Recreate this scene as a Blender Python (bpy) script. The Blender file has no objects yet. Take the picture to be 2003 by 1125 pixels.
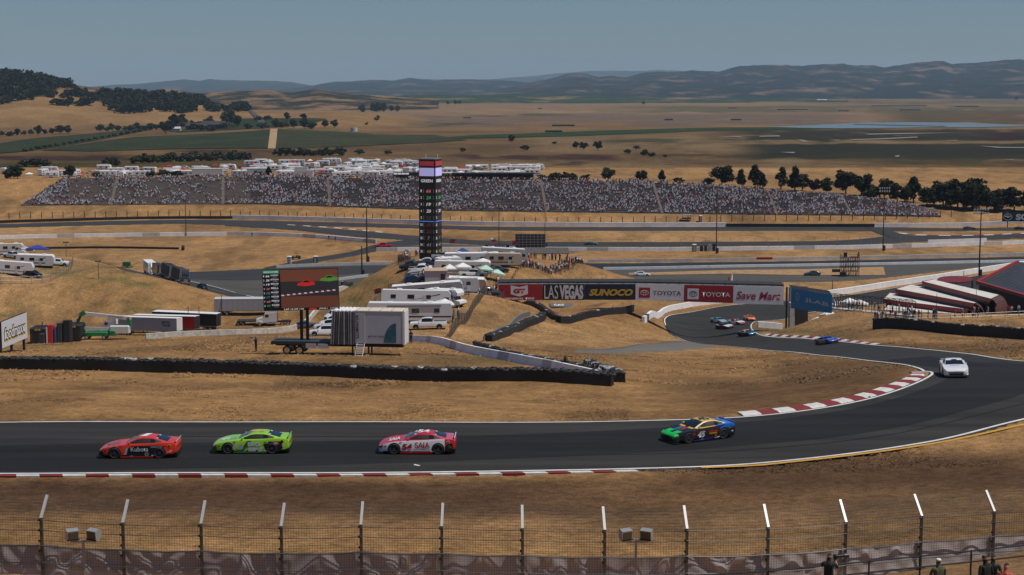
import bpy, bmesh, math, random
import numpy as np
from mathutils import Vector, Matrix
random.seed(11); RNG = np.random.default_rng(5)
R = math.radians
SC = bpy.context.scene
COL = SC.collection
# ---------------------------------------------------------------- camera
FPX, CX, CY, CAMZ = 3230.0, 1001.5, 562.5, 54.0
PITCH = math.atan(390.5 / FPX)
cd = bpy.data.cameras.new('camera'); cam = bpy.data.objects.new('camera', cd); COL.objects.link(cam)
cam.location = (0, 0, CAMZ); cam.rotation_euler = (math.pi / 2 - PITCH, 0, 0)
cd.sensor_width = 36.0; cd.lens = 36.0 * FPX / 2003.0; cd.clip_start = 0.5; cd.clip_end = 120000
SC.camera = cam
# ---------------------------------------------------------------- light
SUN_EL, SUN_AZ = R(64), R(104)          # azimuth measured from the view axis (+Y) towards +X
W = bpy.data.worlds.new('World'); SC.world = W; W.use_nodes = True
nt = W.node_tree; nt.nodes.clear()
sky = nt.nodes.new('ShaderNodeTexSky'); sky.sky_type = 'NISHITA'; sky.sun_disc = False
sky.sun_elevation = SUN_EL; sky.sun_rotation = SUN_AZ; sky.altitude = 0; sky.air_density = 1.0; sky.dust_density = 0.3; sky.ozone_density = 5.0
hs = nt.nodes.new('ShaderNodeHueSaturation'); hs.inputs['Saturation'].default_value = 1.15
tint = nt.nodes.new('ShaderNodeMix'); tint.data_type = 'RGBA'; tint.blend_type = 'MULTIPLY'; tint.inputs[0].default_value = 1.0; tint.inputs[7].default_value = (0.86, 0.97, 1.14, 1)
bg = nt.nodes.new('ShaderNodeBackground'); bg.inputs['Strength'].default_value = 0.058
wo = nt.nodes.new('ShaderNodeOutputWorld')
nt.links.new(sky.outputs[0], hs.inputs['Color']); nt.links.new(hs.outputs[0], tint.inputs[6]); nt.links.new(tint.outputs[2], bg.inputs[0]); nt.links.new(bg.outputs[0], wo.inputs[0])
sl = bpy.data.lights.new('sun', 'SUN'); sl.energy = 4.6; sl.angle = R(0.53); sl.color = (1.0, 0.95, 0.87)
sun = bpy.data.objects.new('sun', sl); COL.objects.link(sun)
sdir = Vector((math.sin(SUN_AZ) * math.cos(SUN_EL), math.cos(SUN_AZ) * math.cos(SUN_EL), math.sin(SUN_EL)))
sun.rotation_euler = sdir.to_track_quat('Z', 'Y').to_euler(); sun.location = (0, 0, 300)
SC.view_settings.view_transform = 'Standard'; SC.view_settings.look = 'None'
SC.view_settings.exposure = -0.35; SC.view_settings.gamma = 1.0; SC.view_settings.use_curve_mapping = False
SC.cycles.max_bounces = 6; SC.cycles.volume_bounces = 2; SC.cycles.use_denoising = True
# ---------------------------------------------------------------- pixel <-> world (2003 x 1125 photograph)
SP, CP = math.sin(PITCH), math.cos(PITCH)
def ray(px, py):
    u, v = (px - CX) / FPX, -(py - CY) / FPX
    return u, CP + v * SP, -SP + v * CP
def PD(px, py, D):
    u, y, z = ray(px, py); t = D / y
    return Vector((u * t, D, CAMZ + z * t))
def PZ(px, py, zz=0.0):
    u, y, z = ray(px, py); t = (zz - CAMZ) / z
    return Vector((u * t, y * t, zz))
def project(x, y, z):
    d = z - CAMZ; f = y * CP - d * SP; up = y * SP + d * CP
    f = np.maximum(f, 1e-3)
    return CX + FPX * x / f, CY - FPX * up / f
def ppm(D): return FPX / D
# ---------------------------------------------------------------- noise
def vnoise(x, y, seed=0):
    xi = np.floor(x).astype(np.int64); yi = np.floor(y).astype(np.int64); fx = x - xi; fy = y - yi
    fx = fx * fx * (3 - 2 * fx); fy = fy * fy * (3 - 2 * fy)
    def h(a, b):
        n = (a * 374761393 + b * 668265263 + seed * 1274126177) & 0x7fffffff
        n = ((n ^ (n >> 13)) * 1274126177) & 0x7fffffff
        return ((n ^ (n >> 16)) & 0xffff) / 65535.0
    return (h(xi, yi) * (1 - fx) + h(xi + 1, yi) * fx) * (1 - fy) + (h(xi, yi + 1) * (1 - fx) + h(xi + 1, yi + 1) * fx) * fy
def fbm(x, y, o=4, seed=0):
    x = np.asarray(x, float); y = np.asarray(y, float)
    s = np.zeros_like(x); a = 0.5
    for k in range(o):
        s += a * vnoise(x, y, seed + k); x = x * 2.03 + 17.1; y = y * 2.03 + 9.7; a *= 0.5
    return s / (1 - 0.5 ** o)
def sstep(a, b, x):
    t = np.clip((x - a) / (b - a), 0, 1); return t * t * (3 - 2 * t)
# ---------------------------------------------------------------- ground height
CTRL = []
def cd_(px, py, D): p = PD(px, py, D); CTRL.append((p.x, p.y, p.z))
def cw(x, y, z): CTRL.append((x, y, z))
for x in (-110, -60, -20, 20, 60, 110):
    cw(x, -40, 53); cw(x, 0, 51.5); cw(x, 30, 43.5); cw(x, 52, 37.4)
for x in (-95, -60, -30, -10, 10):
    cw(x, 62, 34.7); cw(x, 78, 33.0); cw(x, 92, 32.0); cw(x, 100, 32.0); cw(x, 108, 32.0)
cw(25, 66, 34.9); cw(55, 70, 35.5); cw(90, 75, 37); cw(26, 86, 33); cw(50, 95, 33.2); cw(85, 100, 34)
cw(22, 96, 32.05); cw(20, 106, 32); cw(34, 108, 32); cw(26, 116, 32); cw(44, 115, 32); cw(34, 128, 31.8); cw(46, 130, 31.6); cw(75, 130, 33)
# climb from the bridge to the hairpin
LEFT_E = [(1300, 640, 350), (1313, 655, 330), (1341, 667, 310), (1400, 675, 295), (1500, 686, 265), (1600, 696, 225), (1700, 707, 182), (1790, 719, 151)]
RIGHT_E = [(1477, 630, 370), (1490, 655, 325), (1600, 664, 280), (1715, 675, 235), (1800, 682, 205), (1900, 692, 172), (2003, 706, 147)]
for E in (LEFT_E, RIGHT_E):
    q = [PD(*e) for e in E]
    for a, b in zip(q[:-1], q[1:]):
        n = max(int((b - a).length / 9), 1)
        for k in range(n):
            p = a.lerp(b, k / n); cw(p.x, p.y, p.z)
# infield
for e in [(1300, 790, 132), (1300, 750, 165), (1300, 700, 240), (1500, 760, 148), (1600, 735, 158), (1100, 790, 131), (1150, 690, 232), (1130, 660, 280),
          (0, 722, 165), (300, 726, 163), (600, 735, 160), (900, 745, 155), (1200, 757, 150), (0, 780, 127), (500, 782, 127), (900, 785, 128), (1250, 720, 195),
          (0, 694, 195), (300, 690, 188), (500, 688, 184), (700, 697, 178), (900, 697, 183), (1000, 712, 172), (1100, 728, 160), (800, 672, 204), (-200, 722, 167), (-200, 695, 200), (-200, 780, 127),
          (100, 682, 212), (300, 664, 235), (450, 660, 240), (560, 662, 235), 
          (840, 644, 263), (760, 650, 262), (1040, 508, 430), (1130, 520, 420),
          (1100, 547, 408), (1040, 606, 350), (980, 604, 330), (940, 640, 280), (1000, 655, 268), (1050, 690, 205), (1110, 655, 275), (1200, 640, 312), (1200, 600, 370), (1150, 572, 400), (740, 545, 410), (720, 590, 372), (700, 625, 345),
          (0, 540, 400), (60, 548, 404), (130, 502, 440), (60, 500, 440), (0, 500, 440), (140, 522, 424), (200, 533, 405), (240, 542, 403), (280, 555, 400), (330, 567, 398), (365, 581, 395), (430, 593, 392), (100, 600, 386), (0, 620, 379), (200, 600, 385), (280, 617, 380), (1088, 629, 304), (1150, 621, 318), (1200, 613, 332), (1260, 603, 350), (-150, 545, 405), (-150, 620, 378),
          (1600, 628, 308), (1650, 636, 290), (1750, 627, 286), (1850, 624, 287), (1950, 618, 288), (2100, 615, 288), (1712, 642, 270), (1850, 652, 256), (2003, 664, 240), (2150, 675, 224), (1540, 643, 352), (1640, 612, 318), (1700, 620, 300)]: cd_(*e)
for p in [(690, 563), (640, 590), (430, 572), (330, 545), (430, 640), (250, 650), (550, 640), (100, 645), (1260, 546), (1330, 560), (1450, 585), (1400, 605), (1560, 610), (1330, 600)]:
    q = PZ(*p, 0.0); cw(q.x, q.y, 0.0)
for px in (-100, 0, 100, 200, 300, 400, 500, 600, 660):
    a = (px - CX) / FPX; cw(a * 332, 332, 1.6); cw(a * 352, 352, 1.0); cw(a * 296, 296, 6.0)
for D, z, a, b in ((272, 15.2, 740, 890), (292, 14.8, 745, 915), (318, 14.2, 770, 940), (348, 13.6, 800, 965), (376, 13.0, 800, 1000), (402, 12.2, 795, 1010), (418, 11.2, 790, 1110)):
    for k in range(6): px = a + (b - a) * k / 5; cw((px - CX) / FPX / CP * D, D, z - max(px - 1000, 0) * .022)
for x in (60, 85, 110, 140): cw(x, 350, 1.0); cw(x, 390, 0)
for x in range(-320, 321, 64):
    for y in (478, 520, 570, 640): cw(x, y, 0)
for x in (-250, -200, 200, 260): cw(x, 420, 0); cw(x, 360, 2)
for x in (-180, 160, 220): cw(x, 250, 19); cw(x, 180, 27); cw(x, 110, 33)
_C = np.array(CTRL); _c2 = 10.0 ** 2
_d = np.sqrt(((_C[:, None, :2] - _C[None, :, :2]) ** 2).sum(-1) + _c2)
_n = len(_C); _A = np.zeros((_n + 3, _n + 3)); _A[:_n, :_n] = _d + np.eye(_n) * -0.15; _A[:_n, _n] = 1; _A[:_n, _n + 1] = _C[:, 0]; _A[:_n, _n + 2] = _C[:, 1]
_A[_n, :_n] = 1; _A[_n + 1, :_n] = _C[:, 0]; _A[_n + 2, :_n] = _C[:, 1]
_w = np.linalg.solve(_A, np.concatenate([_C[:, 2], [0, 0, 0]]))
# grandstand bank lines: photo column, bottom row, top row
STAND = np.array([(-300, 404, 352), (45, 403, 351), (500, 400, 346), (870, 413, 347), (1250, 418, 356), (1500, 421, 373), (1640, 422, 383), (1840, 425, 412), (2003, 428, 424), (2400, 430, 428)], float)
_sb = []
for px, yb, yt in STAND:
    b = PZ(px, yb, 3.0); zt, D = 3.0, b.y
    for k in range(200):       # walk up a 1:6.7 slope until the top row is reached
        f = k / 199; DD = b.y + 62 * f; zz = 3 + 9.3 * f
        if project(0, DD, zz)[1] <= yt: break
    _sb.append((b.x, b.y, DD, zz, (px - CX) / FPX))
_sb = np.array(_sb)
def bank(x, y):
    az = x / np.maximum(y, 1.0) / 1.0
    Db = np.interp(az, _sb[:, 0] / _sb[:, 1], _sb[:, 1]); Dt = np.interp(az, _sb[:, 0] / _sb[:, 1], _sb[:, 2]); zt = np.interp(az, _sb[:, 0] / _sb[:, 1], _sb[:, 3])
    return Db, Dt, zt
_BW = np.array([28, 28, 30, 26, 24, 20, 17, 11, 6, 6], float)
CRESTA = np.array([(-700, 140), (-300, 146), (0, 152), (60, 155), (110, 164), (160, 176), (230, 189), (300, 191), (360, 196), (420, 206), (470, 216), (540, 226), (600, 240)], float)
def far_h(x, y):
    x = np.asarray(x, float); y = np.asarray(y, float)
    Db, Dt, zt = bank(x, y)
    bw = np.interp(x / np.maximum(y, 1.0), _sb[:, 0] / _sb[:, 1], _BW)
    h = 3.0 * sstep(0, 1, (y - Db + bw) / bw)
    h = np.where(y > Db, 3 + (zt - 3) * np.clip((y - Db) / np.maximum(Dt - Db, 1), 0, 1), h)
    h = np.where(y > Dt, zt + (9 - zt) * sstep(0, 60, y - Dt), h)
    h = np.where(y > 960, 9 * (1 - sstep(960, 1260, y)), h)
    px = CX + FPX * CP * x / np.maximum(y, 1)
    cz = CAMZ + 2900 * (172.5 - np.interp(px, CRESTA[:, 0], CRESTA[:, 1])) / FPX
    cz = np.maximum(cz, 0) * (1 - sstep(520, 640, px))
    ha = cz * (0.38 * sstep(2150, 2480, y) + 0.62 * sstep(2450, 2900, y)) * (1 - sstep(2950, 3700, y)) * (0.93 + 0.14 * fbm(x / 160, y / 160, 3, 3))
    # low golden rise in the middle (photo 480-930, 215-250)
    hb = 17 * np.exp(-((px - 640) / 170) ** 2) * np.exp(-((y - 2560) / 420) ** 2)
    return h + ha + hb
def H(x, y):
    x = np.asarray(x, float); y = np.asarray(y, float); sh = x.shape
    xf, yf = x.ravel(), y.ravel(); out = np.zeros_like(xf)
    near = (yf < 640) & (np.abs(xf) < 460)
    if near.any():
        a, b = xf[near], yf[near]; r = np.empty_like(a)
        for s in range(0, len(a), 20000):
            d = np.sqrt((a[s:s + 20000, None] - _C[None, :, 0]) ** 2 + (b[s:s + 20000, None] - _C[None, :, 1]) ** 2 + _c2)
            r[s:s + 20000] = d @ _w[:_n]
        r += _w[_n] + _w[_n + 1] * a + _w[_n + 2] * b
        fade = (1 - sstep(560, 635, b)) * (1 - sstep(330, 450, np.abs(a)))
        out[near] = r * fade
    fr = yf > 600
    if fr.any(): out[fr] += far_h(xf[fr], yf[fr])
    return out.reshape(sh)
def Hs(x, y): return float(H(np.array([x]), np.array([y]))[0])
def on_ground(px, py, D0=None):
    """first point where the sight line through a photo pixel meets the ground"""
    ys = np.concatenate([np.arange(40, 620, 1.0), np.arange(620, 1400, 3.0), 1400 * 1.01 ** np.arange(0, 250)])
    u, y, z = ray(px, py); t = ys / y
    g = CAMZ + z * t - H(u * t, ys)
    k = np.argmax(g < 0) if D0 is None else np.argmax((g < 0) & (ys > D0))
    if k == 0: k = 1
    f = g[k - 1] / max(g[k - 1] - g[k], 1e-6); D = ys[k - 1] + (ys[k] - ys[k - 1]) * min(max(f, 0), 1)
    return Vector((u * D / y, D, Hs(u * D / y, D)))
# ---------------------------------------------------------------- materials
MATS = {}
def lin(c):
    return tuple(((v / 255) / 12.92 if v / 255 <= 0.04045 else (((v / 255) + 0.055) / 1.055) ** 2.4) for v in c)
def mat(name, col, rough=0.6, metal=0.0, var=0.0, vscale=3.0, emit=0.0, coat=0.0, bump=0.0, bscale=40.0, alpha=None, objcoord=True):
    if name in MATS: return MATS[name]
    m = bpy.data.materials.new(name); m.use_nodes = True; t = m.node_tree; b = t.nodes['Principled BSDF']
    b.inputs['Base Color'].default_value = (*col, 1); b.inputs['Roughness'].default_value = rough; b.inputs['Metallic'].default_value = metal
    if coat: b.inputs['Coat Weight'].default_value = coat; b.inputs['Coat Roughness'].default_value = 0.08
    if emit: b.inputs['Emission Color'].default_value = (*col, 1); b.inputs['Emission Strength'].default_value = emit
    tc = None
    if var or bump:
        tc = t.nodes.new('ShaderNodeTexCoord')
    if var:
        n = t.nodes.new('ShaderNodeTexNoise'); n.inputs['Scale'].default_value = vscale; n.inputs['Detail'].default_value = 6; n.inputs['Roughness'].default_value = 0.62
        t.links.new(tc.outputs['Object'], n.inputs['Vector'])
        r = t.nodes.new('ShaderNodeValToRGB'); r.color_ramp.elements[0].position = 0.3; r.color_ramp.elements[1].position = 0.72
        r.color_ramp.elements[0].color = (*[c * (1 - var) for c in col], 1); r.color_ramp.elements[1].color = (*[min(c * (1 + var), 1) for c in col], 1)
        t.links.new(n.outputs['Fac'], r.inputs[0]); t.links.new(r.outputs[0], b.inputs['Base Color'])
    if bump:
        n2 = t.nodes.new('ShaderNodeTexNoise'); n2.inputs['Scale'].default_value = bscale; n2.inputs['Detail'].default_value = 4
        t.links.new(tc.outputs['Object'], n2.inputs['Vector'])
        bp = t.nodes.new('ShaderNodeBump'); bp.inputs['Strength'].default_value = bump; bp.inputs['Distance'].default_value = 0.05
        t.links.new(n2.outputs['Fac'], bp.inputs['Height']); t.links.new(bp.outputs[0], b.inputs['Normal'])
    MATS[name] = m; return m
def mat_attr(name, attr='Col', rough=0.8):
    if name in MATS: return MATS[name]
    m = bpy.data.materials.new(name); m.use_nodes = True; t = m.node_tree; b = t.nodes['Principled BSDF']; b.inputs['Roughness'].default_value = rough
    a = t.nodes.new('ShaderNodeAttribute'); a.attribute_name = attr; t.links.new(a.outputs['Color'], b.inputs['Base Color'])
    MATS[name] = m; return m
# ---------------------------------------------------------------- object helpers
def tag(o, label=None, cat=None, group=None, kind=None):
    if label: o['label'] = label
    if cat: o['category'] = cat
    if group: o['group'] = group
    if kind: o['kind'] = kind
    return o
def link(name, me, parent=None, loc=None, rot=None):
    o = bpy.data.objects.new(name, me); COL.objects.link(o)
    if parent is not None: o.parent = parent
    if loc is not None: o.location = loc
    if rot is not None: o.rotation_euler = rot
    return o
def empty(name, loc=(0, 0, 0), rz=0.0, label=None, cat=None, group=None):
    o = bpy.data.objects.new(name, None); COL.objects.link(o); o.location = loc; o.rotation_euler = (0, 0, rz); o.empty_display_size = 0.2
    return tag(o, label, cat, group)
class MB:
    """collects faces with material slots; build() links them as one mesh object"""
    def __init__(s): s.v = []; s.f = []; s.m = []; s.ms = []
    def mi(s, m):
        if m not in s.ms: s.ms.append(m)
        return s.ms.index(m)
    def add(s, vs, fs, m):
        o = len(s.v); s.v += [tuple(p) for p in vs]; i = s.mi(m)
        for f in fs: s.f.append([k + o for k in f]); s.m.append(i)
        return s
    def box(s, c, d, m, rz=0.0, M=None):
        x, y, z = d[0] / 2, d[1] / 2, d[2] / 2; cs, sn = math.cos(rz), math.sin(rz)
        vs = [(-x, -y, -z), (x, -y, -z), (x, y, -z), (-x, y, -z), (-x, -y, z), (x, -y, z), (x, y, z), (-x, y, z)]
        vs = [(c[0] + a * cs - b * sn, c[1] + a * sn + b * cs, c[2] + e) for a, b, e in vs]
        if M: vs = [tuple(M @ Vector(p)) for p in vs]
        return s.add(vs, [(3, 2, 1, 0), (4, 5, 6, 7), (0, 1, 5, 4), (1, 2, 6, 5), (2, 3, 7, 6), (3, 0, 4, 7)], m)
    def cbox(s, c, d, m, ch=0.03):
        """box with chamfered vertical and top edges"""
        x, y, z = d[0] / 2, d[1] / 2, d[2] / 2
        def ring(k, zz):
            X, Y = x - k, y - k
            return [(c[0] + a, c[1] + b, c[2] + zz) for a, b in ((-X + ch, -Y), (X - ch, -Y), (X, -Y + ch), (X, Y - ch), (X - ch, Y), (-X + ch, Y), (-X, Y - ch), (-X, -Y + ch))]
        vs = ring(0, -z) + ring(0, z - ch) + ring(ch, z); fs = [tuple(range(7, -1, -1)), tuple(range(16, 24))]
        for r in (0, 8):
            for k in range(8): fs.append((r + k, r + (k + 1) % 8, r + 8 + (k + 1) % 8, r + 8 + k))
        return s.add(vs, fs, m)
    def tube(s, a, b, r, m, n=8, r2=None, cap=True):
        a, b = Vector(a), Vector(b); d = (b - a)
        if d.length < 1e-6: return s
        q = d.to_track_quat('Z', 'Y'); r2 = r if r2 is None else r2
        vs = [a + q @ Vector((r * math.cos(2 * math.pi * k / n), r * math.sin(2 * math.pi * k / n), 0)) for k in range(n)]
        vs += [b + q @ Vector((r2 * math.cos(2 * math.pi * k / n), r2 * math.sin(2 * math.pi * k / n), 0)) for k in range(n)]
        fs = [(k, (k + 1) % n, n + (k + 1) % n, n + k) for k in range(n)]
        if cap: fs += [tuple(range(n - 1, -1, -1)), tuple(range(n, 2 * n))]
        return s.add(vs, fs, m)
    def path(s, pts, r, m, n=6):
        for a, b in zip(pts[:-1], pts[1:]): s.tube(a, b, r, m, n)
        return s
    def prism(s, pts, ax, a0, a1, m, mcap=None):
        """polygon pts (2d) extruded along axis ax from a0 to a1"""
        n = len(pts)
        def P(p, a): return {'x': (a, p[0], p[1]), 'y': (p[0], a, p[1]), 'z': (p[0], p[1], a)}[ax]
        vs = [P(p, a0) for p in pts] + [P(p, a1) for p in pts]
        s.add(vs, [(k, (k + 1) % n, n + (k + 1) % n, n + k) for k in range(n)], m)
        return s.add(vs, [tuple(range(n - 1, -1, -1)), tuple(range(n, 2 * n))], mcap or m)
    def loft(s, secs, mf, closed=True, caps=None):
        """secs: list of equal-length rings; mf(i, j) -> material"""
        n = len(secs[0]); o = len(s.v)
        for r in secs: s.v += [tuple(p) for p in r]
        for i in range(len(secs) - 1):
            for j in range(n if closed else n - 1):
                k = (j + 1) % n
                s.f.append([o + i * n + j, o + i * n + k, o + (i + 1) * n + k, o + (i + 1) * n + j]); s.m.append(s.mi(mf(i, j)))
        if caps:
            s.f.append([o + k for k in range(n - 1, -1, -1)]); s.m.append(s.mi(caps)); e = o + (len(secs) - 1) * n
            s.f.append([e + k for k in range(n)]); s.m.append(s.mi(caps))
        return s
    def mesh(s, name, smooth=False, fix=True):
        me = bpy.data.meshes.new(name); me.from_pydata(s.v, [], s.f)
        for m in s.ms: me.materials.append(m)
        me.polygons.foreach_set('material_index', s.m)
        if fix:
            bm = bmesh.new(); bm.from_mesh(me); bmesh.ops.recalc_face_normals(bm, faces=bm.faces); bm.to_mesh(me); bm.free()
        if smooth: me.polygons.foreach_set('use_smooth', [True] * len(me.polygons)); 
        if smooth and smooth != 'all': me.set_sharp_from_angle(angle=R(smooth if not isinstance(smooth, bool) else 38))
        me.update(); return me
    def build(s, name, parent=None, loc=None, rot=None, smooth=False):
        return link(name, s.mesh(name, smooth), parent, loc, rot)
def copy_tree(o, parent=None):
    c = o.copy(); COL.objects.link(c); c.parent = parent
    for ch in o.children: copy_tree(ch, c)
    return c
TXT = {}
def ordn(k): return ['zeroth', 'first', 'second', 'third', 'fourth', 'fifth', 'sixth', 'seventh', 'eighth', 'ninth', 'tenth'][k] if k < 11 else '%d%s' % (k, 'th' if k % 100 in (11, 12, 13) else {1: 'st', 2: 'nd', 3: 'rd'}.get(k % 10, 'th'))
TMP = bpy.data.scenes.new('lettering_workshop')
def text_mesh(body, size=1.0, bold=0.0, shear=0.0, sx=1.0, m=None):
    """flat lettering in the XZ plane, centred on its own origin, facing -Y; size = cap height"""
    cu = bpy.data.curves.new('lettering', 'FONT'); cu.body = body; cu.size = 1.0; cu.align_x = 'CENTER'; cu.offset = bold; cu.shear = shear; cu.fill_mode = 'FRONT'; cu.resolution_u = 3
    o = bpy.data.objects.new('tmp_lettering', cu); TMP.collection.objects.link(o)
    with bpy.context.temp_override(scene=TMP, view_layer=TMP.view_layers[0]): dg = bpy.context.evaluated_depsgraph_get(); dg.update()
    me = bpy.data.meshes.new_from_object(o.evaluated_get(dg))
    bpy.data.objects.remove(o); bpy.data.curves.remove(cu)
    n = len(me.vertices); co = np.empty(n * 3); me.vertices.foreach_get('co', co); co = co.reshape(-1, 3)
    h = max(co[:, 1].max() - co[:, 1].min(), 1e-3); k = size / 0.72 if size > 0 else -size / h
    cx = (co[:, 0].max() + co[:, 0].min()) / 2; cy = (co[:, 1].max() + co[:, 1].min()) / 2
    out = np.zeros_like(co); out[:, 0] = (co[:, 0] - cx) * k * sx; out[:, 2] = (co[:, 1] - cy) * k
    me.vertices.foreach_set('co', out.ravel()); me.materials.clear()
    if m: me.materials.append(m)
    me.update(); return me
def text_fit(body, w, h, m, bold=0.0, shear=0.0):
    """lettering scaled to fill a w x h rectangle"""
    me = text_mesh(body, 1.0, bold, shear, 1.0, m); n = len(me.vertices); co = np.empty(n * 3); me.vertices.foreach_get('co', co); co = co.reshape(-1, 3)
    co[:, 0] *= w / max(co[:, 0].max() - co[:, 0].min(), 1e-3); co[:, 2] *= h / max(co[:, 2].max() - co[:, 2].min(), 1e-3)
    me.vertices.foreach_set('co', co.ravel()); me.update(); return me
WHITE = mat('white_paint', (0.78, 0.78, 0.76), 0.45, var=0.06, vscale=1.5); OFFW = mat('off_white_paint', (0.62, 0.60, 0.55), 0.55, var=0.08, vscale=1.0)
BLACK = mat('black_paint', (0.010, 0.010, 0.011), 0.6); RUBBER = mat('tyre_rubber', (0.02, 0.02, 0.021), 0.75); DKGREY = mat('dark_grey_metal', (0.05, 0.05, 0.053), 0.5, 0.4)
GALV = mat('galvanised_steel', (0.36, 0.37, 0.38), 0.45, 0.7, var=0.15, vscale=6); GLASS = mat('dark_glass', (0.012, 0.016, 0.024), 0.06, 0.0, coat=0.3); CHROME = mat('bright_metal', (0.6, 0.6, 0.6), 0.25, 1.0)
GREYP = mat('grey_paint', (0.30, 0.31, 0.32), 0.5, var=0.1); LGREY = mat('light_grey_paint', (0.5, 0.5, 0.5), 0.5, var=0.06); REDP = mat('red_paint', (0.42, 0.015, 0.012), 0.4); TANP = mat('tan_paint', (0.42, 0.33, 0.23), 0.6)
CONC = mat('concrete', (0.50, 0.49, 0.47), 0.85, var=0.16, vscale=0.8); WHITEC = mat('white_painted_concrete', (0.84, 0.83, 0.81), 0.75, var=0.13, vscale=0.6)
WOODP = mat('weathered_wood', (0.13, 0.10, 0.075), 0.85, var=0.25, vscale=3)
# ---------------------------------------------------------------- ground sheet
def ground_colour(x, y, z):
    """albedo of the soil and vegetation at each ground vertex"""
    px, py = project(x, y, z)
    n1 = fbm(x / 9, y / 22, 4, 1); n2 = fbm(x / 60, y / 90, 4, 2); n3 = fbm(x / 2.6, y / 4.5, 3, 8)
    wx = px + 60 * (fbm(px / 90, py / 14, 4, 21) - 0.5); wy = py + 7 * (fbm(px / 70, py / 9, 4, 22) - 0.5)
    gold = np.array([0.325, 0.182, 0.072]); tan = np.array([0.38, 0.222, 0.098]); dirt = np.array([0.085, 0.046, 0.024]); dull = np.array([0.14, 0.083, 0.037]); weed = np.array([0.10, 0.105, 0.035])
    col = np.empty((len(x), 3)); col[:] = gold
    def mix(c, w): 
        nonlocal col
        w = np.clip(w, 0, 1)[:, None]; col = col * (1 - w) + np.asarray(c) * w
    mix(tan, sstep(0.45, 0.7, n2) * 0.7); mix(dull, sstep(0.5, 0.72, n1) * 0.55); mix(dirt, sstep(0.6, 0.8, n3) * 0.25)
    near = y < 600
    def blob(x0, y0, x1, y1, c, a=1.0, soft=0.5, br=0.35, seed=0, warp=True):
        cx, cy, rx, ry = (x0 + x1) / 2, (y0 + y1) / 2, abs(x1 - x0) / 2, abs(y1 - y0) / 2
        ax, ay = (wx, wy) if warp else (px, py)
        d = np.maximum(np.abs(ax - cx) / rx, np.abs(ay - cy) / ry)
        w = 1 - sstep(1 - soft, 1 + soft * 0.3, d)
        if br: w = w * sstep(br - 0.18, br + 0.18, fbm(px / 55 + seed * 3.1, py / 5.5 + seed, 4, 31 + seed))
        mix(c, w * a)
    # near dirt beside the kerbs
    a = sstep(70, 84, y) * (1 - sstep(90, 94, y)); mix(dirt, a * (y < 100) * (0.55 + 0.7 * (fbm(x / 25, y / 6, 4, 6) - 0.3)) * near)
    for bl in [(-200, 935, 1300, 1010, 0.9), (1200, 880, 2200, 965, 0.85)]: blob(bl[0], bl[1], bl[2], bl[3], dirt, bl[4], 0.5, 0)
    blob(1300, 735, 1900, 815, dirt, 0.75, 0.5, 0); blob(1480, 700, 1830, 755, dirt, 0.7, 0.5, 0); blob(1020, 800, 1480, 835, dirt, 0.45, 0.6, 0); blob(1560, 668, 2100, 700, dirt, 0.6, 0.5, 0)
    blob(-100, 745, 1200, 765, dirt, 0.45, 0.7, 0.3, 5); blob(-100, 820, 1000, 834, dull, 0.8, 0.7, 0.4, 6); blob(1050, 600, 1350, 632, dirt, 0.3, 0.7, 0)
    blob(1480, 1010, 2050, 1090, dull, 0.75, 0.7, 0.52, 2); blob(1050, 990, 1500, 1060, dull, 0.35, 0.7, 0.5, 3)
    for k, b in enumerate([(150, 515, 330, 570), (220, 575, 330, 615), (-20, 590, 60, 640), (590, 540, 780, 600), (690, 590, 760, 640), (40, 505, 160, 545), (1400, 640, 1700, 668), (840, 690, 1000, 712)]): blob(*b, weed, 0.75, 0.6, 0.52, 40 + k)
    blob(1500, 690, 1780, 790, dull, 0.4, 0.7, 0.5, 12); blob(900, 640, 1300, 730, dull, 0.3, 0.7, 0.5, 14)
    blob(-100, 700, 1100, 722, dull, 0.7, 0.6, 0.42, 15); blob(200, 680, 1000, 700, dull, 0.35, 0.8, 0.55, 16)
    for b in [(0, 448, 760, 460), (900, 452, 1700, 470), (100, 470, 700, 500), (1150, 492, 2003, 500)]: blob(*b, (0.30, 0.17, 0.07), 0.5, 0.7, 0.45, 18)
    # ---- valley beyond the stands
    far = y > 940
    red = np.array([0.085, 0.035, 0.025]); olive = np.array([0.055, 0.06, 0.018]); green = np.array([0.030, 0.045, 0.016]); ftan = np.array([0.30, 0.185, 0.095]); straw = np.array([0.40, 0.27, 0.125]); marsh = np.array([0.045, 0.044, 0.018]); grayt = np.array([0.20, 0.135, 0.09])
    def fb(*a, **k):
        nonlocal col
        keep = col.copy(); blob(*a, **k); col[~far] = keep[~far]
    col[far] = (np.array([0.29, 0.17, 0.07]) * (0.75 + 0.5 * fbm(px / 160, py / 6, 4, 77))[:, None])[far]
    fb(-200, 300, 560, 350, (0.16, 0.11, 0.035), 0.9, 0.4, 0.3, seed=1); fb(-200, 303, 330, 316, red, 0.95, 0.6, 0.3, seed=2); fb(300, 288, 560, 304, red, 0.9, 0.6, 0.42, seed=3); fb(-50, 318, 220, 340, (0.10, 0.09, 0.025), 0.8, 0.6, 0.3, seed=4)
    fb(560, 280, 1100, 300, (0.20, 0.12, 0.05), 0.8, 0.5, 0.3, seed=5); fb(820, 300, 1260, 318, red, 0.95, 0.5, 0.42, seed=6); fb(1000, 312, 1420, 326, red, 0.8, 0.5, 0.5, seed=7); fb(880, 312, 1400, 352, straw, 0.8, 0.5, 0.36, seed=8)
    fb(1180, 330, 1420, 350, red, 0.7, 0.6, 0.5, seed=9); fb(430, 322, 640, 334, (0.15, 0.13, 0.04), 0.8, 0.5, 0.2, seed=10)
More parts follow.
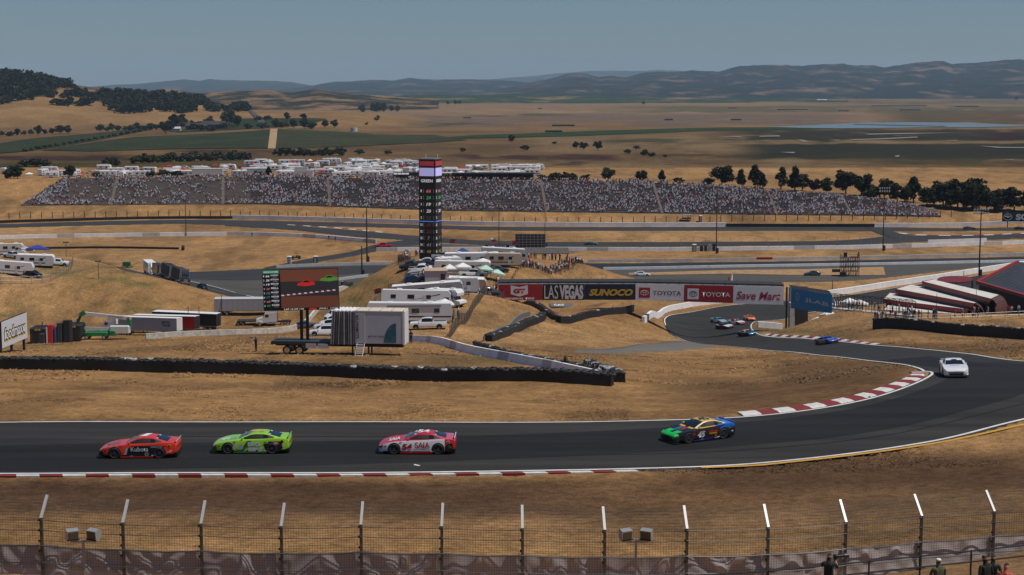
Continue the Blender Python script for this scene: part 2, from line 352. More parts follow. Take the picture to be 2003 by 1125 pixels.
    fb(1000, 262, 1500, 300, straw, 0.85, 0.5, 0.36, seed=11); fb(1150, 272, 1360, 284, olive, 0.7, 0.5, 0.45, seed=12); fb(1250, 300, 1500, 312, olive, 0.75, 0.6, 0.4, seed=13)
    fb(1420, 280, 2200, 312, marsh, 0.98, 0.22, 0.12, seed=14); fb(1380, 252, 2200, 280, marsh, 0.95, 0.25, 0.24, seed=15); fb(1600, 302, 2200, 326, olive, 0.7, 0.5, 0.4, seed=16)
    fb(1380, 274, 2100, 282, straw, 0.9, 0.5, 0.33, seed=17); fb(1460, 311, 1740, 330, straw, 0.8, 0.5, 0.42, seed=18); fb(1560, 326, 2100, 340, (0.28, 0.17, 0.06), 0.85, 0.5, 0.32, seed=19); fb(1450, 332, 2200, 346, (0.12, 0.05, 0.03), 0.9, 0.5, 0.38, seed=20)
    fb(1400, 336, 1640, 372, (0.045, 0.06, 0.018), 0.9, 0.4, 0.28, seed=21); fb(1640, 344, 2200, 400, (0.06, 0.06, 0.02), 0.85, 0.4, 0.34, seed=22); fb(1560, 352, 1800, 380, straw, 0.6, 0.6, 0.45, seed=23); fb(1900, 258, 2200, 276, (0.06, 0.03, 0.02), 0.95, 0.3, 0.05, seed=24)
    # flat tan farmland towards the mountains
    fb(560, 199, 2200, 240, ftan, 0.95, 0.25, 0.05, seed=30); fb(760, 226, 1420, 250, grayt, 0.9, 0.3, 0.1, seed=31); fb(1000, 222, 1700, 245, grayt, 0.95, 0.25, 0.05, seed=32); fb(850, 215, 1500, 222, straw, 0.7, 0.6, 0.45, seed=33)
    fb(1150, 206, 2200, 221, (0.12, 0.105, 0.045), 0.85, 0.35, 0.32, seed=34); fb(1700, 214, 2200, 246, (0.10, 0.075, 0.03), 0.85, 0.35, 0.3, seed=35); fb(1560, 194, 2300, 205, (0.13, 0.105, 0.05), 0.8, 0.4, 0.3, seed=36); fb(900, 224, 1120, 228, olive, 0.7, 0.5, 0.4, seed=37)
    fb(1820, 223, 2200, 236, (0.17, 0.07, 0.03), 0.7, 0.5, 0.45, seed=38); fb(660, 236, 960, 246, (0.05, 0.055, 0.02), 0.8, 0.5, 0.42, seed=39); fb(-300, 180, 560, 202, (0.05, 0.075, 0.03), 0.9, 0.4, 0.2, seed=41); fb(560, 186, 1450, 199, (0.05, 0.08, 0.035), 0.95, 0.3, 0.25, seed=42); fb(1450, 186, 2300, 194, (0.05, 0.07, 0.03), 0.9, 0.4, 0.25, seed=43)
    fb(1000, 236, 1260, 252, (0.27, 0.15, 0.06), 0.8, 0.4, 0.3, seed=44); fb(1060, 240, 1320, 243, (0.30, 0.17, 0.07), 0.6, 0.5, 0.3, seed=45)
    # golden hill on the left and the low rise in the middle
    hill = far & (z > 4) & (y > 2000)
    hc = np.array([0.36, 0.21, 0.085]) * (0.72 + 0.5 * fbm(x / 90, y / 120, 5, 50))[:, None]
    w = sstep(1.5, 7, z) * hill; col = col * (1 - w[:, None]) + hc * w[:, None]
    shade = 0.86 + 0.28 * fbm(x / 1.3, y / 1.3, 2, 60); col *= np.where(near, shade, 1.0)[:, None]
    col[far] *= (.72 - .26 * sstep(235, 270, py))[far][:, None]
    return np.clip(col, 0.005, 0.8)
def build_ground():
    rows = list(np.arange(-45, 60, 4.0)) + list(np.arange(60, 135, 0.9)) + list(np.arange(135, 300, 1.4)) + list(np.arange(300, 640, 2.0)) + list(np.arange(640, 990, 2.6))
    rows += [CAMZ * FPX / (q - 172.0) for q in np.arange(345.0, 180.0, -0.8) if CAMZ * FPX / (q - 172.0) > 992]
    rows += [25000, 40000, 70000]
    us = np.concatenate([-np.geomspace(1.6, 0.40, 14)[:-1], np.linspace(-0.39, 0.39, 640), np.geomspace(0.40, 1.6, 14)[1:]])
    rows = np.array(rows); nr, nc = len(rows), len(us)
    Y = np.repeat(rows, nc); X = np.tile(us, nr) * (np.maximum(Y, 0) + 55)
    Z = H(X, Y)
    rough = (fbm(X / 1.7, Y / 1.7, 3, 70) - 0.5) * 0.10 + (fbm(X / 7, Y / 7, 3, 71) - 0.5) * 0.25
    Z = Z + np.where((Y > 40) & (Y < 520), rough, 0)
    Z = Z - np.where(road_mask(X, Y), 0.16, 0.0)
    me = bpy.data.meshes.new('ground'); me.vertices.add(nr * nc); me.vertices.foreach_set('co', np.stack([X, Y, Z], 1).astype(np.float32).ravel())
    i = np.arange((nr - 1) * nc).reshape(nr - 1, nc)[:, :-1].ravel(); q = np.stack([i, i + 1, i + nc + 1, i + nc], 1).ravel(); nf = len(i)
    me.loops.add(nf * 4); me.loops.foreach_set('vertex_index', q.astype(np.int32)); me.polygons.add(nf)
    me.polygons.foreach_set('loop_start', np.arange(0, nf * 4, 4, dtype=np.int32)); me.polygons.foreach_set('use_smooth', np.ones(nf, bool))
    c = ground_colour(X, Y, Z); at = me.color_attributes.new('Col', 'FLOAT_COLOR', 'POINT')
    at.data.foreach_set('color', np.concatenate([c, np.ones((len(c), 1))], 1).astype(np.float32).ravel())
    me.update(); me.validate()
    m = bpy.data.materials.new('dry_grass_ground'); m.use_nodes = True; t = m.node_tree; b = t.nodes['Principled BSDF']; b.inputs['Roughness'].default_value = 0.95; b.inputs['Specular IOR Level'].default_value = 0.1
    a = t.nodes.new('ShaderNodeAttribute'); a.attribute_name = 'Col'; tc = t.nodes.new('ShaderNodeTexCoord')
    def noise(scale, detail=5, rough=0.65, sy=1.0):
        mp = t.nodes.new('ShaderNodeMapping'); mp.inputs['Scale'].default_value = (1, sy, 1); t.links.new(tc.outputs['Object'], mp.inputs[0])
        n = t.nodes.new('ShaderNodeTexNoise'); n.inputs['Scale'].default_value = scale; n.inputs['Detail'].default_value = detail; n.inputs['Roughness'].default_value = rough; t.links.new(mp.outputs[0], n.inputs['Vector']); return n
    def ramp(n, lo, hi, p0, p1):
        r = t.nodes.new('ShaderNodeValToRGB'); r.color_ramp.elements[0].position = p0; r.color_ramp.elements[1].position = p1; r.color_ramp.elements[0].color = (lo, lo, lo, 1); r.color_ramp.elements[1].color = (hi, hi, hi, 1); t.links.new(n.outputs['Fac'], r.inputs[0]); return r
    def mul(c1, c2):
        x = t.nodes.new('ShaderNodeMix'); x.data_type = 'RGBA'; x.blend_type = 'MULTIPLY'; x.inputs['Factor'].default_value = 1.0; t.links.new(c1, x.inputs[6]); t.links.new(c2, x.inputs[7]); return x.outputs[2]
    o1 = mul(a.outputs['Color'], ramp(noise(1.6, 6, 0.75), 0.55, 1.32, 0.32, 0.66).outputs[0])
    o2 = mul(o1, ramp(noise(0.22, 6, 0.7, 0.7), 0.72, 1.22, 0.32, 0.68).outputs[0])
    o2 = mul(o2, ramp(noise(8.0, 5, 0.8), 0.62, 1.38, 0.36, 0.64).outputs[0])
    o3 = mul(o2, ramp(noise(0.012, 6, 0.7, 0.8), 0.75, 1.2, 0.35, 0.65).outputs[0])
    t.links.new(o3, b.inputs['Base Color'])
    bp = t.nodes.new('ShaderNodeBump'); bp.inputs['Strength'].default_value = 0.7; bp.inputs['Distance'].default_value = 0.2; t.links.new(noise(4.5, 6, 0.8).outputs['Fac'], bp.inputs['Height']); t.links.new(bp.outputs[0], b.inputs['Normal'])
    me.materials.append(m)
    o = link('ground', me); tag(o, 'dry golden grass ground running from the foreground slope to the valley', None, None, 'structure'); return o
# ---------------------------------------------------------------- roads
def catmull(P, n):
    P = [np.array(p, float) for p in P]; d = [0]
    for a, b in zip(P[:-1], P[1:]): d.append(d[-1] + np.linalg.norm(b - a))
    d = np.array(d); ts = np.linspace(0, d[-1], n); out = []
    for t in ts:
        k = min(max(np.searchsorted(d, t) - 1, 0), len(P) - 2); u = (t - d[k]) / max(d[k + 1] - d[k], 1e-9)
        p0, p1, p2, p3 = P[max(k - 1, 0)], P[k], P[k + 1], P[min(k + 2, len(P) - 1)]
        # non-uniform tangents
        m1 = (p2 - p0) / max(d[k + 1] - d[max(k - 1, 0)], 1e-9) * (d[k + 1] - d[k]); m2 = (p3 - p1) / max(d[min(k + 2, len(P) - 1)] - d[k], 1e-9) * (d[k + 1] - d[k])
        out.append((2 * u ** 3 - 3 * u ** 2 + 1) * p1 + (u ** 3 - 2 * u ** 2 + u) * m1 + (-2 * u ** 3 + 3 * u ** 2) * p2 + (u ** 3 - u ** 2) * m2)
    return np.array(out)
ROADPOLY = []
def road_mask(X, Y):
    msk = np.zeros(len(X), bool)
    for poly in ROADPOLY:
        x0, y0 = poly.min(0); x1, y1 = poly.max(0); c = (X > x0) & (X < x1) & (Y > y0) & (Y < y1)
        idx = np.nonzero(c)[0]
        if not len(idx): continue
        x, y = X[idx], Y[idx]; ins = np.zeros(len(idx), bool); n = len(poly)
        for i in range(n):
            (xa, ya), (xb, yb) = poly[i], poly[i - 1]
            if ya == yb: continue
            ins ^= ((ya > y) != (yb > y)) & (x < (xb - xa) * (y - ya) / (yb - ya) + xa)
        msk[idx] |= ins
    return msk
def strip(name, L, Rr, m, off, n=120, nx=8, dig=True, kind='structure', parent=None, spline=True):
    """sheet between two plan polylines, draped on the ground"""
    f = catmull if spline else (lambda P, n: np.stack([np.interp(np.linspace(0, 1, n), np.linspace(0, 1, len(P)), np.array(P)[:, k]) for k in (0, 1)], 1))
    A = f([p[:2] for p in L], n); B = f([p[:2] for p in Rr], n)
    s = np.linspace(0, 1, nx + 1)[None, :, None]; G = A[:, None, :] * (1 - s) + B[:, None, :] * s
    X, Y = G[..., 0].ravel(), G[..., 1].ravel(); Z = H(X, Y) + off
    w = nx + 1; fs = [(i * w + j, i * w + j + 1, (i + 1) * w + j + 1, (i + 1) * w + j) for i in range(n - 1) for j in range(nx)]
    V = np.stack([X, Y, Z], 1).tolist()
    if dig:                                   # shoulder turned down into the soil
        for j, sg in ((0, -1), (nx, 1)):
            o = len(V); d = (B - A) / (np.linalg.norm(B - A, axis=1)[:, None] + 1e-9) * sg * .35; P2 = G[:, j] + d; z2 = H(P2[:, 0], P2[:, 1]) - .25; V += np.column_stack([P2, z2]).tolist()
            fs += [((o + i, i * w + j, (i + 1) * w + j, o + i + 1) if sg < 0 else (i * w + j, o + i, o + i + 1, (i + 1) * w + j)) for i in range(n - 1)]
    me = bpy.data.meshes.new(name); me.from_pydata(V, [], fs); me.materials.append(m)
    me.polygons.foreach_set('use_smooth', [True] * len(me.polygons))
    up = me.polygons[0].normal.z if len(me.polygons) else 1
    if up < 0: me.flip_normals()
    me.update(); o = link(name, me, parent)
    if kind and parent is None: tag(o, None, None, None, kind)
    if dig: ROADPOLY.append(np.concatenate([A, B[::-1]]))
    return o
def offs(P, d):
    """polyline offset sideways in plan"""
    P = np.array([p[:2] for p in P], float); T = np.gradient(P, axis=0); N = np.stack([-T[:, 1], T[:, 0]], 1); N /= np.linalg.norm(N, axis=1)[:, None] + 1e-9
    return P + N * d
def pl(pts, z=0.0): return [tuple(PZ(a, b, z))[:2] for a, b in pts]
def asphalt(name, base, patch=0.35, tint=None):
    m = bpy.data.materials.new(name); m.use_nodes = True; t = m.node_tree; b = t.nodes['Principled BSDF']; b.inputs['Roughness'].default_value = 0.82; b.inputs['Specular IOR Level'].default_value = 0.25
    tc = t.nodes.new('ShaderNodeTexCoord')
    def noise(scale, sx, sy, d=5):
        mp = t.nodes.new('ShaderNodeMapping'); mp.inputs['Scale'].default_value = (sx, sy, 1); t.links.new(tc.outputs['Object'], mp.inputs[0])
        n = t.nodes.new('ShaderNodeTexNoise'); n.inputs['Scale'].default_value = scale; n.inputs['Detail'].default_value = d; n.inputs['Roughness'].default_value = 0.6; t.links.new(mp.outputs[0], n.inputs['Vector']); return n
    def ramp(n, a, c, p0, p1):
        r = t.nodes.new('ShaderNodeValToRGB'); r.color_ramp.elements[0].position = p0; r.color_ramp.elements[1].position = p1; r.color_ramp.elements[0].color = (*a, 1); r.color_ramp.elements[1].color = (*c, 1); t.links.new(n.outputs['Fac'], r.inputs[0]); return r.outputs[0]
    dk = tuple(c * (1 - patch) for c in base); lt = tuple(c * (1 + patch) for c in base)
    c1 = ramp(noise(0.35, 0.12, 1.6), dk, lt, 0.36, 0.64); c2 = ramp(noise(9, 1, 1, 3), (0.82,) * 3, (1.15,) * 3, 0.3, 0.7)
    x = t.nodes.new('ShaderNodeMix'); x.data_type = 'RGBA'; x.blend_type = 'MULTIPLY'; x.inputs['Factor'].default_value = 1; t.links.new(c1, x.inputs[6]); t.links.new(c2, x.inputs[7]); t.links.new(x.outputs[2], b.inputs['Base Color'])
    return m
ASPH = asphalt('race_track_asphalt', (0.030, 0.028, 0.0245), 0.35); ASPD = asphalt('dark_patched_asphalt', (0.0125, 0.0125, 0.0125), 0.3); ASPG = asphalt('old_grey_asphalt', (0.075, 0.069, 0.060), 0.22); ASPM = asphalt('mid_grey_asphalt', (0.036, 0.036, 0.035), 0.2); ASPB = asphalt('blue_black_rubbered_asphalt', (0.018, 0.022, 0.028), 0.2)
LINEW = mat('white_track_paint', (0.66, 0.65, 0.62), 0.7, var=0.18, vscale=1.2); LINEY = mat('yellow_track_paint', (0.55, 0.28, 0.03), 0.7, var=0.2, vscale=1.5)
# near straight, hairpin and climb: edge pairs in plan
_near_far = [(-120, 109.0), (-80, 108.4), (-33, 108.0), (0, 108.0), (8.5, 108.4), (16, 110.0), (24, 115.0), (29.5, 121.5), (32.6, 127.5), (33.6, 133.5)]
EDGE_IN = [(x, y) for x, y in _near_far] + [(PD(*e).x, PD(*e).y) for e in reversed(LEFT_E)]
EDGE_OUT = [(-120, 92.6), (-80, 92.4), (-33, 92.6), (-5, 93.0), (7.3, 94.0), (15, 95.5), (26, 101.0), (33.4, 107.5), (41, 114.0), (47, 122.0), (49.3, 131.5), (48.0, 140.5)] + [(PD(*e).x, PD(*e).y) for e in reversed(RIGHT_E)]
_und_l = [(1298, 632, 1.5), (1310, 621, 1.0), (1350, 608, 0.5), (1400, 600, 0), (1455, 594, 0), (1530, 587, 0), (1650, 575, 0), (1750, 560.5, 0), (1860, 546, 0), (2003, 526, 0), (2300, 489, 0)]
_und_r = [(1530, 622, 0.8), (1590, 611, 0), (1660, 602, 0), (1760, 590, 0), (1860, 577, 0), (2003, 560, 0), (2300, 524, 0)]
EDGE_IN += [tuple(PZ(*p))[:2] for p in _und_l]; EDGE_OUT += [tuple(PZ(*p))[:2] for p in _und_r]
KR = mat('red_kerb_paint', (0.20, 0.018, 0.018), 0.75, var=0.22, vscale=1.5); KW = mat('white_kerb_paint', (0.60, 0.58, 0.54), 0.75, var=0.22, vscale=2.2)
def build_roads():
    strip('race_track', EDGE_IN, EDGE_OUT, ASPH, 0.02, 420, 14)
    # dark resurfaced racing lane on the outer half of the straight and through the hairpin
    I = catmull([p for p in EDGE_IN[:12]], 90); O = catmull([p for p in EDGE_OUT[:14]], 90)
    f0 = np.interp(np.linspace(0, 1, 90), [0, 0.38, 0.5, 0.62, 1.0], [0.50, 0.50, 0.42, 0.16, 0.10])[:, None]; f1 = np.interp(np.linspace(0, 1, 90), [0, 0.42, 0.6, 0.8, 1.0], [0.95, 0.95, 0.66, 0.62, 0.6])[:, None]
    strip('resurfaced_lane', I * (1 - f0) + O * f0, I * (1 - f1) + O * f1, ASPD, 0.026, 160, 4, dig=False)
    # edge lines
    seg_i = catmull(EDGE_IN, 500); seg_o = catmull(EDGE_OUT, 500)
    strip('inner_edge_line', offs(seg_i, -0.18), offs(seg_i, -0.42), LINEW, 0.030, 520, 1, dig=False, spline=False)
    ko = seg_o[(seg_o[:, 0] > 4) & (seg_o[:, 1] < 139)]
    strip('outer_edge_line', offs(seg_o, 0.12), offs(seg_o, 0.36), LINEW, 0.030, 520, 1, dig=False, spline=False)
    yl = catmull([(11, 94.55), (15, 95.35), (26, 100.8), (34.5, 107.6)], 60); strip('yellow_line', offs(yl, 0.0), offs(yl, -0.35), LINEY, 0.05, 60, 1, dig=False, spline=False)
    # skid marks
    SK = asphalt('tyre_mark_rubber', (0.012, 0.012, 0.013), 0.2)
    for k, (f, a, b) in enumerate([(0.55, 30, 75), (0.62, 20, 70), (0.74, 34, 80), (0.35, 40, 88), (0.42, 50, 89), (0.7, 2, 30)]):
        P = (I * (1 - f) + O * f)[a:b]; P = P + np.stack([np.zeros(len(P)), 0.5 * np.sin(np.linspace(0, 3, len(P)) + k)], 1)
        strip('skid_mark', offs(P, 0), offs(P, 0.16), SK, 0.031, 50, 1, dig=False, spline=False)
    # ---- lower circuit on the plain
    strip('upper_straight', pl([(-300, 446), (0, 439), (200, 433), (352, 430.5), (480, 431.5), (685, 436), (826, 440), (960, 443.5), (1250, 444.5), (1500, 444), (1700, 444.5), (1850, 446.5), (2003, 446), (2300, 446)]),
          pl([(-300, 452), (0, 445.5), (200, 440.5), (352, 438), (480, 441), (685, 443.5), (826, 447), (960, 450.5), (1250, 451.5), (1500, 451), (1700, 452), (1850, 452), (2003, 451), (2300, 451)]), ASPM, 0.05, 200, 4)
    strip('lower_straight', pl([(440, 436), (560, 441), (685, 450), (826, 463), (960, 471.5), (1150, 474), (1463, 473), (1640, 471), (1740, 463), (1800, 461), (1900, 460.5), (2003, 457.5), (2300, 452)]),
          pl([(440, 442), (560, 449), (685, 462), (826, 472), (960, 480), (1150, 483), (1463, 481), (1640, 479.5), (1740, 476), (1800, 473), (1900, 470.5), (2003, 467), (2300, 462)]), ASPM, 0.06, 200, 4)
    strip('link_road', pl([(1690, 446), (1702, 451), (1720, 458), (1745, 468)]), pl([(1728, 446), (1744, 452), (1762, 457), (1800, 463)]), ASPM, 0.07, 40, 3)
    strip('access_road', pl([(515, 523), (600, 507), (685, 493), (738, 478), (800, 469)]), pl([(560, 526), (620, 513), (690, 501), (750, 489), (860, 474)]), ASPM, 0.055, 60, 3)
    strip('service_loop', pl([(740, 480), (800, 476), (900, 479), (1000, 483)]), pl([(740, 489), (800, 487), (900, 486), (1000, 486)]), ASPG, 0.045, 40, 2)
    strip('drag_strip', pl([(1140, 514), (1300, 514), (1500, 512.5), (1700, 509), (2003, 502.5), (2300, 496)]), pl([(1140, 524), (1300, 523), (1500, 521), (1700, 517.5), (2003, 511), (2300, 503)]), ASPB, 0.06, 120, 3)
    strip('paved_apron', pl([(1140, 525), (1300, 524), (1500, 522), (1700, 518.5), (2003, 512), (2300, 504)]), pl([(1180, 556), (1280, 552), (1400, 549), (1600, 549), (1700, 545), (2003, 516), (2300, 506)]), ASPG, 0.04, 120, 8)
    strip('grass_island', pl([(1230, 532.5), (1400, 529.5), (1560, 527.5), (1728, 522.5)]), pl([(1230, 536.5), (1400, 536), (1560, 538), (1732, 538)]), mat('island_dry_grass', (0.34, 0.20, 0.09), 0.95, var=0.35, vscale=0.5), 0.09, 40, 3, dig=False)
    strip('paddock_road', pl([(168, 528), (350, 527), (520, 524), (770, 517)]), pl([(240, 575), (350, 590), (520, 596), (770, 548)]), ASPG, 0.04, 100, 10)
    strip('paddock_lane', pl([(168, 529), (350, 528), (520, 525), (770, 519)]), pl([(190, 543), (350, 544), (520, 544), (770, 532)]), ASPM, 0.07, 100, 4, dig=False)
    strip('hauler_lane', pl([(200, 540), (308, 549), (420, 561), (515, 577), (560, 585)]), pl([(150, 560), (300, 577), (400, 590), (470, 596), (530, 600)]), ASPM, 0.075, 60, 4, dig=False)
    strip('hauler_lane_line', pl([(260, 544.6), (308, 548.8), (420, 560.8), (560, 584.5)]), pl([(260, 545.4), (308, 549.8), (420, 561.9), (560, 585.8)]), LINEW, 0.08, 60, 1, dig=False)
    def ng(px, py): p = on_ground(px, py); return (p.x, p.y)
    strip('dirt_access_track', [ng(*p) for p in [(1130, 684), (1230, 677), (1330, 667), (1400, 676)]], [ng(*p) for p in [(1120, 690), (1230, 691), (1330, 686), (1400, 680)]], mat('grey_dirt', (0.13, 0.115, 0.095), 0.95, var=0.2, vscale=0.5), 0.04, 40, 3)
def kerb(name, P, width, seg, off=0.02, side=1, label=None, rise=0.07, start=0):
    """painted kerb: an empty whose blocks follow a plan polyline"""
    P = np.array([p[:2] for p in P], float); d = np.concatenate([[0], np.cumsum(np.linalg.norm(np.diff(P, axis=0), axis=1))]); L = d[-1]
    c = P[len(P) // 2]; e = empty(name, (c[0], c[1], Hs(*c))); tag(e, label, 'kerb', None, 'structure')
    n = max(int(L / seg), 1); O = Vector(e.location)
    def at(t): return np.array([np.interp(t, d, P[:, 0]), np.interp(t, d, P[:, 1])])
    for k in range(n):
        ts = np.linspace(k * L / n, (k + 1) * L / n, 4); vs = []
        for t in ts:
            p = at(t); q = at(min(t + 0.05, L)); r = at(max(t - 0.05, 0)); T = (q - r) / (np.linalg.norm(q - r) + 1e-9); N = np.array([-T[1], T[0]]) * side
            sk = T * 0.25
            for w, z in ((0, off), (width * 0.35, off + rise * 0.75), (width, off + rise), (width, off - 0.15), (0, off - 0.15)):
                a = p + N * w + sk * (w / width); vs.append(Vector((a[0], a[1], Hs(*a) + z)) - O)
        mb = MB(); mb.loft([vs[i * 5:i * 5 + 5] for i in range(4)], lambda i, j: (KR if (k + start) % 2 else KW), True, KR if (k + start) % 2 else KW)
        mb.build('kerb_block', e)
    return e
def build_kerbs():
    so = catmull(EDGE_OUT, 900); si = catmull(EDGE_IN, 900)
    kerb('kerb', so[(so[:, 0] > -60) & (so[:, 0] < 7.6) & (so[:, 1] < 100)], 0.75, 1.3, side=-1, label='red and white striped kerb along the near edge of the straight')
    kerb('kerb', si[(si[:, 0] > 15.0) & (si[:, 1] < 132.0)], 1.25, 1.45, side=1, label='wide red and white kerb around the inside of the hairpin', rise=0.12)
    t = np.array([(PD(*e).x, PD(*e).y) for e in reversed(RIGHT_E)]); t = catmull(t, 200); t = t[(t[:, 1] > 236) & (t[:, 1] < 322)]
    kerb('kerb', t, 0.9, 3.6, side=-1, label='red and white kerb on the climb behind the blue car', rise=0.10)
    q = pl([(1755, 456.5), (1800, 460.5), (1860, 461.6), (1930, 460.8), (2003, 457.3), (2100, 455)]); q = catmull(q, 120); kerb('kerb', q, 1.4, 4.2, side=1, label='striped kerb on the far island below the light mast', rise=0.12)
    q = catmull(pl([(560, 440), (640, 445), (700, 450), (745, 455)]), 60); kerb('kerb', q, 0.9, 4.0, side=1, label='faint striped kerb where the two far straights part', rise=0.1)
def field(name, pts, m, off=0.5, label=None, n=40):
    """flat field polygon on the valley floor"""
    P = [PZ(a, b, 0.0) for a, b in pts]
    bm = bmesh.new(); vs = [bm.verts.new((p.x, p.y, 0)) for p in P]; bm.faces.new(vs); bmesh.ops.triangulate(bm, faces=bm.faces)
    bmesh.ops.subdivide_edges(bm, edges=bm.edges, cuts=5, use_grid_fill=True)
    co = np.array([(v.co.x, v.co.y) for v in bm.verts]); hh = H(co[:, 0], co[:, 1])
    for v, h in zip(bm.verts, hh): v.co.z = h + off
    me = bpy.data.meshes.new(name); bmesh.ops.recalc_face_normals(bm, faces=bm.faces); bm.to_mesh(me); bm.free()
    if me.polygons[0].normal.z < 0: me.flip_normals()
    me.materials.append(m); o = link(name, me); tag(o, label, None, None, 'structure'); return o
def vine_mat(name, g, soil, scale, ang):
    m = bpy.data.materials.new(name); m.use_nodes = True; t = m.node_tree; b = t.nodes['Principled BSDF']; b.inputs['Roughness'].default_value = 0.9; b.inputs['Specular IOR Level'].default_value = 0.1
    tc = t.nodes.new('ShaderNodeTexCoord'); mp = t.nodes.new('ShaderNodeMapping'); mp.inputs['Rotation'].default_value = (0, 0, ang); t.links.new(tc.outputs['Object'], mp.inputs[0])
    w = t.nodes.new('ShaderNodeTexWave'); w.inputs['Scale'].default_value = scale; w.inputs['Distortion'].default_value = 0.6; w.inputs['Detail'].default_value = 2; t.links.new(mp.outputs[0], w.inputs[0])
    r = t.nodes.new('ShaderNodeValToRGB'); r.color_ramp.elements[0].color = (*soil, 1); r.color_ramp.elements[1].color = (*g, 1); r.color_ramp.elements[0].position = 0.06; r.color_ramp.elements[1].position = 0.3; t.links.new(w.outputs[0], r.inputs[0])
    n = t.nodes.new('ShaderNodeTexNoise'); n.inputs['Scale'].default_value = 0.02; n.inputs['Detail'].default_value = 7; n.inputs['Roughness'].default_value = 0.75; t.links.new(tc.outputs['Object'], n.inputs[0])
    r2 = t.nodes.new('ShaderNodeValToRGB'); r2.color_ramp.elements[0].color = (0.55, 0.55, 0.55, 1); r2.color_ramp.elements[1].color = (1.35, 1.3, 1.2, 1); r2.color_ramp.elements[0].position = 0.35; r2.color_ramp.elements[1].position = 0.65; t.links.new(n.outputs[0], r2.inputs[0])
    x = t.nodes.new('ShaderNodeMix'); x.data_type = 'RGBA'; x.blend_type = 'MULTIPLY'; x.inputs['Factor'].default_value = 1; t.links.new(r.outputs[0], x.inputs[6]); t.links.new(r2.outputs[0], x.inputs[7]); t.links.new(x.outputs[2], b.inputs['Base Color'])
    return m
def build_fields():
    v1 = vine_mat('vineyard_rows', (0.020, 0.034, 0.010), (0.05, 0.042, 0.02), 0.35, 0.25); v2 = vine_mat('vineyard_rows_dry', (0.024, 0.036, 0.011), (0.08, 0.06, 0.03), 0.3, 1.2); alf = vine_mat('green_crop', (0.022, 0.042, 0.012), (0.03, 0.045, 0.014), 0.05, 0)
    field('vineyard_field', [(-60, 284), (0, 281), (60, 272), (180, 262), (290, 250), (300, 253), (230, 267), (150, 282), (60, 296), (0, 301), (-60, 304)], v1, label='dark green vineyard on the left below the golden hill')
    field('vineyard_field', [(80, 295), (170, 281), (260, 269), (330, 266), (430, 262), (528, 258), (524, 291), (400, 291), (300, 293), (180, 297)], v1, label='wide vineyard block left of the pale dirt lane')
    field('vineyard_field', [(543, 258), (640, 261), (720, 264), (735, 266), (850, 265), (915, 275), (840, 280), (700, 286), (600, 290), (539, 291)], v2, label='vineyard block right of the pale dirt lane')
    field('dirt_lane', [(529, 257), (543, 257), (539, 291), (523, 291)], mat('pale_dirt', (0.36, 0.23, 0.12), 0.95, var=0.15, vscale=0.05), 0.3, label='pale dirt lane between two vineyard blocks')
    field('vineyard_field', [(470, 246), (560, 247), (640, 249), (600, 255), (500, 256), (430, 257), (350, 260), (330, 258), (400, 250)], v1, label='narrow vineyard strip below the farm trees')
    field('crop_field', [(930, 265), (1020, 262), (1180, 256), (1400, 250), (1600, 249), (1780, 250), (1600, 253), (1400, 256), (1250, 262), (1150, 266), (1000, 270), (900, 272), (880, 269)], alf, label='long green crop strip crossing the valley floor')
    wat = mat('pond_water', (0.10, 0.13, 0.16), 0.12, 0.0); wat.node_tree.nodes['Principled BSDF'].inputs['Specular IOR Level'].default_value = 0.9
    field('pond', [(1500, 249), (1570, 246.5), (1640, 243), (1700, 240.2), (1780, 239.6), (1900, 241), (2003, 245.5), (2060, 247), (1980, 248.5), (1900, 250), (1840, 249.5), (1750, 251), (1640, 252), (1560, 250.6)], wat, 0.6, label='blue marsh pond on the right of the valley')
    field('levee', [(1670, 243.6), (1760, 245.6), (1850, 247.6), (1848, 248.6), (1750, 246.6), (1668, 244.4)], mat('levee_mud', (0.05, 0.05, 0.03), 0.95), 0.9, label='dark mud bank crossing the pond')
    mud = mat('pale_mud_flat', (0.22, 0.19, 0.165), 0.8, var=0.1, vscale=0.02)
    for P in [[(1485, 267), (1525, 266), (1526, 268), (1486, 268.6)], [(1690, 263), (1760, 261.5), (1880, 260.5), (1800, 262.5), (1700, 264.5)], [(1660, 274), (1720, 272), (1794, 268.5), (1796, 270.2), (1730, 273.4), (1670, 275.3)], [(1558, 274.5), (1572, 275), (1582, 278.6), (1572, 279)], [(1620, 275), (1644, 274.6), (1640, 276.4)], [(1526, 299), (1556, 299), (1552, 301.4)], [(1750, 306.5), (1760, 305), (1758, 308.4), (1752, 308.4)], [(1915, 286.4), (1960, 289), (2060, 290), (2060, 291.4), (1950, 290.6)], [(1965, 314), (1984, 314), (1980, 315.6)], [(1400, 268.6), (1450, 268), (1448, 269.6)], [(1848, 276.5), (1872, 275), (1870, 276.6)]]:
        field('mud_flat', P, mud, 0.7)
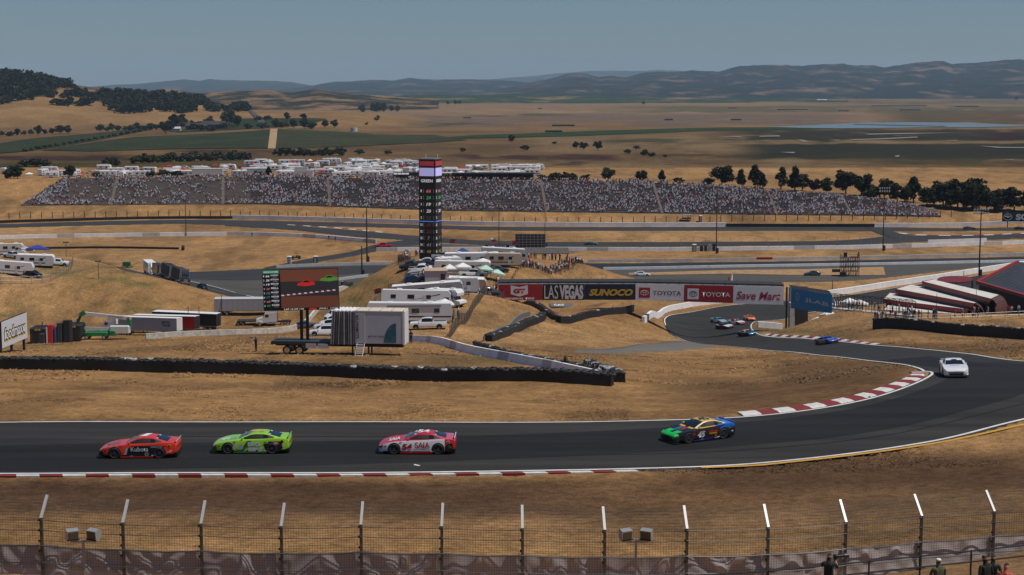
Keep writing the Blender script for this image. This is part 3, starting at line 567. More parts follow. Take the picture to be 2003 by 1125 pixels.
def range_(name, crest, Dc, D0, D1, seed, m, label, rug=0.35):
    """mountain range: a heightfield whose skyline follows the crest profile at distance Dc"""
    crest = np.array(crest, float); pxs = np.arange(crest[0, 0], crest[-1, 0] + 1, 5.0); ds = np.concatenate([np.linspace(D0, Dc, 34), np.linspace(Dc, D1, 8)[1:]])
    PX, DD = np.meshgrid(pxs, ds); X = (PX - CX) / FPX / CP * DD; cz = CAMZ + Dc * (172.0 - np.interp(PX, crest[:, 0], crest[:, 1])) / FPX
    t = np.where(DD <= Dc, (DD - D0) / (Dc - D0), 1 - 0.8 * (DD - Dc) / (D1 - Dc)); s = (Dc / 13000.0)
    rid = 1 - np.abs(2 * fbm(X / (900 * s), DD / (1500 * s), 5, seed) - 1); rid2 = 1 - np.abs(2 * fbm(X / (330 * s), DD / (600 * s), 4, seed + 5) - 1)
    prof = np.clip(t, 0, 1) ** 0.85; Z = cz * prof * (1 - rug * (1 - t.clip(0, 1) ** 2.0) * (1.25 - rid)) + cz * 0.30 * (rid2 - 0.75) * np.clip(t * 1.5, 0, 1) * (1 - 0.55 * t.clip(0, 1)) - 6
    Z += cz * 0.022 * (fbm(PX / 9, DD * 0, 3, seed + 9) - 0.5) * (t > 0.9)
    nr, nc = Z.shape; v = np.stack([X, DD, Z], -1).reshape(-1, 3); fs = [(i * nc + j, i * nc + j + 1, (i + 1) * nc + j + 1, (i + 1) * nc + j) for i in range(nr - 1) for j in range(nc - 1)]
    me = bpy.data.meshes.new(name); me.from_pydata(v.tolist(), [], fs); me.materials.append(m); me.polygons.foreach_set('use_smooth', [True] * len(me.polygons)); me.update()
    o = link(name, me); tag(o, label, None, None, 'structure'); return o
def scrub_mat(name, scrub, grass, s, bias=0.5):
    m = bpy.data.materials.new(name); m.use_nodes = True; t = m.node_tree; b = t.nodes['Principled BSDF']; b.inputs['Roughness'].default_value = 0.95; b.inputs['Specular IOR Level'].default_value = 0.05
    tc = t.nodes.new('ShaderNodeTexCoord'); n = t.nodes.new('ShaderNodeTexNoise'); n.inputs['Scale'].default_value = s; n.inputs['Detail'].default_value = 9; n.inputs['Roughness'].default_value = 0.72
    mp = t.nodes.new('ShaderNodeMapping'); mp.inputs['Scale'].default_value = (1, 0.6, 2.2); t.links.new(tc.outputs['Object'], mp.inputs[0]); t.links.new(mp.outputs[0], n.inputs[0])
    r = t.nodes.new('ShaderNodeValToRGB'); r.color_ramp.elements[0].color = (*scrub, 1); r.color_ramp.elements[1].color = (*grass, 1); r.color_ramp.elements[0].position = bias - 0.03; r.color_ramp.elements[1].position = bias + 0.09
    t.links.new(n.outputs['Fac'], r.inputs[0]); t.links.new(r.outputs[0], b.inputs['Base Color']); return m
def build_mountains():
    sc = scrub_mat('far_scrub', (0.012, 0.017, 0.012), (0.17, 0.105, 0.066), 0.0034, 0.555); sc2 = scrub_mat('farther_scrub', (0.02, 0.026, 0.02), (0.16, 0.11, 0.08), 0.0024, 0.58); gh = scrub_mat('oak_dotted_hills', (0.018, 0.022, 0.01), (0.22, 0.125, 0.058), 0.008, 0.50); gv = scrub_mat('vine_clad_hills', (0.022, 0.042, 0.017), (0.22, 0.14, 0.065), 0.0035, 0.55)
    range_('mountain_range', [(800, 168), (940, 156), (1000, 150), (1060, 147), (1120, 141), (1200, 139), (1280, 137), (1340, 140), (1400, 150), (1500, 160)], 26000, 21000, 29000, 4, sc2, 'faint pale ridge behind the middle of the skyline')
    range_('mountain_range', [(100, 175), (200, 168), (230, 165), (280, 163), (340, 158), (370, 155), (400, 158), (420, 154), (450, 156), (520, 157), (580, 160), (612, 166), (680, 170), (760, 176)], 19000, 15000, 22000, 11, sc2, 'pale blue ridge on the left skyline')
    range_('mountain_range', [(540, 176), (612, 167), (660, 159), (700, 158), (730, 155), (770, 157), (800, 152), (860, 155), (910, 154), (1000, 157), (1050, 162), (1100, 170), (1180, 176)], 15000, 11000, 18000, 21, sc, 'blue forested range in the middle of the skyline')
    range_('mountain_range', [(880, 184), (980, 172), (1040, 160), (1085, 151), (1110, 144), (1140, 143), (1170, 150), (1195, 147), (1220, 150), (1250, 143), (1300, 140), (1350, 138), (1400, 139), (1440, 128), (1480, 127), (1530, 126), (1560, 130), (1600, 123), (1640, 122), (1690, 128), (1720, 131), (1780, 121), (1830, 118), (1850, 126), (1900, 123), (1960, 118), (2003, 117), (2100, 120), (2300, 126), (2600, 140)], 12500, 8200, 16000, 31, sc, 'dark blue mountain range rising along the right skyline', 0.45)
    range_('hill', [(60, 190), (120, 168), (160, 163), (220, 167), (290, 175), (330, 171), (400, 178), (480, 174), (530, 172), (580, 178), (630, 170), (670, 177), (720, 181), (800, 187), (860, 190)], 5200, 3900, 6200, 41, gh, 'oak dotted golden hills behind the wooded hill', 0.3)
    range_('hill', [(420, 192), (520, 189), (600, 187), (700, 188), (760, 185), (850, 182), (930, 184), (1000, 181), (1080, 184), (1150, 183), (1250, 187), (1350, 188), (1500, 190), (1650, 192)], 7000, 5600, 7900, 51, gv, 'low vineyard covered hills across the valley', 0.3)
def build_haze():
    m = bpy.data.materials.new('pale_haze'); m.use_nodes = True; t = m.node_tree; t.nodes.clear()
    o = t.nodes.new('ShaderNodeOutputMaterial'); v = t.nodes.new('ShaderNodeVolumePrincipled'); v.inputs['Color'].default_value = (0.54, 0.77, 1.0, 1); v.inputs['Density'].default_value = 3.4e-5; v.inputs['Anisotropy'].default_value = 0.0
    t.links.new(v.outputs[0], o.inputs['Volume'])
    mb = MB(); mb.box((0, 16500, 250), (60000, 34000, 540), m); ob = mb.build('haze'); tag(ob, 'thin blue summer haze filling the valley', None, None, 'stuff'); ob.location.z = -5
build_roads(); build_kerbs(); build_ground(); build_fields(); build_mountains(); build_haze()
# ================================================================ vehicles
def carpaint(name, col): return mat(name, col, 0.28, 0.0, coat=0.6)
PAINT = {k: carpaint('car_' + k, c) for k, c in dict(red=(0.68, 0.035, 0.008), crimson=(0.58, 0.008, 0.014), lime=(0.30, 0.60, 0.02), dklime=(0.05, 0.20, 0.02), yellow=(0.72, 0.50, 0.02), amber=(0.80, 0.42, 0.015), white=(0.78, 0.78, 0.77), black=(0.012, 0.012, 0.013), green=(0.015, 0.55, 0.07), dkgreen=(0.01, 0.10, 0.03), blue=(0.03, 0.18, 0.68), rblue=(0.015, 0.06, 0.48), navy=(0.02, 0.05, 0.13), cream=(0.66, 0.52, 0.26), orange=(0.85, 0.20, 0.03), teal=(0.03, 0.36, 0.30), dkred=(0.10, 0.008, 0.012), silver=(0.38, 0.39, 0.40), grey=(0.11, 0.115, 0.12), purple=(0.10, 0.02, 0.25), cyan=(0.05, 0.35, 0.60), pink=(0.62, 0.10, 0.16), dkblue=(0.01, 0.02, 0.05), gunmetal=(0.05, 0.055, 0.06), tan=(0.35, 0.27, 0.18)).items()}
NUMG = mat('race_number_grey', (0.50, 0.50, 0.50), 0.4); NUMW = mat('decal_white', (0.76, 0.76, 0.75), 0.35); TAILR = mat('tail_lamp_red', (0.30, 0.01, 0.01), 0.3); LAMPG = mat('head_lamp_glass', (0.55, 0.55, 0.52), 0.15)
def wheel_meshes(r=0.345, w=0.30, rimr=0.24, rim=None, key='race'):
    if ('w', key) in TXT: return TXT[('w', key)]
    n = 22; t = MB(); prof = [(rimr, -w / 2 + 0.02), (r - 0.05, -w / 2), (r - 0.012, -w / 2 + 0.03), (r, -w / 4), (r, w / 4), (r - 0.012, w / 2 - 0.03), (r - 0.05, w / 2), (rimr, w / 2 - 0.02)]
    t.loft([[(p[0] * math.cos(2 * math.pi * k / n), p[1], p[0] * math.sin(2 * math.pi * k / n)) for p in prof] for k in range(n + 1)], lambda i, j: RUBBER, False)
    m = MB(); rm = rim or DKGREY
    for s in (-1, 1):
        y = s * (w / 2 - 0.05)
        m.add([(0, y + s * 0.02, 0)] + [(rimr * math.cos(2 * math.pi * k / n), y, rimr * math.sin(2 * math.pi * k / n)) for k in range(n)], [(0, 1 + k, 1 + (k + 1) % n) for k in range(n)], BLACK if key == 'race' else rm)
        for k in range(5):
            a = 2 * math.pi * k / 5; c, sn = math.cos(a), math.sin(a); b0, b1 = rimr * 0.12, rimr * 0.2
            m.add([(-sn * b0, y + s * 0.035, c * b0), (sn * b0, y + s * 0.035, -c * b0), (c * rimr * .97 + sn * b1, y + s * 0.02, sn * rimr * .97 - c * b1), (c * rimr * .97 - sn * b1, y + s * 0.02, sn * rimr * .97 + c * b1)], [(0, 1, 2, 3)], rm)
        m.tube((0, y, 0), (0, y + s * 0.05, 0), 0.035, CHROME, 8)
        m.loft([[((rimr + d) * math.cos(2 * math.pi * k / n), yy, (rimr + d) * math.sin(2 * math.pi * k / n)) for d, yy in ((-0.025, y + s * 0.028), (0.004, s * (w / 2 - 0.018)))] for k in range(n + 1)], lambda i, j: rm, False)
    TXT[('w', key)] = (t.mesh('tyre', 40), m.mesh('rim', 30)); return TXT[('w', key)]
def add_wheels(root, xs, yt, r, **k):
    tm, rm = wheel_meshes(r, **k)
    for x in xs:
        for s in (-1, 1):
            t = link('wheel', tm, root, (x, s * yt, r)); link('rim', rm, t)
BODY = [(2.45, .60, .15, .40, .47), (2.38, .78, .12, .50, .555), (2.16, .92, .12, .63, .65), (1.75, .985, .12, .745, .72), (1.40, 1.0, .12, .815, .775), (.95, 1.0, .12, .85, .85), (.70, 1.0, .12, .875, .91), (0, 1.0, .12, .90, .93), (-.8, 1.0, .12, .935, .95), (-1.4, 1.0, .12, .985, .98), (-1.8, 1.0, .15, .99, 1.0), (-2.2, .975, .2, .97, 1.0), (-2.40, .93, .28, .92, .965), (-2.45, .86, .34, .84, .88)]
ROOF = [(.80, .885, .90, .80, .74), (.45, .89, 1.06, .82, .67), (0, .90, 1.225, .83, .61), (-.3, .91, 1.27, .83, .595), (-.8, .93, 1.265, .83, .59), (-1.1, .945, 1.215, .82, .59), (-1.5, .975, 1.10, .80, .61), (-1.86, .985, 1.005, .76, .63)]
def race_car(L, label, loc, rz, tilt=(0, 0)):
    """L: livery with paints for hood, nose, roof, rail, deck, fender, door, quarter, rear"""
    g = lambda k, d='hood': L.get(k, L.get(d, L.get('door', L.get('hood'))))
    root = empty('race_car', loc, rz, label, 'race car', 'race cars on the circuit'); root.rotation_euler = (tilt[0], tilt[1], rz); root.scale = (.95,) * 3
    body = MB(); secs = []
    for x, w, zb, zs, zt in BODY:
        h = [(0, zb), (.8 * w, zb), (w, zb + .10), (w, zs - .10), (.96 * w, zs), (.70 * w, zt), (0, zt + .025)]
        secs.append([(x, a, b) for a, b in h] + [(x, -a, b) for a, b in h[-2:0:-1]])
    def mf(i, j):
        x = (BODY[i][0] + BODY[i + 1][0]) / 2; jj = min(j, 11 - j)
        if jj == 0: return BLACK
        if x > 2.2: return g('nose') if jj >= 3 else (g('lownose', 'nose'))
        if jj >= 4: return g('hood') if x > .7 else (g('deck', 'hood') if x < -.8 else g('roof', 'hood'))
        if x > .85: return g('fender')
        if x > -.9: return g('door', 'fender') if jj < 3 else g('belt', 'door')
        return g('quarter', 'door') if x > -2.0 else g('rear', 'quarter')
    body.loft(secs, mf, True, g('rear', 'quarter')); body.build('body', root, smooth=32)
    gh = MB(); secs = []
    for x, zb, zt, wb, wt in ROOF:
        h = [(wb, zb - .03), (wt + .07, zt - .055), (wt, zt), (0, zt + .03)]; secs.append([(x, a, b) for a, b in h] + [(x, -a, b) for a, b in h[-2::-1]])
    def mg(i, j):
        jj = min(j, 5 - j)
        if jj == 2: return GLASS if i in (0, 1) else (g('roof') if i in (2, 3) else (g('roof') if i == 4 else GLASS))
        if jj == 1: return g('rail', 'roof')
        return g('rail', 'roof') if i in (0, 6) else (BLACK if i != 4 else GLASS)
    gh.loft(secs, mg, False); gh.build('greenhouse', root, smooth=25)
    for x in (1.42, -1.38):
        for s in (-1, 1):
            a = MB(); a.add([(x, s * 1.006, .345)] + [(x + .415 * math.cos(t), s * 1.006, .345 + .415 * math.sin(t)) for t in np.linspace(-0.62, math.pi + 0.62, 22)], [(0, k, k + 1) for k in range(1, 22)], BLACK); a.build('wheel_arch', root)
    add_wheels(root, (1.42, -1.38), 0.885, .345, key='race', rim=DKGREY)
    sp = MB(); sp.prism([(2.10, -.96), (2.42, -.93), (2.60, -.70), (2.62, 0), (2.60, .70), (2.42, .93), (2.10, .96)], 'z', .055, .085, BLACK); sp.build('splitter', root)
    gr = MB(); gr.box((2.43, 0, .25), (.06, 1.1, .16), BLACK); gr.build('grille', root)
    for s in (-1, 1): gr = MB(); gr.add([(2.43, s * .74, .16), (2.42, s * .80, .40), (2.14, s * .945, .42), (2.16, s * .945, .15)], [(0, 1, 2, 3)], g('intake', 'nose')); gr.build('air_intake', root)
    gr = MB(); gr.prism([(2.475, -.55), (2.475, .55), (2.44, .62), (2.44, -.62)], 'z', .42, .455, BLACK); gr.build('upper_grille', root)
    for s in (-1, 1): lm = MB(); lm.add([(2.415, s * .70, .515), (2.36, s * .80, .52), (2.20, s * .90, .60), (2.22, s * .84, .635)], [(0, 1, 2, 3)], LAMPG); lm.build('head_lamp', root)
    for s in (-1, 1): sk = MB(); sk.box((0, s * .985, .105), (2.1, .06, .07), g('skirt', 'door')); sk.build('side_skirt', root)
    sk = MB(); sk.box((-2.25, 0, .22), (.42, 1.6, .22), BLACK); sk.build('diffuser', root)
    s2 = MB(); s2.prism([(-2.30, .985), (-2.41, 1.055), (-2.435, 1.055), (-2.34, .975)], 'y', -.86, .86, BLACK); s2.build('spoiler', root)
    s2 = MB(); s2.prism([(-2.385, 1.045), (-2.42, 1.063), (-2.445, 1.058), (-2.42, 1.04)], 'y', -.862, .862, g('lip', 'deck')); s2.build('spoiler_lip', root)
    for s in (-1, 1): tl = MB(); tl.tube((-2.02, s * .97, .80), (-2.02, s * 1.0, .80), .10, g('filler', 'quarter'), 14); tl.tube((-2.02, s * 1.0, .80), (-2.02, s * 1.004, .80), .06, BLACK, 12); tl.build('fuel_filler', root)
    tl = MB(); tl.box((-2.455, 0, .70), (.03, 1.5, .10), TAILR); tl.build('tail_lamp', root)
    for s in (-1, 1): mi = MB(); mi.box((.52, s * .90, .965), (.10, .16, .09), g('mirror', 'rail')); mi.build('door_mirror', root)
    wb = MB(); wb.add([(.03, -.60, 1.235), (.03, .60, 1.235), (.16, .63, 1.185), (.16, -.63, 1.185)], [(0, 1, 2, 3)], g('banner', 'rail')); wb.build('windscreen_banner', root); wb = MB(); wb.add([(-1.13, -.57, 1.217), (-1.13, .57, 1.217), (-1.25, .575, 1.185), (-1.25, -.575, 1.185)], [(0, 1, 2, 3)], NUMG); wb.build('rear_window_banner', root)
    SIDE = Matrix.Rotation(math.pi, 4, 'Z'); FLAT = Matrix.Rotation(math.pi / 2, 4, 'X') @ SIDE
    for k, d in enumerate(L.get('side', [])):            # (text, x, z, width, height, material, bold, shear)
        me = text_fit(d[0], d[3], d[4], d[5], d[6] if len(d) > 6 else .02, d[7] if len(d) > 7 else 0); me.transform(Matrix.Translation((d[1], 1.012 + 0.002 * k, d[2])) @ SIDE); link('lettering', me, root)
    if 'side' in L:
        for k in range(2, 7):
            x, z, w_, h_ = [0, 0, (1.0, .80, .14, .05), (-1.0, .20, .22, .05), (.35, .17, .2, .05), (-2.12, .48, .16, .06), (1.98, .50, .13, .07)][k]; pm = MB(); pm.box((x, 1.008, z), (w_, .008, h_), [NUMW, P_['yellow'], P_['red'], NUMW, P_['cyan'], NUMW, P_['black']][k]); pm.build('sponsor_decal', root)
    for d in L.get('poly', []):                           # (points on the left side, material)
        pm = MB(); n = len(d[0]); pm.add([(x, 1.004 + d[2] * .001 if len(d) > 2 else 1.004, z) for x, z in d[0]], [tuple(range(n))], d[1]); pm.build('paint_panel', root)
    for d in L.get('roofnum', []):
        me = text_fit(d[0], d[3], d[4], d[5], .03, d[6] if len(d) > 6 else 0); me.transform(Matrix.Translation((d[1], d[2], 1.315)) @ FLAT); link('roof_number', me, root)
    for d in L.get('hoodside', []):                       # hood lettering read from the car's left
        me = text_fit(d[0], d[3], d[4], d[5], .02, 0.0); me.transform(Matrix.Translation((d[1], d[2], d[6])) @ Matrix.Rotation(R(10.5), 4, 'Y') @ FLAT); link('hood_lettering', me, root)
    for d in L.get('hoodfront', []):                      # hood lettering read from ahead
        me = text_fit(d[0], d[3], d[4], d[5], .02, 0.0); me.transform(Matrix.Translation((d[1], d[2], d[6])) @ Matrix.Rotation(R(10.5), 4, 'Y') @ Matrix(((0, 0, -1, 0), (1, 0, 0, 0), (0, -1, 0, 0), (0, 0, 0, 1)))); link('hood_lettering', me, root)
    return root
def auto(kind, paint, name, label, loc, rz, group=None, cat='car', build=True):
    """road vehicles lofted from profiles: sedan, suv, pickup"""
    if kind == 'sedan': Bd = [(2.35, .70, .25, .52, .60), (2.2, .84, .2, .66, .72), (1.5, .90, .2, .80, .86), (.9, .91, .2, .88, .94), (0, .91, .2, .93, .96), (-1.3, .91, .2, .97, 1.0), (-1.9, .89, .25, .98, 1.03), (-2.3, .82, .35, .90, .96)]; Rf = [(1.0, .92, .95, .80, .74), (.25, .94, 1.40, .80, .60), (-.2, .95, 1.45, .80, .58), (-.9, .97, 1.42, .80, .58), (-1.6, 1.0, 1.16, .78, .62), (-1.9, 1.0, 1.03, .74, .66)]; ax = (1.40, -1.40); r = .335
    elif kind == 'suv': Bd = [(2.3, .75, .3, .70, .78), (2.15, .86, .25, .85, .92), (1.3, .92, .25, .98, 1.03), (.85, .92, .25, 1.02, 1.08), (0, .93, .25, 1.05, 1.1), (-1.4, .93, .25, 1.08, 1.12), (-2.1, .91, .3, 1.08, 1.12), (-2.3, .86, .4, 1.0, 1.06)]; Rf = [(.95, 1.05, 1.08, .80, .76), (.35, 1.07, 1.56, .82, .62), (-.1, 1.08, 1.66, .82, .61), (-1.2, 1.1, 1.66, .82, .61), (-1.8, 1.1, 1.60, .82, .62), (-2.2, 1.1, 1.15, .80, .70)]; ax = (1.38, -1.38); r = .36
    else: Bd = [(2.95, .80, .45, .95, 1.05), (2.85, .95, .4, 1.08, 1.15), (1.9, 1.0, .4, 1.15, 1.22), (1.5, 1.0, .4, 1.18, 1.24), (.9, 1.0, .4, 1.2, 1.25), (-.75, 1.0, .4, 1.2, 1.25), (-.9, 1.0, .4, 1.22, 1.24), (-2.9, .99, .4, 1.22, 1.24), (-3.0, .95, .5, 1.15, 1.2)]; Rf = [(1.65, 1.2, 1.24, .86, .80), (1.0, 1.22, 1.78, .88, .66), (.5, 1.22, 1.87, .88, .66), (-.3, 1.22, 1.87, .88, .66), (-.72, 1.22, 1.80, .88, .68), (-.80, 1.22, 1.27, .86, .80)]; ax = (1.95, -1.85); r = .41
    root = empty(name, loc, rz, label, cat, group); b = MB(); secs = []
    for x, w, zb, zs, zt in Bd:
        h = [(0, zb), (.85 * w, zb), (w, zb + .12), (w, zs - .10), (.95 * w, zs), (.7 * w, zt), (0, zt + .02)]; secs.append([(x, a, c) for a, c in h] + [(x, -a, c) for a, c in h[-2:0:-1]])
    bed = kind == 'pickup'
    b.loft(secs, lambda i, j: (BLACK if min(j, 11 - j) == 0 else (BLACK if bed and i == 6 and min(j, 11 - j) == 5 else paint)), True, paint); b.build('body', root, smooth=30)
    gl = MB(); secs = []
    for x, zb, zt, wb, wt in Rf:
        h = [(wb, zb - .02), (wt + .06, zt - .05), (wt, zt), (0, zt + .02)]; secs.append([(x, a, c) for a, c in h] + [(x, -a, c) for a, c in h[-2::-1]])
    nn = len(Rf); gl.loft(secs, lambda i, j: (paint if min(j, 5 - j) == 1 else (GLASS if (min(j, 5 - j) == 0 and 0 < i < nn - 1) or (min(j, 5 - j) == 2 and i in (0, nn - 2)) else paint)), False); gl.build('cabin', root, smooth=25)
    yw = Bd[2][1]
    for x in ax:
        for s in (-1, 1): a = MB(); a.add([(x, s * (yw + .008), r)] + [(x + r * 1.2 * math.cos(t), s * (yw + .008), r + r * 1.2 * math.sin(t)) for t in np.linspace(-.3, math.pi + .3, 16)], [(0, k, k + 1) for k in range(1, 16)], BLACK); a.build('wheel_arch', root)
    add_wheels(root, ax, yw - .11, r, w=.24, rimr=r * .66, rim=LGREY, key=kind)
    x0, z0, w0 = Bd[0][0], Bd[0][3], Bd[0][1]
    for s in (-1, 1): l = MB(); l.box((x0 - .05, s * w0 * .82, z0 - .02), (.16, .26, .14), LAMPG); l.build('head_lamp', root); l = MB(); l.box((Bd[-1][0] + .02, s * Bd[-1][1] * .85, Bd[-1][3] - .1), (.10, .22, .2), TAILR); l.build('tail_lamp', root)
    l = MB(); l.box((x0, 0, z0 - .16), (.06, w0 * 1.1, .16), BLACK); l.build('grille', root); l = MB(); l.box((x0 - .03, 0, Bd[0][2] + .08), (.16, w0 * 1.9, .14), BLACK if kind != 'pickup' else CHROME); l.build('bumper', root)
    for s in (-1, 1): m = MB(); m.box((Rf[1][0] + .35, s * (yw + .05), Bd[3][4] + .08), (.1, .18, .13), paint); m.build('door_mirror', root)
    return root
STRIPES = [mat('rv_stripe_' + k, c, 0.5) for k, c in dict(charcoal=(0.03, 0.03, 0.035), grey=(0.22, 0.22, 0.23), brown=(0.13, 0.08, 0.05), blue=(0.03, 0.07, 0.2), maroon=(0.12, 0.02, 0.02)).items()]
RVROOF = mat('rv_roof_membrane', (0.74, 0.73, 0.70), 0.6, var=0.08); RVSIDE = [mat('rv_side_' + k, c, 0.4, var=0.04) for k, c in dict(white=(0.70, 0.70, 0.69), grey=(0.42, 0.42, 0.42), tan=(0.50, 0.43, 0.33), cream=(0.62, 0.58, 0.50)).items()]
def rv(kind, L, side, st, name, label, loc, rz, group=None, detail=True, roofm=None):
    """kind: trailer, fifthwheel, classa, classc; +X is the front"""
    roofm = roofm or RVROOF; root = empty(name, loc, rz, label, 'motorhome' if kind.startswith('class') else 'trailer', group); w = 1.24; zb, zt = (.55, 3.15); b = MB(); hx = L / 2
    if kind == 'trailer': prof = [(-hx, zb), (hx - .5, zb), (hx, zb + .7), (hx - .12, zt - .5), (hx - .5, zt), (-hx + .15, zt), (-hx, zt - .2)]
    elif kind == 'fifthwheel': prof = [(-hx, zb), (hx - 2.4, zb), (hx - 2.3, 1.5), (hx - .1, 1.6), (hx, 2.4), (hx - .5, 3.5), (-hx + .2, zt + .15), (-hx, zt - .1)]
    elif kind == 'classa': prof = [(-hx, zb), (hx - .1, zb), (hx, 1.3), (hx - .25, zt - .4), (hx - .6, zt + .1), (-hx + .15, zt + .1), (-hx, zt - .1)]
    else: prof = [(-hx, zb), (hx - .3, .5), (hx, .75), (hx - .1, 1.15), (hx - 1.0, 1.35), (hx - 1.5, 1.95), (hx - .55, 2.1), (hx - .5, 2.6), (hx - .9, zt), (-hx + .15, zt), (-hx, zt - .15)]
    b.prism(prof, 'y', -w, w, side); b.build('body', root)
    rf = MB(); xr0, xr1 = -hx + .18, (hx - (.95 if kind == 'classc' else .62)); ztop = prof[-2][1]
    rf.cbox(((xr0 + xr1) / 2, 0, ztop + .03), (xr1 - xr0, 2 * w - .05, .07), roofm, .03); rf.build('roof', root)
    for x in ((-.25 * L), (.22 * L)): ac = MB(); ac.cbox((x, 0, ztop + .17), (.95, .7, .26), WHITE if detail else LGREY, .06); ac.build('air_conditioner', root)
    for s in (-1, 1):
        y = s * (w + .006); sp = MB(); sp.add([(-hx + .02, y, 1.0), (hx - 2.4, y, 1.05), (hx - 1.9, y, 1.35), (-hx + .02, y, 1.25)], [(0, 1, 2, 3)], st); sp.build('stripe', root); sp = MB(); sp.add([(-.1 * L, y, 1.45), (hx - 2.2, y, 2.5), (hx - 2.0, y, 2.75), (-.05 * L, y, 1.62)], [(0, 1, 2, 3)], st); sp.build('stripe', root)
    wn = []
    for x, ww, hh in [(-.33 * L, .9, .65), (-.08 * L, 1.2, .7), (.17 * L, .8, .65)]:
        for s in (-1, 1): m = MB(); m.box((x, s * (w + .01), 2.15), (ww, .05, hh), GLASS); m.build('window', root)
    if kind.startswith('class'):
        m = MB()
        if kind == 'classa': m.add([(hx + .004 - .02, -w * .92, 1.5), (hx - .016, w * .92, 1.5), (hx - .235, w * .92, 2.65), (hx - .235, -w * .92, 2.65)], [(0, 1, 2, 3)], GLASS)
        else: m.add([(hx - .98, -w * .88, 1.38), (hx - .98, w * .88, 1.38), (hx - 1.46, w * .88, 1.92), (hx - 1.46, -w * .88, 1.92)], [(0, 1, 2, 3)], GLASS)
        m.build('windscreen', root)
        for s in (-1, 1): m = MB(); m.box((hx - (.9 if kind == 'classa' else 1.9), s * (w + .008), 1.85), (.8, .03, .6), GLASS); m.build('window', root)
    d = MB(); d.box((.04 * L + .9, -w - .012, 1.55), (.68, .03, 1.8), LGREY); d.build('door', root)
    aw = MB(); aw.tube((-.38 * L, w + .08, zt - .18), (.25 * L, w + .08, zt - .18), .07, st, 6); aw.build('awning', root)
    u = MB(); u.box((0, 0, .45), (L * .9, 1.9, .25), BLACK); u.build('chassis', root)
    xs = (hx - 1.1, -hx + 2.2) if kind.startswith('class') else (-.12 * L, -.12 * L - .85)
    add_wheels(root, xs, 1.05, .38, w=.24, rimr=.24, rim=LGREY, key='rv')
    if kind == 'trailer': h = MB(); h.path([(hx - .1, .6, .5), (hx + 1.1, 0, .5), (hx - .1, -.6, .5)], .06, BLACK); h.tube((hx + .9, 0, 0), (hx + .9, 0, .9), .05, BLACK); h.build('tow_bar', root)
    return root
def semi_tractor(paint, name, label, loc, rz, group=None):
    root = empty(name, loc, rz, label, 'truck', group); b = MB()
    b.prism([(3.4, .75), (3.45, 1.0), (3.3, 1.55), (1.9, 1.95), (1.35, 2.85), (1.0, 3.0), (-1.3, 3.05), (-1.3, 1.0), (1.2, .8)], 'y', -1.02, 1.02, paint); b.prism([(1.15, 3.0), (.2, 3.75), (-1.2, 3.85), (-1.25, 3.02)], 'y', -.95, .95, paint); b.build('cab', root)
    w = MB(); w.add([(1.88, -.95, 2.02), (1.88, .95, 2.02), (1.40, .95, 2.82), (1.40, -.95, 2.82)], [(0, 1, 2, 3)], GLASS); w.build('windscreen', root)
    for s in (-1, 1): w = MB(); w.box((.9, s * 1.03, 2.4), (.8, .03, .6), GLASS); w.build('window', root)
    g = MB(); g.box((3.42, 0, 1.25), (.08, 1.0, .7), CHROME); g.box((3.42, 0, .75), (.25, 2.2, .3), CHROME); g.build('grille', root)
    for s in (-1, 1): f = MB(); f.prism([(3.2 + a, c) for a, c in ((.05, .75), (0, 1.15), (-.5, 1.3), (-1.1, 1.15), (-1.2, .75), (-.9, .72), (-.4, 1.0), (-.1, .72))], 'y', s * .75, s * 1.2, paint); f.build('fender', root); f = MB(); f.tube((.7, s * 1.0, .75), (-1.0, s * 1.0, .75), .32, CHROME, 12); f.build('fuel_tank', root)
    c = MB(); c.box((-1.3, 0, .85), (6.4, .9, .3), BLACK); c.box((-3.0, 0, 1.05), (1.2, 1.0, .12), DKGREY); c.build('chassis', root)
    for s in (-1, 1): e = MB(); e.tube((-1.42, s * .95, 1.0), (-1.42, s * .95, 4.1), .09, CHROME, 8); e.build('exhaust_stack', root)
    add_wheels(root, (2.6, -2.5, -3.8), .95, .5, w=.32, rimr=.3, rim=CHROME, key='semi'); return root
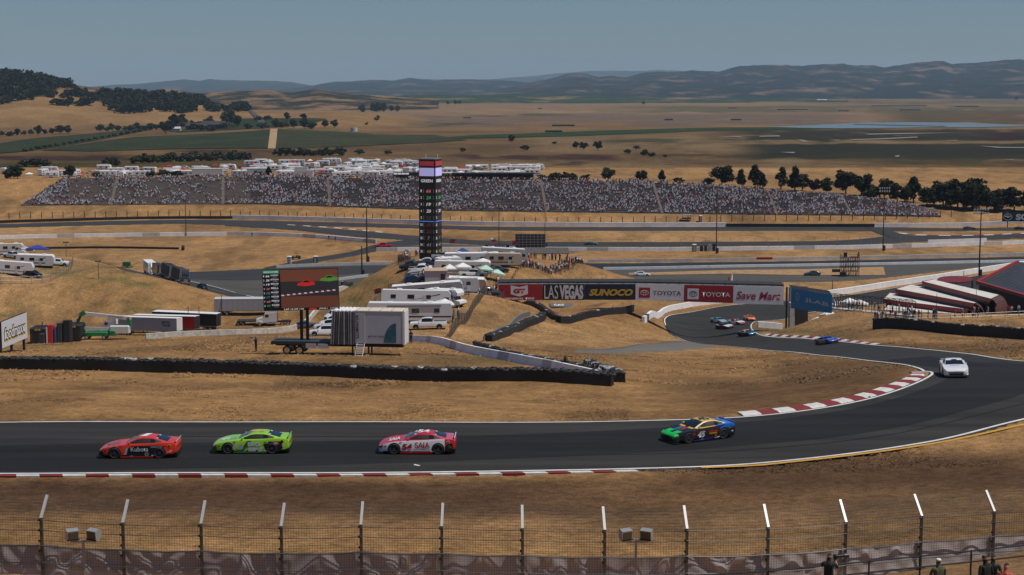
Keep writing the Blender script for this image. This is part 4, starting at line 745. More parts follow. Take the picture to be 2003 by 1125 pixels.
def box_trailer(L, side, roofm, endm, name, label, loc, rz, group=None, text=None, h=2.75, frame=None):
    """semi trailer, rear doors at -X"""
    root = empty(name, loc, rz, label, 'trailer', group); b = MB(); zb = 1.15; b.box((0, 0, zb + h / 2), (L, 2.56, h), side); b.build('body', root)
    r = MB(); r.cbox((0, 0, zb + h + .03), (L + .02, 2.6, .08), roofm, .03); r.build('roof', root)
    d = MB(); d.box((-L / 2 - .02, 0, zb + h / 2), (.05, 2.5, h - .1), endm); d.box((-L / 2 - .05, 0, zb + h / 2), (.03, .03, h - .1), BLACK)
    for y in (-1.1, -.45, .45, 1.1): d.tube((-L / 2 - .06, y, zb + .1), (-L / 2 - .06, y, zb + h - .1), .02, GALV, 6)
    d.build('door', root)
    rm_ = MB(); rm_.box((0, 0, 0), (.05, .012, h - .12), frame or side); rme = rm_.mesh('rib')
    for k in range(int(L / 1.2)):
        for s in (-1, 1): link('rib', rme, root, (-L / 2 + .6 + k * 1.2, s * 1.284, zb + h / 2))
    ri = MB(); ri.box((0, 0, zb - .06), (L, 2.58, .14), GALV); ri.build('frame', root)
    for s in (-1, 1): g = MB(); g.box((L / 2 - 2.4, s * .85, .55), (.16, .16, 1.1), BLACK); g.build('landing_leg', root)
    g = MB(); g.box((-L / 2 + 2.4, 0, .9), (3.4, 1.2, .3), BLACK); g.build('bogie', root); g = MB(); g.box((-L / 2 + .1, 0, .6), (.1, 2.3, .12), DKGREY); g.build('bumper', root)
    add_wheels(root, (-L / 2 + 1.5, -L / 2 + 2.8), 1.0, .5, w=.32, rimr=.3, rim=LGREY, key='semit')
    if text:
        for tx, x, z, tw, th, m in text:
            for s in (1, -1):
                me = text_fit(tx, tw, th, m, .03); me.transform(Matrix.Translation((x, s * -1.30, z)) @ (Matrix.Rotation(0 if s > 0 else math.pi, 4, 'Z'))); link('lettering', me, root)
    return root
# ---------------------------------------------------------------- race cars
def on_track(px, py, dz=0.03):
    p = on_ground(px, py); p.z = Hs(p.x, p.y) + dz; return p
def slope_at(x, y, rz):
    """pitch and roll that lay a vehicle on the ground"""
    c, s = math.cos(rz), math.sin(rz); e = 1.2
    dx = (Hs(x + c * e, y + s * e) - Hs(x - c * e, y - s * e)) / (2 * e); dy = (Hs(x - s * e, y + c * e) - Hs(x + s * e, y - c * e)) / (2 * e)
    return (math.atan(dy), -math.atan(dx))
def put_car(L, label, px, py, rz):
    p = on_track(px, py); return race_car(L, label, p, rz, slope_at(p.x, p.y, rz))
P_ = PAINT
def race_cars():
    side_blk = [(.85, .13), (.6, .62), (.35, .80), (-1.2, .83), (-1.5, .80), (-1.85, .78), (-1.2, .55), (-1.0, .13)]
    put_car(dict(hood=P_['red'], roof=P_['red'], nose=P_['red'], lownose=P_['red'], deck=P_['red'], fender=P_['red'], door=P_['red'], skirt=P_['red'], lip=P_['white'], intake=BLACK, filler=P_['amber'],
        poly=[(side_blk, P_['black']), ([(1.75, .765), (1.25, .775), (1.2, .745), (1.75, .735)], NUMW), ([(.2, .06), (.28, .06), (.28, .14), (.2, .14)], NUMW, 5)],
        side=[('1', .68, .47, .26, .44, NUMG, .03, .18), ('Kubota', -.16, .60, 1.10, .29, NUMW, .012), ('KUBOTAUSA.COM', -1.22, .74, .72, .07, NUMW, .02), ('WWEX', -2.0, .42, .26, .09, NUMW, .03), ('O', -.60, .28, .24, .22, NUMG, .03)],
        roofnum=[('1', -.42, 0, .62, .85, NUMW, .15)], hoodside=[('Kubota', 1.6, .10, .85, .62, P_['black'], .815)]),
        'red race car number 1 with black doors, leading along the near straight', 275, 891, math.pi + .012)
    swoosh = [(.55, .13), (.2, .45), (-.1, .82), (.02, .86), (.2, .84), (.5, .4), (.9, .13)]
    put_car(dict(hood=P_['lime'], roof=P_['lime'], nose=P_['lime'], lownose=P_['black'], deck=P_['lime'], fender=P_['lime'], door=P_['lime'], quarter=P_['lime'], skirt=P_['dklime'], lip=P_['lime'], intake=P_['dklime'], filler=P_['dkred'],
        poly=[(swoosh, P_['dklime']), ([(-1.0, .15), (-.85, .62), (-1.5, .80), (-1.9, .82), (-2.1, .45), (-1.9, .2)], P_['black']), ([(-1.45, .62), (-1.45, .82), (-1.85, .84), (-1.85, .58)], P_['red'], 3), ([(-1.15, .66), (-1.15, .82), (-1.4, .82), (-1.4, .66)], P_['purple'], 3)],
        side=[('16', .80, .47, .72, .40, NUMG, .04, .15), ('BIG', -.26, .64, .82, .28, NUMW, .05), ('SIPZ', -.36, .30, 1.0, .26, NUMW, .05), ('BS', -.98, .72, .22, .16, P_['dklime'], .04), ('DK', -1.65, .70, .26, .14, NUMW, .05), ('A-GAME', -2.12, .60, .2, .10, NUMW, .04)],
        roofnum=[('#', -.12, 0, .2, .6, P_['yellow']), ('16', -.55, 0, .52, .80, P_['yellow'])], hoodside=[('BIG', 1.15, .15, .45, .5, P_['cyan'], .845), ('SIPZ', 1.68, .10, .55, .6, NUMW, .80)]),
        'lime green race car number 16 running second behind the red car', 494, 882, math.pi + .012)
    put_car(dict(hood=P_['crimson'], roof=P_['crimson'], nose=P_['crimson'], lownose=P_['dkred'], deck=P_['pink'], fender=P_['white'], door=P_['white'], belt=P_['white'], quarter=P_['white'], rear=P_['crimson'], skirt=P_['crimson'], lip=P_['white'], intake=P_['white'], filler=P_['white'], mirror=P_['pink'],
        poly=[([(-1.95, .13), (-1.8, .5), (-2.1, .72), (-2.3, .72), (-2.3, .25)], P_['black']), ([(.95, .13), (.95, .18), (-.95, .22), (-.95, .13)], P_['crimson'], 3)],
        side=[('54', .62, .49, .68, .40, P_['crimson'], .05, .18), ('SAIA', -.38, .60, .95, .38, P_['crimson'], .02), ('LTL FREIGHT', -.42, .33, .5, .07, P_['gunmetal'], .01), ('GET IT DONE', -1.2, .80, .55, .06, NUMG, .01), ('M', -2.1, .50, .16, .26, P_['dklime'], .02)],
        roofnum=[('54', -.42, 0, .75, .85, NUMW)], hoodside=[('SAIA', 1.45, .08, .75, .85, NUMW, .825)]),
        'red and white race car number 54 running third along the near straight', 817, 883, math.pi - .02)
    put_car(dict(hood=P_['black'], roof=P_['amber'], rail=P_['cream'], nose=P_['green'], lownose=P_['dkgreen'], deck=P_['blue'], fender=P_['black'], door=P_['black'], quarter=P_['black'], rear=P_['black'], skirt=P_['dkblue'], intake=P_['dkgreen'], lip=P_['blue'], filler=P_['red'], banner=P_['dkgreen'], mirror=P_['cream'],
        poly=[([(-1.15, .60), (-1.1, .80), (-1.6, .99), (-2.25, .97), (-2.35, .82), (-1.9, .68), (-1.7, .78), (-1.38, .80)], P_['blue']), ([(1.0, .15), (-.4, .22), (-.6, .30), (-.5, .18), (.9, .12)], P_['purple'], 3), ([(1.0, .45), (.85, .62), (1.1, .60)], P_['crimson'], 3)],
        side=[('45', .42, .50, .62, .42, NUMG, .05, .18), ('COMPOUND', -.55, .64, .72, .11, P_['red'], .04), ('SOUND', -.55, .50, .62, .11, P_['amber'], .04), ('M', -.75, .33, .14, .12, P_['red'], .08), ('xfinity', -.8, .18, .3, .08, NUMW, .02)],
        roofnum=[('45', -.42, 0, .70, .80, P_['black'])], hoodside=[('COMP', 1.35, .25, .6, .35, P_['red'], .835), ('SOUND', 1.45, -.15, .7, .3, P_['cyan'], .825)]),
        'multicoloured race car number 45 with green nose, yellow roof and blue tail', 1364, 858, math.pi + .52)
    hp = bpy.data.objects[[o.name for o in bpy.data.objects if o.get('label', '').startswith('multicoloured')][0]]
    hb = MB(); hb.add([(2.16, -.66, .668), (2.16, .66, .668), (1.72, .70, .745), (1.72, -.70, .745)], [(0, 1, 2, 3)], P_['green']); hb.add([(.98, -.72, .862), (.98, .72, .862), (.80, .74, .905), (.80, -.74, .905)], [(0, 1, 2, 3)], P_['amber']); hb.build('hood_panel', hp)
    put_car(dict(hood=P_['white'], nose=P_['white'], lownose=P_['white'], roof=P_['white'], deck=P_['white'], fender=P_['white'], door=P_['white'], intake=P_['white'], hoodfront=[('NAPA', 1.15, 0, .7, .16, P_['rblue'], .872)]),
        'white race car seen head on at the hairpin apex', 1866, 733, math.radians(-100))
    put_car(dict(hood=P_['rblue'], nose=P_['rblue'], lownose=P_['rblue'], roof=P_['rblue'], rail=P_['rblue'], deck=P_['rblue'], fender=P_['rblue'], door=P_['gunmetal'], belt=P_['white'], quarter=P_['gunmetal'], intake=P_['navy'], hoodfront=[('VALVOLINE', 1.2, 0, 1.25, .26, NUMW, .865)]),
        'royal blue race car climbing beside the striped kerb', 1618, 673, math.radians(-68))
    far = [(dict(hood=P_['navy'], roof=P_['cream'], rail=P_['cream'], nose=P_['cyan'], fender=P_['navy'], door=P_['dkblue'], deck=P_['navy']), 'navy race car with a cream roof at the foot of the climb', 1462, 657, -66),
           (dict(hood=P_['white'], roof=P_['dkred'], nose=P_['dkred'], fender=P_['dkred'], door=P_['dkred'], lownose=P_['black']), 'dark maroon race car with white hood, crossing the bridge shadow', 1418, 643, -62),
           (dict(hood=P_['white'], roof=P_['crimson'], nose=P_['crimson'], fender=P_['crimson'], door=P_['white'], lownose=P_['black']), 'red and white race car between the orange and the teal cars', 1441, 635, -62),
           (dict(hood=P_['silver'], roof=P_['teal'], rail=P_['teal'], nose=P_['teal'], fender=P_['silver'], door=P_['silver']), 'pale teal race car leading out from under the bridge', 1406, 632, -64),
           (dict(hood=P_['orange'], roof=P_['orange'], nose=P_['orange'], fender=P_['orange'], door=P_['orange']), 'orange race car last of the group under the bridge', 1466, 627, -84)]
    for L, lab, px, py, rz in far: put_car(L, lab, px, py, math.radians(rz))
    put_car(dict(hood=P_['teal'], roof=P_['teal'], nose=P_['teal'], fender=P_['teal'], door=P_['gunmetal'], deck=P_['teal'], quarter=P_['dkgreen']), 'turquoise race car alone on the far lower straight', 1157, 479, 0.0)
    put_car(dict(hood=P_['black'], roof=P_['black'], nose=P_['black'], fender=P_['black'], door=P_['gunmetal'], deck=P_['black']), 'black race car beside the white wall on the far upper straight', 1897, 449, 0.0)
    put_car(dict(hood=P_['black'], roof=P_['gunmetal'], nose=P_['black'], fender=P_['black'], door=P_['black'], deck=P_['black']), 'black race car at the far right edge of the upper straight', 1997, 449, 0.0)
    def put(kind, paint, name, label, px, py, rz, group=None, cat='car', D0=None):
        p = on_ground(px, py, D0); o = auto(kind, paint, name, label, p, rz, group, cat); tl = slope_at(p.x, p.y, rz); o.rotation_euler = (tl[0], tl[1], rz); return o
    put('sedan', P_['white'], 'pace_car', 'white sedan with dark side stripe parked on the grey apron', 1256, 540, 0.0)
    put('sedan', P_['gunmetal'], 'sports_car', 'dark grey sedan parked beside the scaffold tower', 1589, 539, math.pi)
    put('pickup', P_['crimson'], 'pickup_truck', 'bright red pickup waiting where the access road meets the far wall', 750, 485, math.pi, cat='truck')
    put('pickup', P_['white'], 'pickup_truck', 'white crew cab pickup below the grey motorhome on the hill', 838, 643, math.pi - .03, cat='truck')
    put('suv', P_['white'], 'sport_utility_vehicle', 'white sport utility vehicle half hidden behind the screen truck curtain', 633, 657, math.pi + .05)
    put('suv', P_['white'], 'sport_utility_vehicle', 'white sport utility vehicle parked above the grey one by the white wall', 645, 632, math.pi + .55)
    put('suv', P_['grey'], 'sport_utility_vehicle', 'dark grey sport utility vehicle behind the screen mast', 599, 641, .15)
    put('suv', P_['white'], 'sport_utility_vehicle', 'white sport utility vehicle with roof rails behind the folded curtain', 642, 644, math.pi)
    o = auto('suv', P_['silver'], 'sport_utility_vehicle', 'pale silver car whose roof shows above the knoll by the long white wall', (0, 0, 0), .1); q = PD(432, 668, 292); o.location = (q.x, q.y, Hs(q.x, q.y))
    put('suv', P_['white'], 'sport_utility_vehicle', 'white car furthest back beside the white wall near the screen', 655, 618, math.pi + .4)
    g = 'vehicles parked on the hilltop by the tower'
    for k, (px, py, kind, c, rz) in enumerate([(807, 524, 'pickup', 'gunmetal', 2.9), (826, 532, 'pickup', 'white', -.15), (831, 540, 'pickup', 'white', -.15), (812, 552, 'suv', 'dkblue', .2), (851, 521, 'pickup', 'gunmetal', -.2)]):
        put(kind, P_[c], 'pickup_truck' if kind == 'pickup' else 'sport_utility_vehicle', ['dark pickup beside the hilltop crowd left of the scoring tower', 'white pickup with raised cab at the foot of the scoring tower', 'white pickup just in front of another white pickup near the tower', 'dark blue car below the white pickups on the hilltop', 'dark grey pickup directly at the base of the scoring tower'][k], px, py, rz, g, 'truck' if kind == 'pickup' else 'car')
race_cars()
# ================================================================ barriers, fences, stand
def ng(px, py, D0=None): p = on_ground(px, py, D0); return (p.x, p.y)
def resample(P, step):
    P = np.array([p[:2] for p in P], float); d = np.concatenate([[0], np.cumsum(np.linalg.norm(np.diff(P, axis=0), axis=1))]); n = max(int(round(d[-1] / step)), 1)
    t = np.linspace(0, d[-1], n + 1); return np.stack([np.interp(t, d, P[:, 0]), np.interp(t, d, P[:, 1])], 1)
def barrier(name, label, P, h, th, step, m, cat='barrier', jersey=False, base=None, sink=.15, group=None, part='barrier_block', m2=None, spl=True):
    """wall of separate blocks along a plan line"""
    Q = resample(catmull(P, 80) if spl else P, step); zz = H(Q[:, 0], Q[:, 1]); c = Q[len(Q) // 2]; O = Vector((c[0], c[1], zz[len(Q) // 2])); root = empty(name, O, 0, label, cat, group)
    for i in range(len(Q) - 1):
        a, b = Q[i], Q[i + 1]; T = (b - a) / np.linalg.norm(b - a); N = np.array([-T[1], T[0]]); prof = [(-th / 2, 0), (-th / 2, h), (th / 2, h), (th / 2, 0)]
        if jersey: prof = [(-th / 2, 0), (-th / 2, .12), (-th * .28, .38), (-th * .18, h), (th * .18, h), (th * .28, .38), (th / 2, .12), (th / 2, 0)]
        mb = MB(); rings = []
        for p, z, s in ((a + T * .02, zz[i], 1), (b - T * .02, zz[i + 1], 1)):
            rings.append([Vector((p[0] + N[0] * o, p[1] + N[1] * o, z + (q if q > 0 else -sink))) - O for o, q in prof])
        mm = m if not m2 or (i * 7) % 5 else m2; mb.loft(rings, lambda i_, j: mm, True, mm); mb.build(part, root)
    return root
TYRE = None
def tyre_mesh():
    global TYRE
    if TYRE: return TYRE
    r0, r1, w, n = .17, .325, .23, 14; prof = [(r0, -w / 2), (r1 - .05, -w / 2), (r1, -w / 4), (r1, w / 4), (r1 - .05, w / 2), (r0, w / 2)]
    TYRE = []
    for m in (RUBBER, mat('old_tyre_rubber', (0.035, 0.034, 0.033), .7), mat('white_painted_tyre', (0.42, 0.42, 0.41), .6)):
        t = MB(); t.loft([[(p[0] * math.cos(2 * math.pi * k / n), p[0] * math.sin(2 * math.pi * k / n), p[1]) for p in prof] for k in range(n + 1)], lambda i, j: m, True); TYRE.append(t.mesh('tyre', 40))
    return TYRE
BELT = mat('conveyor_belt_rubber', (0.010, 0.0095, 0.009), .65, var=.35, vscale=.7)
def tyre_wall(name, label, P, h, depth, rows=2, step=.66, face=True, whites=.07, facing=-1, seed=3, spl=True):
    rnd = random.Random(seed); C = catmull(P, 60) if spl else np.array([p[:2] for p in P], float); Q = resample(C, step); zz = H(Q[:, 0], Q[:, 1]); c = Q[len(Q) // 2]; O = Vector((c[0], c[1], zz[len(Q) // 2])); root = empty(name, O, 0, label, 'tyre wall')
    T = np.gradient(Q, axis=0); T /= np.linalg.norm(T, axis=1)[:, None]; N = np.stack([-T[:, 1], T[:, 0]], 1)
    core = MB(); rings = []; fr = []
    for i in range(len(Q)):
        hh = h - .2 + .05 * math.sin(i * .9) + .04 * rnd.random(); wv = .05 * math.sin(i * .55) + .03 * rnd.random()
        rings.append([Vector((Q[i][0] + N[i][0] * o, Q[i][1] + N[i][1] * o, zz[i] + z)) - O for o, z in ((-depth / 2 - wv, -.1), (-depth / 2 - wv * .4, hh * .5), (-depth / 2 + .03, hh), (depth / 2 - .03, hh), (depth / 2 + wv, -.1))])
    core.loft(rings, lambda i, j: BELT, True, BELT); core.build('belt_cover', root, smooth=40)
    tm = tyre_mesh()
    for i in range(len(Q)):
        for r in range(rows):
            o = -depth / 2 + .33 + r * (depth - .66) / max(rows - 1, 1) + rnd.uniform(-.06, .06); s = rnd.uniform(-.1, .1); p = Q[i] + N[i] * o + T[i] * s
            me = tm[2] if rnd.random() < whites else tm[rnd.random() < .4]
            link('tyre', me, root, (p[0] - O.x, p[1] - O.y, zz[i] + h - .12 + rnd.uniform(-.07, .05) - O.z), (rnd.uniform(-.16, .16), rnd.uniform(-.16, .16), rnd.random()))
    return root
def barriers():
    tyre_wall('tyre_barrier', 'long black belted tyre wall along the near infield in front of the screen truck', [ng(-60, 722), ng(0, 722), ng(300, 726), ng(600, 735), ng(900, 745), ng(1198, 755)], 1.28, 1.35, 2, .68)
    tyre_wall('tyre_barrier', 'black and white tyre stack at the tip of the concrete barrier', [ng(1150, 722, 140), ng(1180, 735, 140), ng(1212, 748)], 1.1, 1.1, 2, .66, whites=.3, seed=8)
    barrier('jersey_barrier', 'grey and white concrete barrier running down to the tyre wall tip', [ng(800, 668), ng(900, 686), ng(1000, 707), ng(1100, 728), ng(1175, 745)], .95, .7, 3.4, WHITEC, jersey=True, m2=CONC)
    tyre_wall('tyre_barrier', 'row of tyres behind the concrete barrier', [PD(930, 676, 200)[:2], PD(1000, 692, 186)[:2], PD(1060, 706, 175)[:2], PD(1150, 725, 161)[:2]], .95, .7, 1, .68, seed=4)
    tyre_wall('tyre_barrier', 'thick tyre wall climbing from the concrete barrier to the bridge pier', [ng(955, 668), ng(985, 658), ng(1015, 645), ng(1050, 630), ng(1062, 622)], 1.15, 1.3, 2, .72, seed=5)
    barrier('guard_rail', 'steel guard rail below the golden slope left of the bridge pier', [ng(946, 668), ng(975, 652), ng(1005, 634), ng(1036, 618)], .85, .25, 3.0, GALV)
    tyre_wall('tyre_barrier', 'tyre wall in the shade under the left end of the bridge', [PD(*q)[:2] for q in ((1003, 597, 331), (1030, 606, 322), (1060, 618, 312), (1086, 628, 305))], 1.1, 1.2, 1, .8, seed=6)
    tyre_wall('tyre_barrier', 'dark tyre wall curving right under the bridge banners', [PD(*q)[:2] for q in ((1092, 629, 303), (1115, 628, 307), (1150, 621, 318), (1200, 613, 332), (1236, 607, 343))], 1.3, 1.1, 1, .8, seed=7)
    barrier('concrete_wall', 'white wall curving beside the outside of the first corner', [ng(1258, 631), ng(1275, 619), ng(1310, 608), ng(1350, 600), ng(1400, 594), ng(1470, 587)], 1.25, .6, 3.6, WHITEC)
    barrier('concrete_wall', 'white wall along the straight behind the red and white roofs', pl([(1560, 584), (1640, 573), (1750, 557), (1860, 542), (2003, 520), (2200, 494)]), 1.45, .7, 4.2, WHITEC)
    tyre_wall('tyre_barrier', 'black tyre wall below the row of people on the right mound', [PD(*q)[:2] for q in ((1712, 641, 270), (1790, 647, 262), (1850, 652, 256), (1930, 658, 248), (2003, 664, 240), (2080, 669, 234))], 1.75, 1.2, 1, .8, seed=9)
    barrier('concrete_wall', 'short white wall and tyres at the foot of the right bridge pier', [ng(1482, 640), ng(1530, 644)], 1.2, .7, 2.2, WHITEC, spl=False)
    # plain
    barrier('concrete_wall', 'long white wall across the left golden field', pl([(-60, 470), (0, 468), (100, 465.5), (350, 462), (480, 461), (540, 462.5), (600, 465), (736, 476)]), 1.35, .6, 6, WHITEC, m2=CONC)
    barrier('concrete_wall', 'pale grey wall crossing the plain behind the scoring tower', pl([(736, 491.5), (1000, 490.5), (1300, 491), (1463, 489.5), (1700, 486), (2003, 477.5), (2200, 472)]), 1.25, .5, 7, WHITEC, m2=CONC)
    barrier('concrete_wall', 'white wall in front of the middle of the grandstand', pl([(455, 428), (560, 430), (700, 434), (826, 438), (960, 441), (1200, 443), (1420, 443.5)]), 1.55, .7, 8, WHITEC)
    barrier('concrete_wall', 'white wall at the right end of the grandstand straight', pl([(1710, 444), (1850, 444), (2003, 444), (2200, 444)]), 1.5, .7, 8, WHITEC)
    barrier('tyre_barrier', 'black tyre wall at the left end of the grandstand straight', pl([(-80, 440), (0, 436.5), (150, 432), (300, 428.5), (455, 428)]), 1.1, .9, 5, BELT, 'tyre wall', part='tyre_bundle')
    barrier('tyre_barrier', 'black tyre wall right of the middle in front of the grandstand', pl([(1420, 443.5), (1560, 444), (1710, 444)]), 1.2, 1.0, 3, BELT, 'tyre wall', part='tyre_bundle')
    barrier('concrete_wall', 'grey wall on the far side of the drag strip', pl([(1150, 512), (1400, 511), (1700, 506), (2003, 500), (2200, 496)]), .95, .4, 8, CONC)
    barrier('concrete_wall', 'low white wall on the near side of the drag strip', pl([(1180, 526), (1400, 524), (1700, 519), (2003, 512.6), (2200, 508)]), .8, .4, 8, WHITEC)
    barrier('concrete_wall', 'pale wall behind the screen on the paddock road', pl([(540, 524), (620, 521), (770, 517)]), .9, .4, 6, CONC); barrier('concrete_wall', 'low pale wall below the paddock road near the hill', pl([(640, 548), (720, 541)]), .8, .4, 5, CONC, spl=False)
    barrier('pipe_line', 'long black hose across the left golden slope', pl([(-60, 490), (60, 488), (200, 486), (350, 488)]), .7, .5, 8, BLACK, 'pipe', part='pipe_section')
    q = PZ(358, 489.5, 0); t = MB(); t.tube((-.4, 0, .7), (.4, 0, .7), .95, BLACK, 16); t.tube((-.5, 0, .7), (.5, 0, .7), .5, DKGREY, 12); o = t.build('pipe_drum', loc=q); tag(o, 'black drum at the right end of the long hose', 'drum')
    barrier('concrete_wall', 'weathered white wall beside the parked trailers and cars', pl([(285, 664), (380, 656), (480, 648), (578, 635), (625, 619), (660, 607), (692, 588)], 1.2), 1.15, .5, 4, mat('stained_white_wall', (0.55, 0.53, 0.48), .85, var=.35, vscale=1.2))
    tyre_wall('tyre_barrier', 'curved tyre pile at the foot of the hill behind the screen', [PZ(668, 580, .5)[:2], PZ(682, 572, .5)[:2], PZ(684, 562, .5)[:2], PZ(672, 556, 0)[:2]], 1.5, 1.6, 2, .9, seed=12)
def post_fence(name, label, P, h, step, pm, r=.06, rails=(), mesh=None, cat='fence', lean=0.0, spl=True, group=None):
    Q = resample(catmull(P, 60) if spl else P, step); zz = H(Q[:, 0], Q[:, 1]); c = Q[len(Q) // 2]; O = Vector((c[0], c[1], zz[len(Q) // 2])); root = empty(name, O, 0, label, cat, group)
    b = MB(); b.box((0, 0, h / 2 - .1), (2 * r, 2 * r, h + .2), pm); me = b.mesh('fence_post')
    for i in range(len(Q)): link('fence_post', me, root, Vector((Q[i][0], Q[i][1], zz[i])) - O)
    for z in rails:
        rl = MB(); pts = [Vector((Q[i][0], Q[i][1], zz[i] + z)) - O for i in range(len(Q))]; rl.path(pts, r * .45, pm, 4); rl.build('rail', root)
    if mesh:
        s = MB(); s.loft([[Vector((Q[i][0], Q[i][1], zz[i] + z)) - O for z in (.05, h)] for i in range(len(Q))], lambda i, j: mesh, False); s.build('wire_mesh', root)
    return root
def wire(name, col, scale, fill, rot=0.0):
    """chain link / screen material: wires with real gaps"""
    m = bpy.data.materials.new(name); m.use_nodes = True; t = m.node_tree; b = t.nodes['Principled BSDF']; b.inputs['Base Color'].default_value = (*col, 1); b.inputs['Roughness'].default_value = .6
    b.inputs['Alpha'].default_value = fill; MATS[name] = m; return m
def stand_pt(px, t, dz=0.0):
    az = (px - CX) / FPX / CP; Db = float(np.interp(az, _sb[:, 0] / _sb[:, 1], _sb[:, 1])); Dt = float(np.interp(az, _sb[:, 0] / _sb[:, 1], _sb[:, 2])); D = Db + (Dt - Db) * t
    zt = float(np.interp(az, _sb[:, 0] / _sb[:, 1], _sb[:, 3])); return Vector((az * D, D, 3 + (zt - 3) * t + dz))
NROW = 21
AISLES = [(222, 236), (440, 441), (648, 644), (846, 842), (1068, 1058), (1294, 1275), (1518, 1497), (1664, 1642)]
def grandstand():
    root = empty('grandstand', stand_pt(900, 0), 0, 'long grandstand of brown bench rows cut by aisles', 'grandstand'); O = Vector(root.location)
    wood = mat('bench_boards', (0.21, 0.16, 0.13), .85, var=.3, vscale=.4); earth = mat('terrace_earth', (0.085, 0.065, 0.053), .95, var=.25, vscale=.3); step = mat('aisle_steps', (0.12, 0.09, 0.072), .9, var=.15, vscale=.5)
    t = MB(); pxs = list(range(45, 1841, 15))
    t.loft([[stand_pt(p + (85 * tt * (1 - (p - 45) / 90) if p < 135 else 0), tt, .16) - O for tt in np.linspace(0, 1, 6)] for p in pxs], lambda i, j: earth, False); t.build('terrace', root)
    bounds = [(45, 130)] + AISLES + [(1840, 1790)]
    seats = []
    for k in range(NROW):
        tt = (k + .3) / NROW
        for s in range(len(bounds) - 1):
            a = bounds[s][0] + (bounds[s][1] - bounds[s][0]) * tt + 3; b = bounds[s + 1][0] + (bounds[s + 1][1] - bounds[s + 1][0]) * tt - 3; n = max(int((b - a) / 22), 2); mb = MB(); rings = []
            for p in np.linspace(a, b, n):
                q = stand_pt(p, tt) - O; rings.append([q + Vector((0, dy, z)) for dy, z in ((-.35, -.1), (-.35, .62), (.25, .62), (.25, -.1))])
            mb.loft(rings, lambda i, j: wood, True, wood); mb.build('bench_row', root); seats.append((a, b, tt))
    for a in AISLES:
        mb = MB(); rings = []
        for tt in np.linspace(0, 1, 12):
            c = a[0] + (a[1] - a[0]) * tt; rings.append([stand_pt(c - 2.4, tt, .30) - O, stand_pt(c + 2.4, tt, .30) - O])
        mb.loft(rings, lambda i, j: step, False); mb.build('aisle', root)
    rl = MB(); rl.path([stand_pt(p, 1.0, 1.0) - O + Vector((0, .8, 0)) for p in range(1240, 1640, 20)], .07, DKGREY, 4); rl.build('back_rail', root)
    # ---- the crowd on the benches
    v, f, col = [], [], []; pal = [(0.78, 0.78, 0.78)] * 7 + [(0.04, 0.04, 0.045)] * 3 + [(0.30, 0.02, 0.02)] * 2 + [(0.08, 0.10, 0.20), (0.35, 0.36, 0.38), (0.42, 0.30, 0.24), (0.5, 0.12, 0.1), (0.10, 0.16, 0.28), (0.55, 0.45, 0.4), (0.22, 0.05, 0.06), (0.12, 0.3, 0.35), (0.6, 0.22, 0.05)]
    skin = [(0.42, 0.25, 0.17), (0.30, 0.17, 0.11), (0.5, 0.32, 0.24)]; hats = [(0.8, 0.8, 0.8), (0.75, 0.75, 0.75), (0.03, 0.03, 0.03), (0.03, 0.02, 0.015), (0.3, 0.02, 0.02), (0.08, 0.05, 0.03)]
    def blk(c, wx, wy, wz, cc, taper=.8):
        o = len(v); x, y, z = c
        for s, zz in ((1, 0), (taper, wz)):
            for dx, dy in ((-1, -1), (1, -1), (1, 1), (-1, 1)): v.append((x + dx * wx * s / 2, y + dy * wy * s / 2, z + zz)); col.append(cc)
        for q in ((0, 1, 5, 4), (1, 2, 6, 5), (2, 3, 7, 6), (3, 0, 4, 7), (4, 5, 6, 7)): f.append([o + k for k in q])
    rnd = random.Random(4)
    for a, b, tt in seats:
        p = a + rnd.random()
        while p < b:
            dens = .62 * float(fbm(np.array([p / 38.0]), np.array([tt * 7.0]), 3, 90)[0]) * 0 + min(max((float(fbm(np.array([p / 30.0]), np.array([tt * 6.0]), 3, 91)[0]) - .46) * 3.0 + (.30 if p < 480 else .46), .05), .85)
            if rnd.random() < dens:
                q = stand_pt(p, tt); st = rnd.random() < .18; z = q.z + (.62 if not st else .16 + .75); cc = rnd.choice(pal)
                if not st: blk((q.x, q.y - .22, q.z + .2), .4, .35, .5, rnd.choice([(0.03, 0.03, 0.04), (0.08, 0.1, 0.16), (0.25, 0.2, 0.15)]), 1)
                else: blk((q.x, q.y - .42, q.z + .15), .34, .26, .8, rnd.choice([(0.03, 0.03, 0.04), (0.08, 0.1, 0.16), (0.25, 0.2, 0.15)]), 1)
                y = q.y - (.42 if st else .05); blk((q.x, y, z), .46, .30, .58, cc, .82); blk((q.x, y, z + .60), .21, .23, .16, rnd.choice(skin), 1.0); blk((q.x, y, z + .75), .24, .26, .12, rnd.choice(hats), .7)
            p += rnd.uniform(2.0, 3.0)
    for p in np.arange(130, 1500, 1.6):                       # people standing along the top walkway
        if rnd.random() < .5 * (.4 if p < 480 else 1):
            q = stand_pt(p, 1.0) + Vector((0, rnd.uniform(1.5, 7), 0)); q.z = Hs(q.x, q.y); blk(q, .36, .26, .85, rnd.choice([(0.03, 0.03, 0.04), (0.08, 0.1, 0.16)]), 1); blk((q.x, q.y, q.z + .85), .46, .3, .6, rnd.choice(pal), .82); blk((q.x, q.y, q.z + 1.46), .22, .24, .26, rnd.choice(skin + hats), .8)
    me = bpy.data.meshes.new('grandstand_crowd'); me.from_pydata(v, [], f); at = me.color_attributes.new('Col', 'FLOAT_COLOR', 'POINT'); at.data.foreach_set('color', np.concatenate([np.array(col), np.ones((len(col), 1))], 1).astype(np.float32).ravel())
    me.materials.append(mat_attr('crowd_clothes')); me.update(); o = link('grandstand_crowd', me); tag(o, 'dense crowd of spectators seated along the far grandstand', None, None, 'stuff')
    wf = mat('fence_post_wood', (0.05, 0.04, 0.035), .9)
